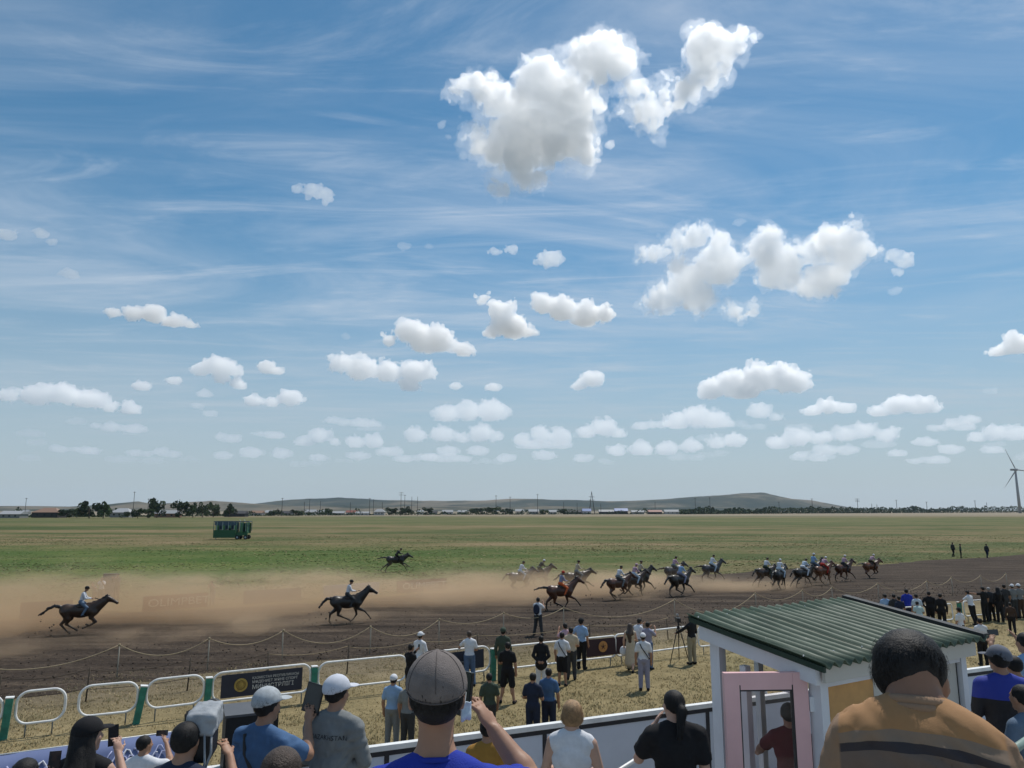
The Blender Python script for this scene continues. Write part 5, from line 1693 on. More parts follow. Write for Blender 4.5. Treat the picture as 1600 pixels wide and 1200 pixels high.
# ------------------------------------------------------------------ horses and riders
HT = ['coat', 'points', 'hoof']
POSE = {
    'gather': ([((-0.40, 0.78), (-0.56, 0.50), (-0.24, 0.30), (-0.12, 0.22)), ((-0.50, 0.78), (-0.74, 0.53), (-0.50, 0.24), (-0.38, 0.14))], [((0.48, 0.78), (0.72, 0.58), (0.46, 0.40), (0.36, 0.45)), ((0.47, 0.78), (0.62, 0.50), (0.30, 0.33), (0.20, 0.30))]),
    'reach': ([((-0.46, 0.80), (-0.82, 0.52), (-0.86, 0.17), (-0.76, 0.04)), ((-0.42, 0.78), (-0.46, 0.48), (-0.06, 0.30), (0.08, 0.24))], [((0.50, 0.80), (0.90, 0.62), (1.12, 0.38), (1.20, 0.28)), ((0.46, 0.78), (0.54, 0.45), (0.37, 0.20), (0.27, 0.14))]),
    'stretch': ([((-0.52, 0.82), (-0.95, 0.58), (-1.22, 0.34), (-1.30, 0.22)), ((-0.48, 0.80), (-0.78, 0.52), (-0.96, 0.17), (-0.90, 0.04))], [((0.50, 0.82), (0.86, 0.74), (1.12, 0.54), (1.22, 0.50)), ((0.48, 0.80), (0.80, 0.56), (0.96, 0.27), (1.04, 0.17))]),
    'land': ([((-0.44, 0.80), (-0.70, 0.60), (-0.92, 0.40), (-1.00, 0.46)), ((-0.42, 0.78), (-0.52, 0.46), (-0.30, 0.22), (-0.20, 0.16))], [((0.48, 0.80), (0.56, 0.45), (0.62, 0.14), (0.70, 0.04)), ((0.50, 0.80), (0.84, 0.66), (0.78, 0.36), (0.70, 0.34))]),
}


def horse_body(pose, neck=0.0):
    b = Body(0.07)
    b.limb((-0.45, 0, 1.13), (0.40, 0, 1.11), 0.265, 0.275, 'coat', 0.1)
    b.ell((0.02, 0, 1.04), (0.45, 0.24, 0.27), 'coat')
    b.ell((0.52, 0, 1.10), (0.25, 0.215, 0.31), 'coat')
    b.ell((-0.60, 0, 1.16), (0.29, 0.235, 0.27), 'coat')
    b.ell((0.36, 0, 1.38), (0.22, 0.07, 0.09), 'coat')
    n1 = (1.10, 0, 1.66 + neck)
    b.limb((0.58, 0, 1.26), n1, 0.215, 0.105, 'coat', 0.09)
    b.limb((0.66, 0, 1.08), (1.06, 0, 1.52 + neck), 0.15, 0.085, 'coat', 0.09)
    z = neck
    b.limb((1.12, 0, 1.70 + z), (1.50, 0, 1.47 + z), 0.112, 0.066, 'coat', 0.04)
    b.ell((1.22, 0, 1.60 + z), (0.12, 0.075, 0.10), 'coat', None, 0.04)
    b.ell((1.53, 0, 1.45 + z), (0.075, 0.062, 0.066), 'coat', None, 0.03)
    for s in (-1, 1):
        b.limb((1.08, s * 0.055, 1.78 + z), (1.08, s * 0.070, 1.92 + z), 0.032, 0.010, 'coat', 0.02)
        b.ell((1.26, s * 0.088, 1.68 + z), (0.022, 0.012, 0.018), 'points', None, 0.004)
        b.ell((1.56, s * 0.048, 1.46 + z), (0.014, 0.010, 0.012), 'points', None, 0.004)
    hind, fore = POSE[pose]
    for s, (S, K, F, Hf) in zip((1, -1), hind):
        y = s * 0.115
        b.limb((-0.62, y, 1.08), (S[0], y * 1.1, S[1]), 0.20, 0.135, 'coat', 0.08)
        b.limb((S[0], y * 1.1, S[1]), (K[0], y, K[1]), 0.125, 0.060, 'coat', 0.04)
        b.limb((K[0], y, K[1]), (F[0], y, F[1]), 0.056, 0.036, 'points', 0.02)
        b.limb((F[0], y, F[1]), (Hf[0], y, Hf[1]), 0.042, 0.040, 'points', 0.015)
        d = Vector((Hf[0] - F[0], 0, Hf[1] - F[1])).normalized()
        b.limb((Hf[0], y, Hf[1]), (Hf[0] + d.x * 0.05, y, Hf[1] + d.z * 0.05), 0.046, 0.055, 'hoof', 0.01)
    for s, (E, K, F, Hf) in zip((-1, 1), fore):
        y = s * 0.125
        b.limb((0.56, y, 1.02), (E[0], y, E[1]), 0.150, 0.100, 'coat', 0.07)
        b.limb((E[0], y, E[1]), (K[0], y, K[1]), 0.086, 0.052, 'coat', 0.03)
        b.limb((K[0], y, K[1]), (F[0], y, F[1]), 0.047, 0.034, 'points', 0.02)
        b.limb((F[0], y, F[1]), (Hf[0], y, Hf[1]), 0.040, 0.038, 'points', 0.015)
        d = Vector((Hf[0] - F[0], 0, Hf[1] - F[1])).normalized()
        b.limb((Hf[0], y, Hf[1]), (Hf[0] + d.x * 0.05, y, Hf[1] + d.z * 0.05), 0.044, 0.052, 'hoof', 0.01)
    return b


def hair_strip(pts, r0, r1, seed, amp=0.5, flat=(1, 0.5, 1)):
    b = Body(0.04)
    n = len(pts)
    for i in range(n - 1):
        a = r0 + (r1 - r0) * i / (n - 1); c = r0 + (r1 - r0) * (i + 1) / (n - 1)
        b.limb(pts[i], pts[i + 1], a, c, 'coat')
    f0 = b.field
    b.field = lambda p: f0(p) + (amp * r0) * (vnoise(p * np.array([16, 30, 30], np.float32), seed) * 0.7 + 0.4 * vnoise(p * np.array([30, 60, 60], np.float32), seed + 2))
    return b.mesh('hair', 0.022, HT)


def rider_body(lean, up):
    b = Body(0.035)
    z0 = 1.46
    c, s = math.cos(lean), math.sin(lean)
    def T(x, y, z): return (0.0 + x * c + (z) * s, y, z0 + up + z * c - x * s * 0.4)
    b.ell(T(0, 0, 0.04), (0.13, 0.155, 0.12), 'trousers')
    b.ell(T(0, 0, 0.20), (0.105, 0.14, 0.16), 'shirt')
    b.ell(T(0.01, 0, 0.36), (0.115, 0.165, 0.15), 'shirt')
    b.limb(T(0, -0.13, 0.45), T(0, 0.13, 0.45), 0.058, 0.058, 'shirt', 0.05)
    b.limb(T(0.01, 0, 0.48), T(0.04, 0, 0.58), 0.05, 0.048, 'skin', 0.02)
    b.ell(T(0.06, 0, 0.66), (0.088, 0.070, 0.105), 'skin', None, 0.02)
    b.ell(T(0.045, 0, 0.705), (0.105, 0.088, 0.085), 'hair', None, 0.01)
    b.ell(T(0.15, 0, 0.685), (0.045, 0.06, 0.012), 'hair', None, 0.01)
    for sd in (-1, 1):
        S = T(0, sd * 0.155, 0.44); E = (S[0] + 0.10, sd * 0.235, S[2] - 0.22); W = (S[0] + 0.32, sd * 0.09, S[2] - 0.24)
        b.limb(S, E, 0.056, 0.048, 'shirt', 0.03); b.limb(E, W, 0.044, 0.032, 'shirt', 0.02); b.limb(W, (W[0] + 0.07, sd * 0.06, W[2] - 0.02), 0.032, 0.026, 'skin', 0.015)
        Hp = (0.0, sd * 0.12, z0 + 0.04 + up); K = (0.30, sd * 0.30, 1.26 + up * 0.6); A = (0.12, sd * 0.31, 0.92); T2 = (0.27, sd * 0.33, 0.88)
        b.limb(Hp, K, 0.092, 0.066, 'trousers', 0.04); b.limb(K, A, 0.064, 0.046, 'trousers', 0.02); b.limb(A, T2, 0.045, 0.036, 'shoes', 0.02)
    return b


COAT = dict(dark=(0.020, 0.015, 0.012), bay=(0.075, 0.026, 0.013), chestnut=(0.13, 0.045, 0.018), brown=(0.045, 0.025, 0.016), dun=(0.12, 0.075, 0.045), red=(0.16, 0.045, 0.018), black=(0.012, 0.011, 0.012), greyish=(0.055, 0.052, 0.055))


def coat(n): return mat('coat_' + n, COAT[n], 0.38, 0.35, 4.0, spec=0.5)


def build_horses():
    bodies = {k: horse_body(k, n) for k, n in (('gather', -0.06), ('reach', 0.04), ('stretch', -0.16), ('land', -0.02))}
    meshes = {k: b.mesh('horse', 0.032, HT) for k, b in bodies.items()}
    neck = dict(gather=-0.06, reach=0.04, stretch=-0.16, land=-0.02)
    tails = [hair_strip([(-0.84, 0, 1.30), (-1.05, 0, 1.36), (-1.32, 0, 1.26), (-1.55, 0.02, 1.04), (-1.70, 0.05, 0.98)], 0.075, 0.035, 3, 0.6),
             hair_strip([(-0.84, 0, 1.30), (-1.02, 0, 1.30), (-1.24, 0, 1.12), (-1.40, 0.03, 0.88)], 0.085, 0.04, 9, 0.6),
             hair_strip([(-0.84, 0, 1.30), (-1.08, 0, 1.33), (-1.40, 0, 1.30), (-1.66, 0.02, 1.22)], 0.070, 0.03, 15, 0.6)]
    manes = {k: hair_strip([(0.48, 0, 1.44), (0.70, 0, 1.52 + neck[k] * 0.3), (0.92, 0, 1.68 + neck[k] * 0.7), (1.06, 0, 1.80 + neck[k]), (1.16, 0, 1.80 + neck[k])], 0.055, 0.045, 5, 0.7) for k in neck}
    riders = {k: rider_body(l, u).mesh('rider', 0.026, TAGS) for k, (l, u) in dict(sit=(R(12), 0.0), forward=(R(38), 0.06), mid=(R(24), 0.02)).items()}
    pad = Body(0.03); pad.ell((0.0, 0, 1.30), (0.27, 0.262, 0.135), 'coat'); pad_me = pad.mesh('saddle', 0.03, HT)
    leather = mat('dark_leather', (0.03, 0.02, 0.016), 0.5)
    pts = mat('dark_points', (0.012, 0.010, 0.010), 0.6); hoof = mat('hoof_horn', (0.05, 0.045, 0.04), 0.6)
    L = [
        # hoof point, heading, pose, coat, tail, rider pose, shirt, trousers, head, size, labels
        (122, 992, 22, 'gather', 'brown', 0, 'sit', 'white', 'steel', 'black', 1.0, 'brown horse galloping alone in the dust near the picture edge', 'young rider in white vest on the brown horse near the picture edge'),
        (541, 975, 22, 'reach', 'dark', 1, 'sit', 'white', 'charcoal', 'black', 1.0, 'dark brown horse galloping alone before the pale board', 'young rider in white top on the lone dark brown horse'),
        (618, 894, 18, 'stretch', 'black', 2, 'forward', 'charcoal', 'black', 'black', 1.04, 'black horse galloping alone on the grass beyond the boards', 'rider in dark vest on the black horse out on the grass'),
        (876, 954, 24, 'reach', 'bay', 2, 'sit', 'lilac', 'orange', 'red', 1.02, 'reddish bay horse nearest the rope carrying the rider in orange trousers', 'rider in orange trousers and red cap'),
        (812, 926, 28, 'gather', 'greyish', 1, 'mid', 'white', 'pale', 'black', 1.0, 'greyish horse, rear one of the dusty pair at the back', 'rider in white on the rear horse of the dusty pair'),
        (842, 920, 26, 'land', 'dun', 0, 'forward', 'charcoal', 'olive', 'white', 1.0, 'dun horse, front one of the dusty pair at the back', 'rider in dark shirt and white helmet on the dun horse'),
        (901, 928, 24, 'stretch', 'brown', 0, 'sit', 'beige', 'grey', 'black', 1.04, 'tall necked brown horse behind the rider in orange trousers', 'rider in pale shirt with dark braces on the tall necked brown horse'),
        (966, 938, 32, 'gather', 'bay', 1, 'mid', 'white', 'grey', 'black', 1.0, 'dark bay horse at the rear of the middle bunch', 'rider in white at the rear of the middle bunch'),
        (990, 932, 30, 'land', 'brown', 0, 'mid', 'pink', 'pale', 'pink', 1.0, 'brown horse in the centre of the middle bunch', 'rider in pink in the centre of the middle bunch'),
        (1000, 927, 30, 'reach', 'dark', 0, 'sit', 'beige', 'olive', 'brown', 1.02, 'near black horse leading the middle bunch', 'rider in beige leading the middle bunch'),
        (1063, 932, 34, 'reach', 'dark', 1, 'mid', 'sky', 'lilac', 'black', 1.02, 'dark horse nearest the rope in the second pair', 'rider in light blue on the dark horse of the second pair'),
        (1053, 914, 30, 'gather', 'greyish', 2, 'mid', 'pink', 'grey', 'black', 1.0, 'greyish horse at the back of the second pair', 'rider in rose shirt on the greyish horse of the second pair'),
        (1112, 910, 24, 'reach', 'greyish', 2, 'mid', 'white', 'pale', 'black', 1.0, 'grey brown horse running alone between the second pair and the leaders', 'rider in white on the grey brown horse running alone'),
        (1197, 917, 30, 'stretch', 'brown', 1, 'mid', 'white', 'olive', 'black', 1.0, 'brown horse, rear one of the dark pair behind the leaders', 'rider in white and black cap on the rear horse of the dark pair'),
        (1219, 922, 48, 'land', 'black', 1, 'mid', 'white', 'pale', 'white', 1.02, 'black horse, front one of the dark pair behind the leaders', 'rider in white and white cap on the black horse'),
        (1256, 918, 30, 'stretch', 'dark', 1, 'forward', 'pale', 'white', 'black', 1.0, 'dark horse at the rear of the leading bunch', 'rider in grey blue at the rear of the leading bunch'),
        (1272, 910, 30, 'reach', 'black', 0, 'sit', 'sky', 'steel', 'white', 1.05, 'black horse behind the others in the leading bunch', 'rider in light blue sitting highest in the leading bunch'),
        (1287, 914, 30, 'land', 'chestnut', 2, 'forward', 'pink', 'red', 'white', 1.02, 'chestnut horse at the front of the leading bunch', 'rider in rose shirt and white cap on the chestnut horse'),
        (1319, 909, 26, 'reach', 'bay', 2, 'mid', 'pink', 'charcoal', 'white', 0.98, 'bay horse running second in the race', 'rider in pale pink with white cap running second'),
        (1362, 904, 24, 'gather', 'chestnut', 2, 'forward', 'pink', 'brown', 'white', 0.96, 'chestnut horse leading the whole race', 'rider leading the whole race in faded pink'),
    ]
    seen = set()
    for i, (x, y, hd, pose, ct, tl, rp, sh, tr, hr, sc, lab, rlab) in enumerate(L):
        g = ground(x, y)
        o = bpy.data.objects.new('horse', meshes[pose]); COL.objects.link(o)
        o.location = g; o.rotation_euler = (0, 0, R(hd)); o.scale = (sc,) * 3
        set_slots(o, [coat(ct), pts if ct not in ('greyish', 'dun') else coat('brown'), hoof])
        tag(o, lab, 'horse', 'horses in the race')
        for nm, me, m in (('tail', tails[tl], coat('black' if ct != 'greyish' else 'brown')), ('mane', manes[pose], coat('black' if ct not in ('chestnut',) else 'brown')), ('saddle', pad_me, leather)):
            c = bpy.data.objects.new(nm, me); COL.objects.link(c); c.parent = o
            set_slots(c, [m])
        z = neck[pose]
        mb = MB()
        for s in (-1, 1):
            mb.tube([(1.44, s * 0.065, 1.50 + z), (1.0, s * 0.13, 1.52 + z * 0.5), (0.55, s * 0.08, 1.66)], 0.010, 4)
        mb.tube([(1.36 + 0.085 * math.cos(R(k * 45)) * 0.5, 0.085 * math.sin(R(k * 45)), 1.555 + z + 0.085 * math.cos(R(k * 45)) * 0.9) for k in range(8)], 0.010, 4, closed=True)
        mb.build('bridle', leather, o, True)
        r = bpy.data.objects.new('person', riders[rp]); COL.objects.link(r)
        r.location = g; r.rotation_euler = (0, 0, R(hd)); r.scale = (sc,) * 3
        hm = {'black': HAIRC['black'], 'white': C('white'), 'red': C('red'), 'pink': C('pink'), 'brown': HAIRC['brown']}[hr]
        set_slots(r, [SKIN['dark'], hm, C(sh), C(tr), C('black')])
        tag(r, rlab, 'person', 'riders in the race')


build_horses()


# ------------------------------------------------------------------ dust thrown up by the horses
def build_dust():
    r = random.Random(4)
    # puffs: (x, y of its foot in the photo, length, height, across)
    P = []
    def puff(x, y, L, Hh, Wd):
        g = ground(x, y)
        P.append((g.dot(TE), g.dot(TN), L, Wd, Hh))
    for x in range(-180, 1180, 26):
        y = np.interp(x, [-180, 0, 200, 420, 600, 820, 950, 1080, 1180], [1000, 985, 970, 956, 946, 933, 927, 918, 911])
        hh = np.interp(x, [-180, 0, 200, 420, 600, 820, 950, 1080, 1180], [2.5, 2.3, 2.1, 1.8, 1.6, 1.7, 1.4, 1.0, 0.7])
        puff(x, y + r.uniform(-10, 12), r.uniform(2.0, 3.6), hh * r.uniform(0.7, 1.15), r.uniform(2.0, 3.4))
        if x < 1050: puff(x, y - 6 + r.uniform(-8, 8), r.uniform(2.4, 4.2), hh * r.uniform(0.7, 1.1), r.uniform(2.0, 3.6))
    for x, y in ((1000, 940), (1040, 936), (1085, 925), (1130, 918), (1165, 921), (1185, 922), (1205, 925), (1240, 924), (1270, 920), (1300, 915)):
        puff(x, y, r.uniform(1.4, 2.2), r.uniform(0.5, 0.85), r.uniform(1.2, 2.0))
    for hx, hy in ((122, 990), (541, 973), (876, 952), (812, 924), (842, 919), (901, 926), (966, 936), (990, 930), (1000, 925), (1063, 930), (1053, 912), (1112, 908), (1197, 915), (1219, 920), (1256, 916), (1287, 912), (1319, 908)):
        for k in range(4):                # a plume behind every horse, rising as it drifts back
            g = ground(hx, hy) - TE * (1.0 + 1.9 * k + r.uniform(-0.4, 0.4)) + TN * r.uniform(-0.4, 0.6)
            P.append((g.dot(TE), g.dot(TN), 0.9 + 0.35 * k, 0.8 + 0.25 * k, 0.35 + 0.28 * k * r.uniform(0.7, 1.3)))
    for x in range(250, 600, 30): puff(x, 912 - (x - 250) * 0.02, 3.0, r.uniform(0.7, 1.3), 2.0)
    for x in range(-180, 700, 40):
        y = np.interp(x, [-180, 0, 200, 420, 700], [1030, 1022, 1008, 985, 960])
        puff(x, y + r.uniform(-6, 6), r.uniform(1.8, 3.0), r.uniform(0.5, 1.1), r.uniform(1.5, 2.6))
    A = np.array(P, np.float32)

    def field(p, lev, cl, seed):
        p = p.astype(np.float32)
        s = np.zeros(len(p), np.float32)
        u0, u1 = float(p[:, 0].min()), float(p[:, 0].max())
        for a in A[(A[:, 0] + 2.2 * A[:, 2] > u0) & (A[:, 0] - 2.2 * A[:, 2] < u1)]:
            e = ((p[:, 0] - a[0]) / a[2]) ** 2 + ((p[:, 1] - a[1]) / a[3]) ** 2 + (p[:, 2] / a[4]) ** 2
            s += np.exp(-e * 1.2)
        nz = fbm(p * np.array([0.38, 0.55, 0.95], np.float32), 4, seed, 0.62)
        s = s + nz * 2.3 * np.clip(s, 0, 1.6)
        return np.maximum((lev - s) * 1.2, 0.06 - p[:, 2])

    lo = np.array([A[:, 0].min() - 4, A[:, 1].min() - 5, 0.0]); hi = np.array([A[:, 0].max() + 4, A[:, 1].max() + 5, 3.6])
    for k, (lev, dens, lab) in enumerate(((0.32, 0.009, 'thin outer veil of dust over the track'), (0.9, 0.026, 'tan dust trailing behind the galloping horses'), (1.5, 0.062, 'thick core of the dust along the track'), (2.2, 0.13, 'densest billows of dust low over the track'))):
        v, f = surface(lambda p: field(p, lev, 0, 50), lo, hi, 0.34, lip=1.2, pad=0.6, step=3)
        if len(f) == 0: continue
        w = np.stack([v[:, 0] * TE.x + v[:, 1] * TN.x, v[:, 0] * TE.y + v[:, 1] * TN.y, v[:, 2]], 1)
        tag(link_mesh('dust', to_mesh('dust', w, f), volume_mat('dust_%d' % k, (0.87, 0.67, 0.46), dens, 0.35)), lab, 'dust', kind='stuff')


build_dust()


def build_clods():
    r = random.Random(21)
    ico = [(0, 0, 1), (0.9, 0, 0.3), (0.2, 0.8, 0.3), (-0.7, 0.5, 0.2), (-0.6, -0.6, 0.3), (0.3, -0.9, 0.2), (0.1, 0, -0.8)]
    fc = [(0, 1, 2), (0, 2, 3), (0, 3, 4), (0, 4, 5), (0, 5, 1), (6, 2, 1), (6, 3, 2), (6, 4, 3), (6, 5, 4), (6, 1, 5)]
    mb = MB()
    spots = [(100, 992), (525, 975), (860, 954), (955, 938), (1052, 932), (1168, 915), (1215, 922), (1262, 917), (1310, 909)]
    for x, y in spots:
        g = ground(x, y)
        for _ in range(16):
            s = r.uniform(0.02, 0.075)
            c = g + TE * r.gauss(-0.6, 0.7) + TN * r.gauss(0, 0.45) + Vector((0, 0, abs(r.gauss(0, 0.35)) + 0.06))
            mb.add([c + Vector(v) * s * r.uniform(0.7, 1.2) for v in ico], fc)
    # loose lumps lying all over the near edge of the soil
    for _ in range(2600):
        u = r.uniform(-30, 60); v = 29.8 + abs(r.gauss(0, 4.0)); s = r.uniform(0.015, 0.055)
        c = tv(u, v, 0.045)
        a = r.uniform(0, 6.3)
        mb.add([c + Matrix.Rotation(a, 3, 'Z') @ Vector(v_) * s for v_ in ico], fc)
    tag(mb.build('soil_clods', mat('soil_clod', (0.050, 0.037, 0.028), 0.95, 0.3, 2.0)), 'loose dark clods of soil on the track', 'soil', kind='stuff')


build_clods()
# ------------------------------------------------------------------ the spectators' stand
ST_ANG = R(24.0)
SA = Vector((math.cos(ST_ANG), math.sin(ST_ANG), 0)); SN = Vector((-math.sin(ST_ANG), math.cos(ST_ANG), 0))
WALK = 2.58
W0 = Vector((-1.5, 7.69, 0)); WD = Vector((2.31 + 1.5, 9.38 - 7.69, 0)).normalized(); WN = Vector((-WD.y, WD.x, 0))
W_ANG = math.atan2(WD.y, WD.x)


def build_stand():
    conc = mat('stand_concrete', (0.30, 0.30, 0.29), 0.9, 0.18, 2.0, bump=0.4, bump_scale=30.0)
    o = tag(empty('grandstand', (0, 0, 0)), 'stepped concrete stand under the front spectators', 'grandstand', kind='structure')
    for w0, w1, z in ((-3.5, 0.7, 4.10), (0.7, 2.0, 3.71), (2.0, 3.0, 3.52), (3.0, 4.4, 3.10)):
        MB().hexa([SA * -12 + SN * w0, SA * 16 + SN * w0, SA * 16 + SN * w1, SA * -12 + SN * w1] + [p + Vector((0, 0, z)) for p in (SA * -12 + SN * w0, SA * 16 + SN * w0, SA * 16 + SN * w1, SA * -12 + SN * w1)]).build('step', conc, o)
    a = SA * -12 + SN * 4.401; b = SA * 16 + SN * 4.401; c = W0 + WD * 15 + WN * -0.04; d = W0 + WD * -11 + WN * -0.04
    top = Vector((0, 0, WALK))
    MB().hexa([a, b, c, d, a + top, b + top, c + top, d + top]).build('walkway', conc, o)
    # low terrace outside the wall at the left, carrying the man in white with the phone
    e = W0 + WD * -11 + WN * 0.12; f = W0 + WD * -1.6 + WN * 0.12
    MB().hexa([e, f, f + WN * 4.2, e + WN * 4.2] + [p + Vector((0, 0, 1.0)) for p in (e, f, f + WN * 4.2, e + WN * 4.2)]).build('terrace', conc, o)
    # front parapet of panels with a white cap
    pan = mat('parapet_panel', (0.60, 0.65, 0.74), 0.55, 0.07, 1.5); jt = mat('panel_joint', (0.03, 0.03, 0.035), 0.7)
    w = tag(empty('parapet', W0, W_ANG), 'grey blue panel parapet with white cap along the stand front', 'parapet')
    x = -10.6; step = 1.78; x += 0.06
    k = 0
    cuts = [-10.5, -8.7, -6.9, -5.1, -3.3, -1.5, 0.28, 2.02, 4.20, 6.2, 8.2, 10.2, 12.2]
    for x0, x1 in zip(cuts[:-1], cuts[1:]):
        p = MB().box(((x0 + x1) / 2, 0, 3.0), (x1 - x0 - 0.05, 0.03, 0.92)).build('panel', pan, w)
        MB().box((x0, 0, 3.0), (0.045, 0.05, 0.92)).build('joint_post', jt, w)
        if abs(x0 - 2.02) < 0.01:
            inkb = mat('sand_print', (0.44, 0.38, 0.29), 0.6)
            text('lettering', 'ОҮТ', 0.17, inkb, p, (x0 + 1.62, -0.018, 3.06), (R(90), 0, 0), 'LEFT', 0.002)
            text('lettering', 'ЕЖЕ', 0.17, inkb, p, (x0 + 1.62, -0.018, 2.88), (R(90), 0, 0), 'LEFT', 0.002)
            MB().disc((x0 + 0.55, -0.018, 2.80), 0.16, (0, 1, 0), 0.004, 24).build('round_print', mat('rose_print', (0.42, 0.33, 0.33), 0.6), p)
    MB().box((0.8, 0, 3.485), (23.0, 0.075, 0.05)).build('cap', M_WHITE, w)
    MB().box((0.8, -0.002, 3.435), (23.0, 0.045, 0.05)).build('seal', jt, w)
    # white hand rail in front of it
    h = tag(empty('handrail', W0, W_ANG), 'bent white tube handrail inside the stand front', 'handrail')
    MB().tube([(-1.0, -0.35, 3.22), (0.35, -0.35, 3.22), (1.35, -0.38, 3.17), (1.9, -0.5, 3.05), (2.5, -0.5, 3.05), (2.9, -0.42, 3.15), (3.6, -0.35, 3.22)], 0.022, 10).build('tube', M_WHITE, h, True)
    MB().tube([(-10.0, -0.30, 3.22), (-1.3, -0.30, 3.22)], 0.022, 10).build('tube', M_WHITE, h, True)
    for x in (-8, -6, -4, -2, -0.8, 0.6, 3.4): MB().tube([(x, -0.33, 2.58), (x, -0.33, 3.2)], 0.018, 8).build('upright', M_WHITE, h, True)
    # side rail at the lower right corner
    p0 = at_depth(1572, 1180, 3.3); p1 = at_depth(1625, 1142, 4.3)
    r = tag(empty('stair_rail', (p0.x, p0.y, 3.10), 0.0), 'green stair rail with white tube joint at the lower corner', 'handrail')
    h0 = p0.z - 3.10
    MB().tube([(0, 0, h0), (p1.x - p0.x, p1.y - p0.y, p1.z - 3.10)], 0.018, 8).build('tube', mat('pale_green_paint', (0.22, 0.30, 0.26), 0.5), r, True)
    MB().tube([(-0.10, -0.03, h0 + 0.01), (0.02, 0, h0)], 0.024, 8).build('joint', M_WHITE, r, True)
    MB().tube([(0.0, 0, h0), (0.0, 0, 0)], 0.018, 8).build('upright', M_WHITE, r, True)
    # blue fabric banner on the grass side at the left
    a = ground(-30, 1184, 1.25); b = ground(282, 1142, 1.25)
    d = b - a; L = d.length
    bn = tag(empty('banner', (a.x, a.y, 0), math.atan2(d.y, d.x)), 'long blue fabric banner with pale brush ornament', 'banner')
    fb = mat('blue_fabric', (0.135, 0.175, 0.33), 0.8, 0.10, 1.2)
    n = 40; vs = []; fs = []
    for i in range(n + 1):
        x = L * i / n
        for j in range(7):
            z = 0.0 + 1.25 * j / 6
            vs.append((x, 0.03 * math.sin(x * 2.1) * (1 - j / 6) + 0.012 * math.sin(x * 5 + j) - 0.85 * (1 - j / 6), z))
    for i in range(n):
        for j in range(6): fs.append((i * 7 + j, (i + 1) * 7 + j, (i + 1) * 7 + j + 1, i * 7 + j + 1))
    q = MB().add(vs, fs).build('fabric', fb, bn, True)
    so = q.modifiers.new('thick', 'SOLIDIFY'); so.thickness = 0.004
    rr = random.Random(8)
    MB().tube([(0.02, 0.02, 1.25), (L - 0.02, 0.02, 1.25)], 0.015, 6).build('top_cord', M_WHITE, bn, True)
    orn = mat('lilac_print', (0.42, 0.45, 0.66), 0.8); orw = mat('pale_print', (0.62, 0.64, 0.70), 0.8)
    for k in range(24):
        x = 0.35 + k * (L - 0.7) / 23
        zc = 0.98 - 0.10 * (k % 2)
        pts = []
        for t in range(7):
            u = t / 6
            zz = zc + 0.10 * math.sin(u * 6.3 + k); pts.append((x + (u - 0.5) * 0.32, -0.85 * (1 - zz / 1.25) - 0.03, zz))
        MB().tube(pts, 0.020, 5, r2=0.012).build('brush_stroke', orn if k % 3 else orw, q, True)
    pts = [(L * (0.12 + 0.5 * t / 16), 0, 0.76 + 0.10 * math.sin(t / 16 * 3.1)) for t in range(17)]
    MB().tube([(p[0], -0.85 * (1 - p[2] / 1.25) - 0.03, p[2]) for p in pts], 0.035, 6, r2=0.015).build('brush_stroke', orw, q, True)
    for x in (0.05, L / 2, L - 0.05): MB().tube([(x, 0.06, 0), (x, 0.06, 1.27)], 0.02, 6).build('stake', M_WHITE, bn, True)


build_stand()
build_grass()


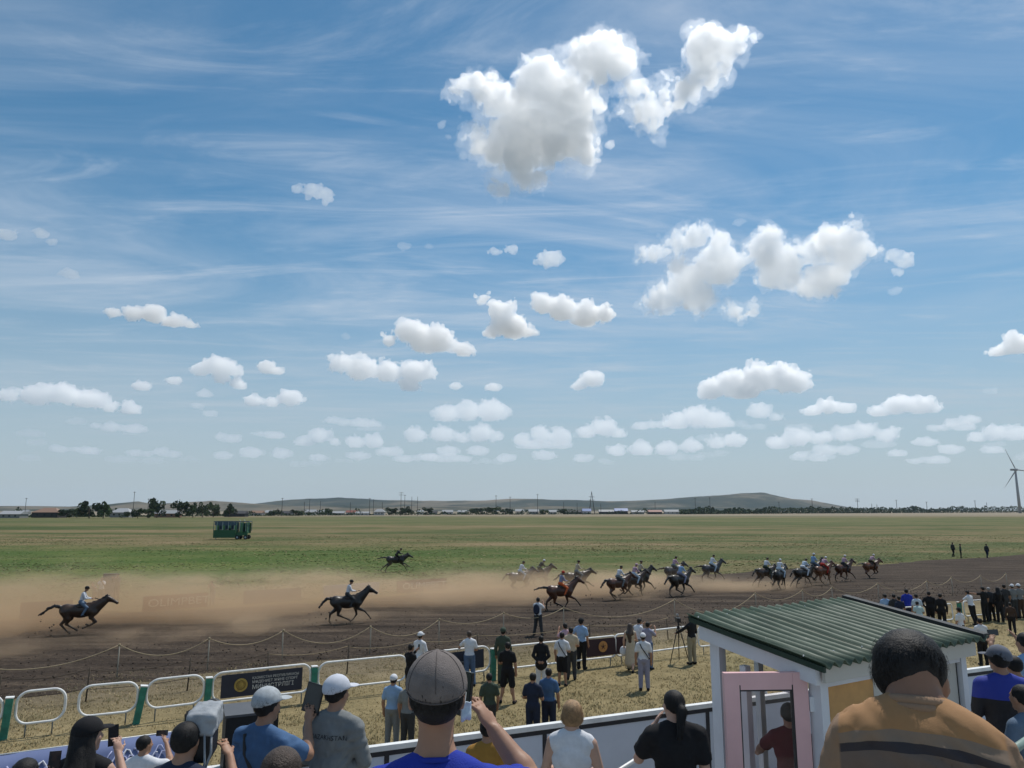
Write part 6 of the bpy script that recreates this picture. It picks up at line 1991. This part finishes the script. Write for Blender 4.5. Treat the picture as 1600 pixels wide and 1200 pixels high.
# ------------------------------------------------------------------ the small white cabin with the green roof
def build_cabin():
    B = Vector((2.60, 6.48, 0)); ang = R(31.0)
    Wd, Dp = 2.46, 1.44
    o = tag(empty('cabin', B + Vector((0, 0, WALK)), ang), 'small white panelled cabin with green corrugated roof', 'cabin')
    pvc = mat('white_pvc', (0.72, 0.73, 0.76), 0.4, 0.12, 1.2); pink = mat('pink_cast_pvc', (0.76, 0.47, 0.47), 0.4, 0.10, 1.5); ply = mat('orange_plywood', (0.60, 0.33, 0.12), 0.6, 0.2, 3.0)  # door's pink is a flare and colour cast painted into white PVC
    cream = mat('cream_panel', (0.56, 0.53, 0.47), 0.5, 0.06, 1.5); dk = mat('dark_gasket', (0.03, 0.03, 0.03), 0.6)
    gl = glass_mat('window_glass', (0.975, 0.985, 0.98), 0.0)
    zn, zf = 1.90, 2.05                      # wall tops near and far
    x0, y0 = 0.09, 0.10; x1, y1 = Wd - 0.09, Dp - 0.08
    def zt(y): return zn + (zf - zn) * (y - y0) / (y1 - y0)
    MB().box((Wd / 2, Dp / 2, 0.04), (Wd - 0.16, Dp - 0.16, 0.08)).build('floor', mat('cabin_floor', (0.20, 0.19, 0.18), 0.8), o)
    for x, y in ((x0 + 0.045, y0 + 0.06), (x1 - 0.045, y0 + 0.06), (x0 + 0.045, y1 - 0.06), (x1 - 0.045, y1 - 0.06)):
        MB().box((x, y, zt(y) / 2 + 0.02), (0.09, 0.12, zt(y) - 0.04)).build('corner_post', pvc, o)
    # side facing the camera's left: sloping head beam, mullions, sills, panes
    def beam(xc, ya, yb, za0, za1, zb0, zb1, th, m, nm='beam'):
        MB().hexa([(xc - th, ya, za0), (xc + th, ya, za0), (xc + th, yb, zb0), (xc - th, yb, zb0), (xc - th, ya, za1), (xc + th, ya, za1), (xc + th, yb, zb1), (xc - th, yb, zb1)]).build(nm, m, o)
    for xc in (x0 + 0.045, x1 - 0.045):
        beam(xc, y0 + 0.121, y1 - 0.121, zt(y0) - 0.14, zt(y0) - 0.02, zt(y1) - 0.16, zt(y1) - 0.02, 0.043, pvc, 'head_beam')
    ym = [y0 + 0.82, y0 + 1.0]
    MB().box((x0 + 0.045, y0 + 0.86, 0.93), (0.07, 0.07, 1.66)).build('mullion', pvc, o)
    MB().box((x0 + 0.045, y0 + 1.05, 0.72), (0.06, 0.30, 0.06)).build('sill', pvc, o)
    MB().box((x0 + 0.045, y0 + 1.05, 0.37), (0.03, 0.30, 0.62)).build('lower_panel', pvc, o)
    MB().hexa([(x0 + 0.04, y0 + 0.90, 0.75), (x0 + 0.05, y0 + 0.90, 0.75), (x0 + 0.05, y1 - 0.125, 0.75), (x0 + 0.04, y1 - 0.125, 0.75), (x0 + 0.04, y0 + 0.90, zt(y0 + 0.9) - 0.15), (x0 + 0.05, y0 + 0.90, zt(y0 + 0.9) - 0.15), (x0 + 0.05, y1 - 0.125, zt(y1) - 0.16), (x0 + 0.04, y1 - 0.125, zt(y1) - 0.16)]).build('pane', gl, o)
    MB().box((x0 + 0.045, y0 + 0.47, 1.64), (0.05, 0.70, 0.05)).build('transom', pvc, o)
    # far wall towards the track: two big panes
    yb = y1 - 0.06
    MB().box((Wd / 2, yb, 0.27), (x1 - x0 - 0.19, 0.05, 0.44)).build('lower_panel', pvc, o)
    MB().box((Wd / 2, yb, zt(y1) - 0.11), (x1 - x0 - 0.19, 0.06, 0.16)).build('head_beam', pvc, o)
    for x in (x0 + 0.62, x0 + 1.17, x0 + 1.72):
        MB().box((x, yb, 1.19), (0.07, 0.06, 1.38)).build('mullion', pvc, o)
    for xa, xb in ((x0 + 0.10, x0 + 0.58), (x0 + 0.66, x0 + 1.13), (x0 + 1.21, x0 + 1.68), (x0 + 1.76, x1 - 0.10)):
        MB().box(((xa + xb) / 2, yb, 1.19), (xb - xa - 0.005, 0.01, 1.37)).build('pane', gl, o)
    # front wall facing the stand
    yf = y0 + 0.05
    MB().box((Wd / 2, yf, zn - 0.10), (x1 - x0 - 0.19, 0.085, 0.16)).build('head_beam', pvc, o)
    segs = [(x0 + 0.095, x0 + 0.14, pvc, 'frame'), (x0 + 0.145, x0 + 0.80, ply, 'plywood_panel'), (x0 + 0.805, x0 + 1.22, cream, 'wall_panel'), (x0 + 1.235, x0 + 1.70, cream, 'wall_panel'), (x0 + 1.715, x1 - 0.11, cream, 'wall_panel')]
    for xa, xb, m, nm in segs:
        MB().box(((xa + xb) / 2, yf + (0.02 if nm != 'frame' else 0), 0.915), (xb - xa, 0.04, 1.63)).build(nm, m, o)
    for x in (x0 + 1.2275, x0 + 1.7075, x1 - 0.1025):
        MB().box((x, yf + 0.012, 0.915), (0.012, 0.03, 1.63)).build('joint', dk, o)
    # far right wall
    MB().box((x1 - 0.045, Dp / 2, 0.86), (0.05, y1 - y0 - 0.25, 1.6)).build('wall_panel', cream, o)
    # open door, hinged at the near post and swung out
    hinge = Vector((x0 - 0.01, y0 + 0.12, 0.0))
    dr = empty('door', hinge, R(180 - 31 + 3.0), o)
    dr['label'] = 'white glazed door standing open, pink cast painted into its colour'
    dw, dh = 0.74, 1.79; t = 0.055
    MB().box((0.075, 0, dh / 2 + 0.05), (0.13, t, dh)).build('stile', pink, dr); MB().box((dw - 0.065, 0, dh / 2 + 0.05), (0.13, t, dh)).build('stile', pink, dr)
    MB().box((dw / 2 + 0.005, 0, dh - 0.02), (dw - 0.272, t - 0.006, 0.14)).build('rail', pink, dr); MB().box((dw / 2 + 0.005, 0, 0.30), (dw - 0.272, t - 0.006, 0.46)).build('rail', pink, dr)
    MB().box((dw / 2 + 0.005, 0, 1.135), (dw - 0.275, 0.012, 1.21)).build('pane', glass_mat('door_glass', (0.97, 0.93, 0.93), 0.0), dr)
    MB().box((0.145, 0.0, 1.135), (0.012, t * 0.9, 1.21)).build('gasket', dk, dr); MB().box((dw - 0.135, 0.0, 1.135), (0.012, t * 0.9, 1.21)).build('gasket', dk, dr)
    MB().box((dw / 2 + 0.005, 0.0, dh - 0.095), (dw - 0.285, t * 0.9, 0.012)).build('gasket', dk, dr)
    hb = MB(); hb.box((-0.02, 0, 1.58), (0.05, 0.07, 0.12)); hb.build('hinge', pvc, dr)
    MB().box((-0.02, 0, 0.5), (0.05, 0.07, 0.12)).build('hinge', pvc, dr)
    MB().tube([(dw - 0.06, 0.03, 1.0), (dw - 0.06, 0.08, 1.0), (dw - 0.16, 0.08, 1.0)], 0.011, 6).build('handle', M_WHITE, dr, True)
    # corrugated roof: three overlapping sheets and a dark ridge flashing
    rm = bpy.data.materials.new('green_corrugated'); rm.use_nodes = True
    tt = NT(rm.node_tree); bs = [n for n in rm.node_tree.nodes if n.type == 'BSDF_PRINCIPLED'][0]
    tc = tt.n('ShaderNodeTexCoord')
    mp = tt.n('ShaderNodeMapping'); mp.inputs['Scale'].default_value = (6, 1.4, 6); tt.link(tc.outputs['Object'], mp.inputs['Vector'])
    n1 = tt.noise(mp.outputs[0], 1.6, 6, 0.65); n2 = tt.noise(tc.outputs['Object'], 34, 4, 0.7)
    c1 = tt.ramp(n1, [(0.32, (0.032, 0.058, 0.036)), (0.50, (0.058, 0.092, 0.058)), (0.64, (0.105, 0.135, 0.095)), (0.78, (0.20, 0.21, 0.17))])
    tt.link(tt.mix(tt.math('MULTIPLY', tt.smooth(n2, 0.62, 0.72), 0.5), c1, (0.30, 0.30, 0.26)), bs.inputs['Base Color']); bs.inputs['Roughness'].default_value = 0.6
    rs = (zf - zn + 0.03) / (Dp - 0.18)
    nw = 19; per = 8
    wave = (Wd + 0.10) / nw
    for si, (w0, w1) in enumerate(((0, 6.6), (6, 13.1), (12.5, nw))):
        ns = int((w1 - w0) * per)
        vs = []; fs = []
        for i in range(ns + 1):
            wv = w0 + (w1 - w0) * i / ns
            x = -0.05 + wv * wave
            for j in range(7):
                y = -0.06 + (Dp + 0.14) * j / 6
                sag = 0.012 * math.sin(wv * 0.5 + j)
                z = zn + 0.05 + rs * y + 0.026 * math.cos(wv * 2 * math.pi) + 0.006 * si + sag * 0.5
                vs.append((x, y, z))
        for i in range(ns):
            for j in range(6): fs.append((i * 7 + j, (i + 1) * 7 + j, (i + 1) * 7 + j + 1, i * 7 + j + 1))
        q = MB().add(vs, fs).build('roof_sheet', rm, o, True)
        so = q.modifiers.new('thick', 'SOLIDIFY'); so.thickness = 0.009
    # fixing screws
    for i in range(0, nw, 3):
        for y in (0.14, 1.36):
            MB().tube([(-0.05 + i * wave, y, zn + 0.07 + rs * y), (-0.05 + i * wave, y, zn + 0.083 + rs * y)], 0.006, 6).build('screw', M_WHITE, o)
    gb = mat('dark_green_board', (0.018, 0.040, 0.026), 0.6)
    beam(-0.035, -0.05, Dp + 0.06, zn - 0.012, zn + 0.035, zn - 0.012 + rs * (Dp + 0.11), zn + 0.035 + rs * (Dp + 0.11), 0.015, gb, 'barge_board')
    beam(0.03, y0 - 0.03, Dp - 0.03, zn - 0.14, zn + 0.01, zn - 0.14 + rs * (Dp - 0.1), zn + 0.01 + rs * (Dp - 0.1), 0.03, pvc, 'fascia')
    beam(Wd + 0.045, -0.05, Dp + 0.08, zn + 0.05, zn + 0.095, zn + 0.05 + rs * (Dp + 0.13), zn + 0.10 + rs * (Dp + 0.13), 0.05, mat('tar_flashing', (0.022, 0.024, 0.026), 0.6), 'flashing')
    MB().box((Wd / 2, 0.03, zn - 0.05), (Wd - 0.1, 0.03, 0.13)).build('fascia', cream, o)


build_cabin()


# ------------------------------------------------------------------ spectators on the stand, close to the camera
def on_stand(px, py, zf, Ht, top=1.745):
    """foot point on floor zf so that the top of the head shows at the photo point"""
    zt = zf + Ht
    g = ground(px, py, zt)
    g.z = zf
    return g


def fg(px, py, zf, Ht, face, label, cell=0.0155, **kw):
    return person(0, 0, Ht, face, label, group='spectators on the stand', cell=cell, pos=on_stand(px, py, zf, Ht - 1.15 * kw.get('drop', 0.0)), fine=True, **kw)


def wrap_text(o, b, body, size, z, m, scale_x=1.0, bend=0.0):
    t = text('lettering', body, size, m, o, (0, 0, 0), (0, 0, 0), 'CENTER', 0.0, 1.0)
    me = t.data
    n = len(me.vertices)
    co = np.empty(n * 3, np.float32); me.vertices.foreach_get('co', co); co = co.reshape(-1, 3)
    P = np.stack([co[:, 0] * scale_x, np.full(n, -0.40, np.float32), co[:, 1] + z + bend * co[:, 0] ** 2], 1)
    for _ in range(40):
        d = b.field(P)
        P[:, 1] += np.where(d > 0.009, np.maximum(d * 0.8, 0.001), 0)
    me.vertices.foreach_set('co', P.astype(np.float32).ravel())
    me.update()
    return t


def build_spectators():
    # man in the grey cap filming with his phone
    o, b = fg(683, 1031, 3.52, 1.745, -4, 'man in grey cap and royal blue T-shirt holding up a phone', cell=0.0102, shirt='royal', trousers='navy', hair='short', fat=1.02, drop=-0.045, fold=0.012,
              arms=('down', ((0.335, 0.20, 1.345), (0.205, 0.30, 1.495), (0.145, 0.335, 1.575))), curl=0.55, seed=4)
    put_cap(o, b, mat('washed_grey_cap', (0.175, 0.150, 0.140), 0.9, 0.22, 14.0, bump=0.4, bump_scale=260.0), scale=1.03, seams=True)
    phone_at(world_of(o, (0.095, 0.345, 1.615)), 48, 'black phone held up by the man in the grey cap')
    mk = MB()
    vs = []; fs = []
    for i in range(7):
        for j in range(6):
            u, v = i / 6 - 0.5, j / 5 - 0.5
            vs.append(tuple(b.Hd(0.098 + u * 0.034, 0.050 + u * 0.03 + 0.010 * math.sin(v * 9), -0.055 + v * 0.060 + 0.003 * math.cos(u * 9))))
    for i in range(6):
        for j in range(5): fs.append((i * 6 + j, (i + 1) * 6 + j, (i + 1) * 6 + j + 1, i * 6 + j + 1))
    q = mk.add(vs, fs).build('face_mask', mat('mask_cloth', (0.50, 0.60, 0.72), 0.8), o, True)
    so = q.modifiers.new('thick', 'SOLIDIFY'); so.thickness = 0.003
    MB().tube([b.Hd(0.088, 0.04, -0.03), b.Hd(0.096, -0.01, 0.02), b.Hd(0.092, -0.03, -0.01)], 0.0015, 4).build('mask_loop', M_WHITE, q)
    nk = MB().tube([b.L((0.070 * math.cos(R(a)), -0.006 + 0.068 * math.sin(R(a)), 1.497 - 0.020 * math.sin(R(a)))) for a in range(0, 360, 15)], 0.0085, 8, closed=True).build('neckband', C('royal'), o, True)
    # man in the striped orange polo
    sh = bpy.data.materials.new('striped_polo'); sh.use_nodes = True
    t = NT(sh.node_tree); bs = [n for n in sh.node_tree.nodes if n.type == 'BSDF_PRINCIPLED'][0]
    tc = t.n('ShaderNodeTexCoord'); sp = t.n('ShaderNodeSeparateXYZ', inp={0: tc.outputs['Object']})
    ax = t.math('ABSOLUTE', sp.outputs[0])
    zz = t.math('ADD', sp.outputs[2], t.math('MULTIPLY', t.math('MULTIPLY', ax, ax), 0.9))
    f = t.math('DIVIDE', t.math('SUBTRACT', zz, 1.0), 0.6)
    body = t.ramp(f, [(0.0, (0.165, 0.118, 0.092)), (0.665, (0.040, 0.032, 0.036)), (0.700, (0.26, 0.185, 0.130)), (0.745, (0.39, 0.205, 0.085))], 'CONSTANT')
    sl = t.smooth(ax, 0.182, 0.190)
    col = t.mix(sl, body, (0.30, 0.185, 0.110))
    nz = t.noise(tc.outputs['Object'], 26, 5, 0.6)
    col = t.mix(t.math('MULTIPLY', nz, 0.22), col, (0.05, 0.04, 0.03))
    t.link(col, bs.inputs['Base Color']); bs.inputs['Roughness'].default_value = 0.85
    wv = t.noise(tc.outputs['Object'], 420, 2, 0.5)
    bp = t.n('ShaderNodeBump', inp={'Strength': 0.25, 'Distance': 0.004, 'Height': wv}); t.link(bp.outputs[0], bs.inputs['Normal'])
    o, b = fg(1424, 1006, 3.71, 1.84, 27, 'broad man in orange and taupe striped polo looking down', cell=0.0102, shirt='mustard', trousers='charcoal', skin='dark', hair='short', fat=0.86, drop=0.085, fold=0.014,
              lean=13, turn=-26, tilt=-8, arms=('front', 'front'), seed=11)
    [c for c in o.children if c.name.startswith('shirt')][0].material_slots[2].material = sh
    cl = MB()
    cl.tube([b.L((0.069 * math.cos(R(a)), -0.004 + 0.069 * math.sin(R(a)), 1.508 - 0.016 * math.sin(R(a)))) for a in range(0, 360, 15)], 0.014, 8, closed=True)
    cl.tube([b.L((0.072 * math.cos(R(a)), -0.006 + 0.072 * math.sin(R(a)), 1.492 - 0.016 * math.sin(R(a)))) for a in range(0, 360, 15)], 0.013, 8, closed=True)
    cl.build('collar', mat('taupe_knit', (0.30, 0.19, 0.12), 0.9, bump=0.3), o, True)
    # front row of the walkway, left to right
    o, b = fg(138, 1128, WALK, 1.66, -4, 'woman with long black hair and black cap filming with a phone', shirt='black', trousers='black', hair='long', skin='fair', sleeve='none', arms=('down', ((0.27, 0.15, 1.19), (0.125, 0.30, 1.42), (0.095, 0.33, 1.51))), curl=0.6, turn=-38)
    put_cap(o, b, C('black'), turn=R(-38), scale=1.04)
    phone_at(world_of(o, (0.05, 0.355, 1.55)), -10, 'black phone held up by the woman in the black cap', roll=R(-6))
    o, b = fg(40, 1188, WALK, 1.58, -15, 'dark haired person at the lower left corner holding a phone', shirt='charcoal', trousers='black', arms=('down', 'phone'), cell=0.016)
    phone_at(world_of(o, (0.08, 0.41, 1.60)), -15, 'black phone of the person at the lower left corner')
    o, b = fg(226, 1151, 1.0, 1.74, 0, 'man in white T-shirt filming with a phone before the blue banner', shirt='white', trousers='denim', cell=0.016, arms=('down', ((0.34, 0.12, 1.36), (0.16, 0.34, 1.56), (0.10, 0.38, 1.64))), turn=-35)
    phone_at(world_of(o, (0.05, 0.42, 1.68)), -10, 'small phone held sideways by the man before the blue banner', size=(0.155, 0.010, 0.075))
    o, b = fg(290, 1131, WALK, 1.78, 10, 'camera operator in navy T-shirt carrying the covered camera', shirt='navy', trousers='charcoal', arms=('front', ((0.36, 0.06, 1.30), (0.22, 0.20, 1.50), (0.15, 0.24, 1.56))), fold=0.007, seed=2)
    cam_box(o)
    o, b = fg(416, 1081, WALK, 1.79, 24, 'man in blue polo and light cap holding up a tablet', shirt='blue', trousers='charcoal', hair='short', fat=1.12, fold=0.012, seed=6, arms=('front', ((0.27, 0.20, 1.27), (0.13, 0.36, 1.45), (0.105, 0.40, 1.53))), turn=-8)
    put_cap(o, b, mat('pale_grey_cap', (0.40, 0.43, 0.45), 0.9, 0.2, 25.0), turn=R(-22), scale=1.03)
    strap(o, b, C('charcoal'))
    tb = MB().box((0, 0, 0), (0.175, 0.009, 0.235)).build('tablet', mat('tablet_black', (0.02, 0.02, 0.022), 0.3), None)
    tb.location = world_of(o, (0.10, 0.45, 1.615)); tb.rotation_euler = (R(-10), R(8), R(-24)); tag(tb, 'dark tablet held up by the man in blue polo', 'tablet')
    MB().box((0, -0.0052, 0), (0.155, 0.001, 0.21)).build('screen', mat('tablet_screen', (0.045, 0.045, 0.045), 0.15), tb)
    o, b = fg(526, 1062, WALK, 1.80, 14, 'man in grey sports jacket and white cap with lettering on the back', shirt='grey', trousers='charcoal', sleeve='long', fat=1.08, fold=0.014, seed=8, arms=('front', 'front'), turn=-14, loose=0.02, jacket_hem=0.90)
    put_cap(o, b, mat('white_cap', (0.56, 0.58, 0.64), 0.85, 0.08, 20.0), turn=R(-30), scale=1.05)
    wrap_text(o, b, 'KAZAKHSTAN', 0.050, 1.335, C('charcoal'), 0.98, -0.25)
    o, b = fg(440, 1173, 3.1, 1.68, 5, 'brown haired person in front of the blue polo, only the crown showing', shirt='charcoal', trousers='charcoal', hairc='brown', arms=('down', 'down'), cell=0.014)
    o, b = fg(762, 1124, WALK, 1.38, 5, 'child in mustard T-shirt behind the raised forearm', shirt='mustard', trousers='charcoal', arms=('front', 'front'), cell=0.014)
    o, b = fg(893, 1096, WALK, 1.63, 12, 'blond short haired woman in white sleeveless top', shirt='white', trousers='beige', skin='fair', hair='bob', hairc='blond', sleeve='none', fold=0.007, seed=3, arms=('front', 'front'), turn=10)
    o, b = fg(1052, 1081, WALK, 1.70, -2, 'woman in black with dark pinned hair, hand at her face', shirt='black', trousers='black', hair='pony', fat=1.15, fold=0.007, seed=5, skin='fair', turn=18, arms=(((0.30, 0.10, 1.18), (0.135, 0.20, 1.42), (0.09, 0.19, 1.50)), 'down'))
    # people right of the cabin
    o, b = fg(1560, 1014, WALK, 1.80, 10, 'man in royal blue and black jacket with grey cap right of the cabin', shirt='black', trousers='black', sleeve='long', arms=('front', 'front'), fat=1.12, cell=0.014)
    tw = bpy.data.materials.new('two_tone_jacket'); tw.use_nodes = True
    t = NT(tw.node_tree); bs = [n for n in tw.node_tree.nodes if n.type == 'BSDF_PRINCIPLED'][0]
    tc = t.n('ShaderNodeTexCoord'); sp = t.n('ShaderNodeSeparateXYZ', inp={0: tc.outputs['Object']})
    t.link(t.mix(t.smooth(sp.outputs[2], 1.285, 1.29), (0.012, 0.012, 0.016), (0.022, 0.04, 0.30)), bs.inputs['Base Color']); bs.inputs['Roughness'].default_value = 0.8
    [c for c in o.children if c.name.startswith('shirt')][0].material_slots[2].material = tw
    put_cap(o, b, mat('slate_cap', (0.13, 0.14, 0.17), 0.9, 0.12, 20.0), turn=R(35), scale=1.04)
    o, b = fg(1584, 1026, WALK, 1.60, 0, 'dark haired person close behind the man in the grey cap', shirt='navy', trousers='navy', arms=('front', 'front'), cell=0.016)
    o, b = fg(1602, 990, WALK, 1.74, -12, 'person in pale blue shirt photographing at the edge of the picture', shirt='sky', trousers='navy', cell=0.016, arms=(((0.30, 0.20, 1.34), (0.20, 0.32, 1.58), (0.14, 0.36, 1.66)), 'phone_high'))
    phone_at(world_of(o, (-0.06, 0.42, 1.70)), -12, 'phone held sideways by the person in pale blue shirt', size=(0.155, 0.01, 0.075))
    o, b = fg(1598, 1072, WALK, 1.66, -20, 'person in slate grey shirt with white shoulder at the picture edge', shirt='steel', trousers='royal', cell=0.016, arms=('front', 'front'))
    # seen through the cabin glass
    o, b = fg(1232, 1100, WALK, 1.46, 15, 'person in dark red shirt standing inside the cabin door', shirt='maroon', trousers='charcoal', cell=0.014, arms=('rail', 'front'))
    person(1186, 1168, 1.74, 10, 'person in white T-shirt on the grass seen through the door glass', 'white', 'grey', arms=('down', 'down'), cell=0.02)
    # loudspeaker by the parapet
    g = on_stand(392, 1106, WALK, 1.45)
    sp = tag(empty('loudspeaker', g, W_ANG), 'tall black loudspeaker behind the man in blue polo', 'loudspeaker')
    mk = mat('speaker_black', (0.016, 0.016, 0.017), 0.6)
    MB().box((0, 0, 0.73), (0.44, 0.42, 1.42)).build('cabinet', mk, sp)
    MB().box((0, 0.0, 1.445), (0.46, 0.44, 0.02)).build('top', mat('speaker_top', (0.10, 0.10, 0.105), 0.5), sp)
    MB().box((0, 0.215, 0.73), (0.40, 0.01, 1.34)).build('grille', mat('speaker_grille', (0.03, 0.03, 0.03), 0.8), sp)
    wb = mat('white_card', (0.62, 0.62, 0.62), 0.8)
    g = ground(1552, 1145, 3.35); g.z = WALK
    bx = tag(empty('white_box', g, R(20)), 'white cardboard box beside the cabin corner', 'box')
    MB().box((0, 0, 0.38), (0.20, 0.20, 0.76)).build('body', wb, bx)
    MB().box((0, -0.08, 0.768), (0.21, 0.07, 0.012)).build('flap', wb, bx)


def cam_box(o):
    mk = mat('camera_black', (0.014, 0.014, 0.015), 0.5); cov = mat('rain_cover', (0.30, 0.32, 0.34), 0.6, 0.2, 8.0, bump=0.4)
    p = world_of(o, (0.015, 0.20, 1.655))
    c = tag(empty('video_camera', p, R(12)), 'large shoulder camera under a grey rain cover', 'camera')
    def rbox(cx, hx, rr, nz, seed):
        cx = np.array(cx, np.float32); hx = np.array(hx, np.float32)
        def f(q):
            e = np.abs(q.astype(np.float32) - cx) - hx
            return np.sqrt((np.maximum(e, 0) ** 2).sum(1)) + np.minimum(e.max(1), 0) - rr + nz * vnoise(q * 26.0, seed)
        v, fc = surface(f, cx - hx - rr - 0.02, cx + hx + rr + 0.02, 0.012)
        return to_mesh('part', v, fc)
    link_mesh('body', rbox((0, 0.02, -0.05), (0.055, 0.15, 0.11), 0.018, 0.0, 1), mk, c)
    link_mesh('rain_cover', rbox((0.0, 0.02, 0.075), (0.070, 0.155, 0.050), 0.028, 0.012, 3), cov, c)
    MB().tube([(-0.01, 0.2, 0.03), (-0.02, 0.42, 0.03)], 0.062, 14).build('lens', mk, c, True)
    MB().tube([(-0.02, 0.42, 0.03), (-0.02, 0.47, 0.03)], 0.078, 14).build('lens_hood', mk, c, True)
    b = Body(0.02); b.limb((-0.11, 0.12, 0.05), (-0.15, 0.28, 0.04), 0.040, 0.035, 'shirt')
    f1 = b.field
    b.field = lambda q: f1(q) + 0.012 * vnoise(q * 60.0, 5)
    link_mesh('microphone', b.mesh('mic', 0.011, TAGS), mat('fur_windshield', (0.02, 0.02, 0.02), 0.95), c)
    MB().tube([(0.03, -0.15, 0.02), (0.05, -0.19, -0.16), (0.02, -0.17, -0.30)], 0.008, 6).build('cable', cov, c, True)
    MB().tube([(0.07, -0.13, 0.04), (0.085, -0.18, -0.10), (0.03, -0.17, -0.28)], 0.008, 6).build('cable', cov, c, True)


build_spectators()
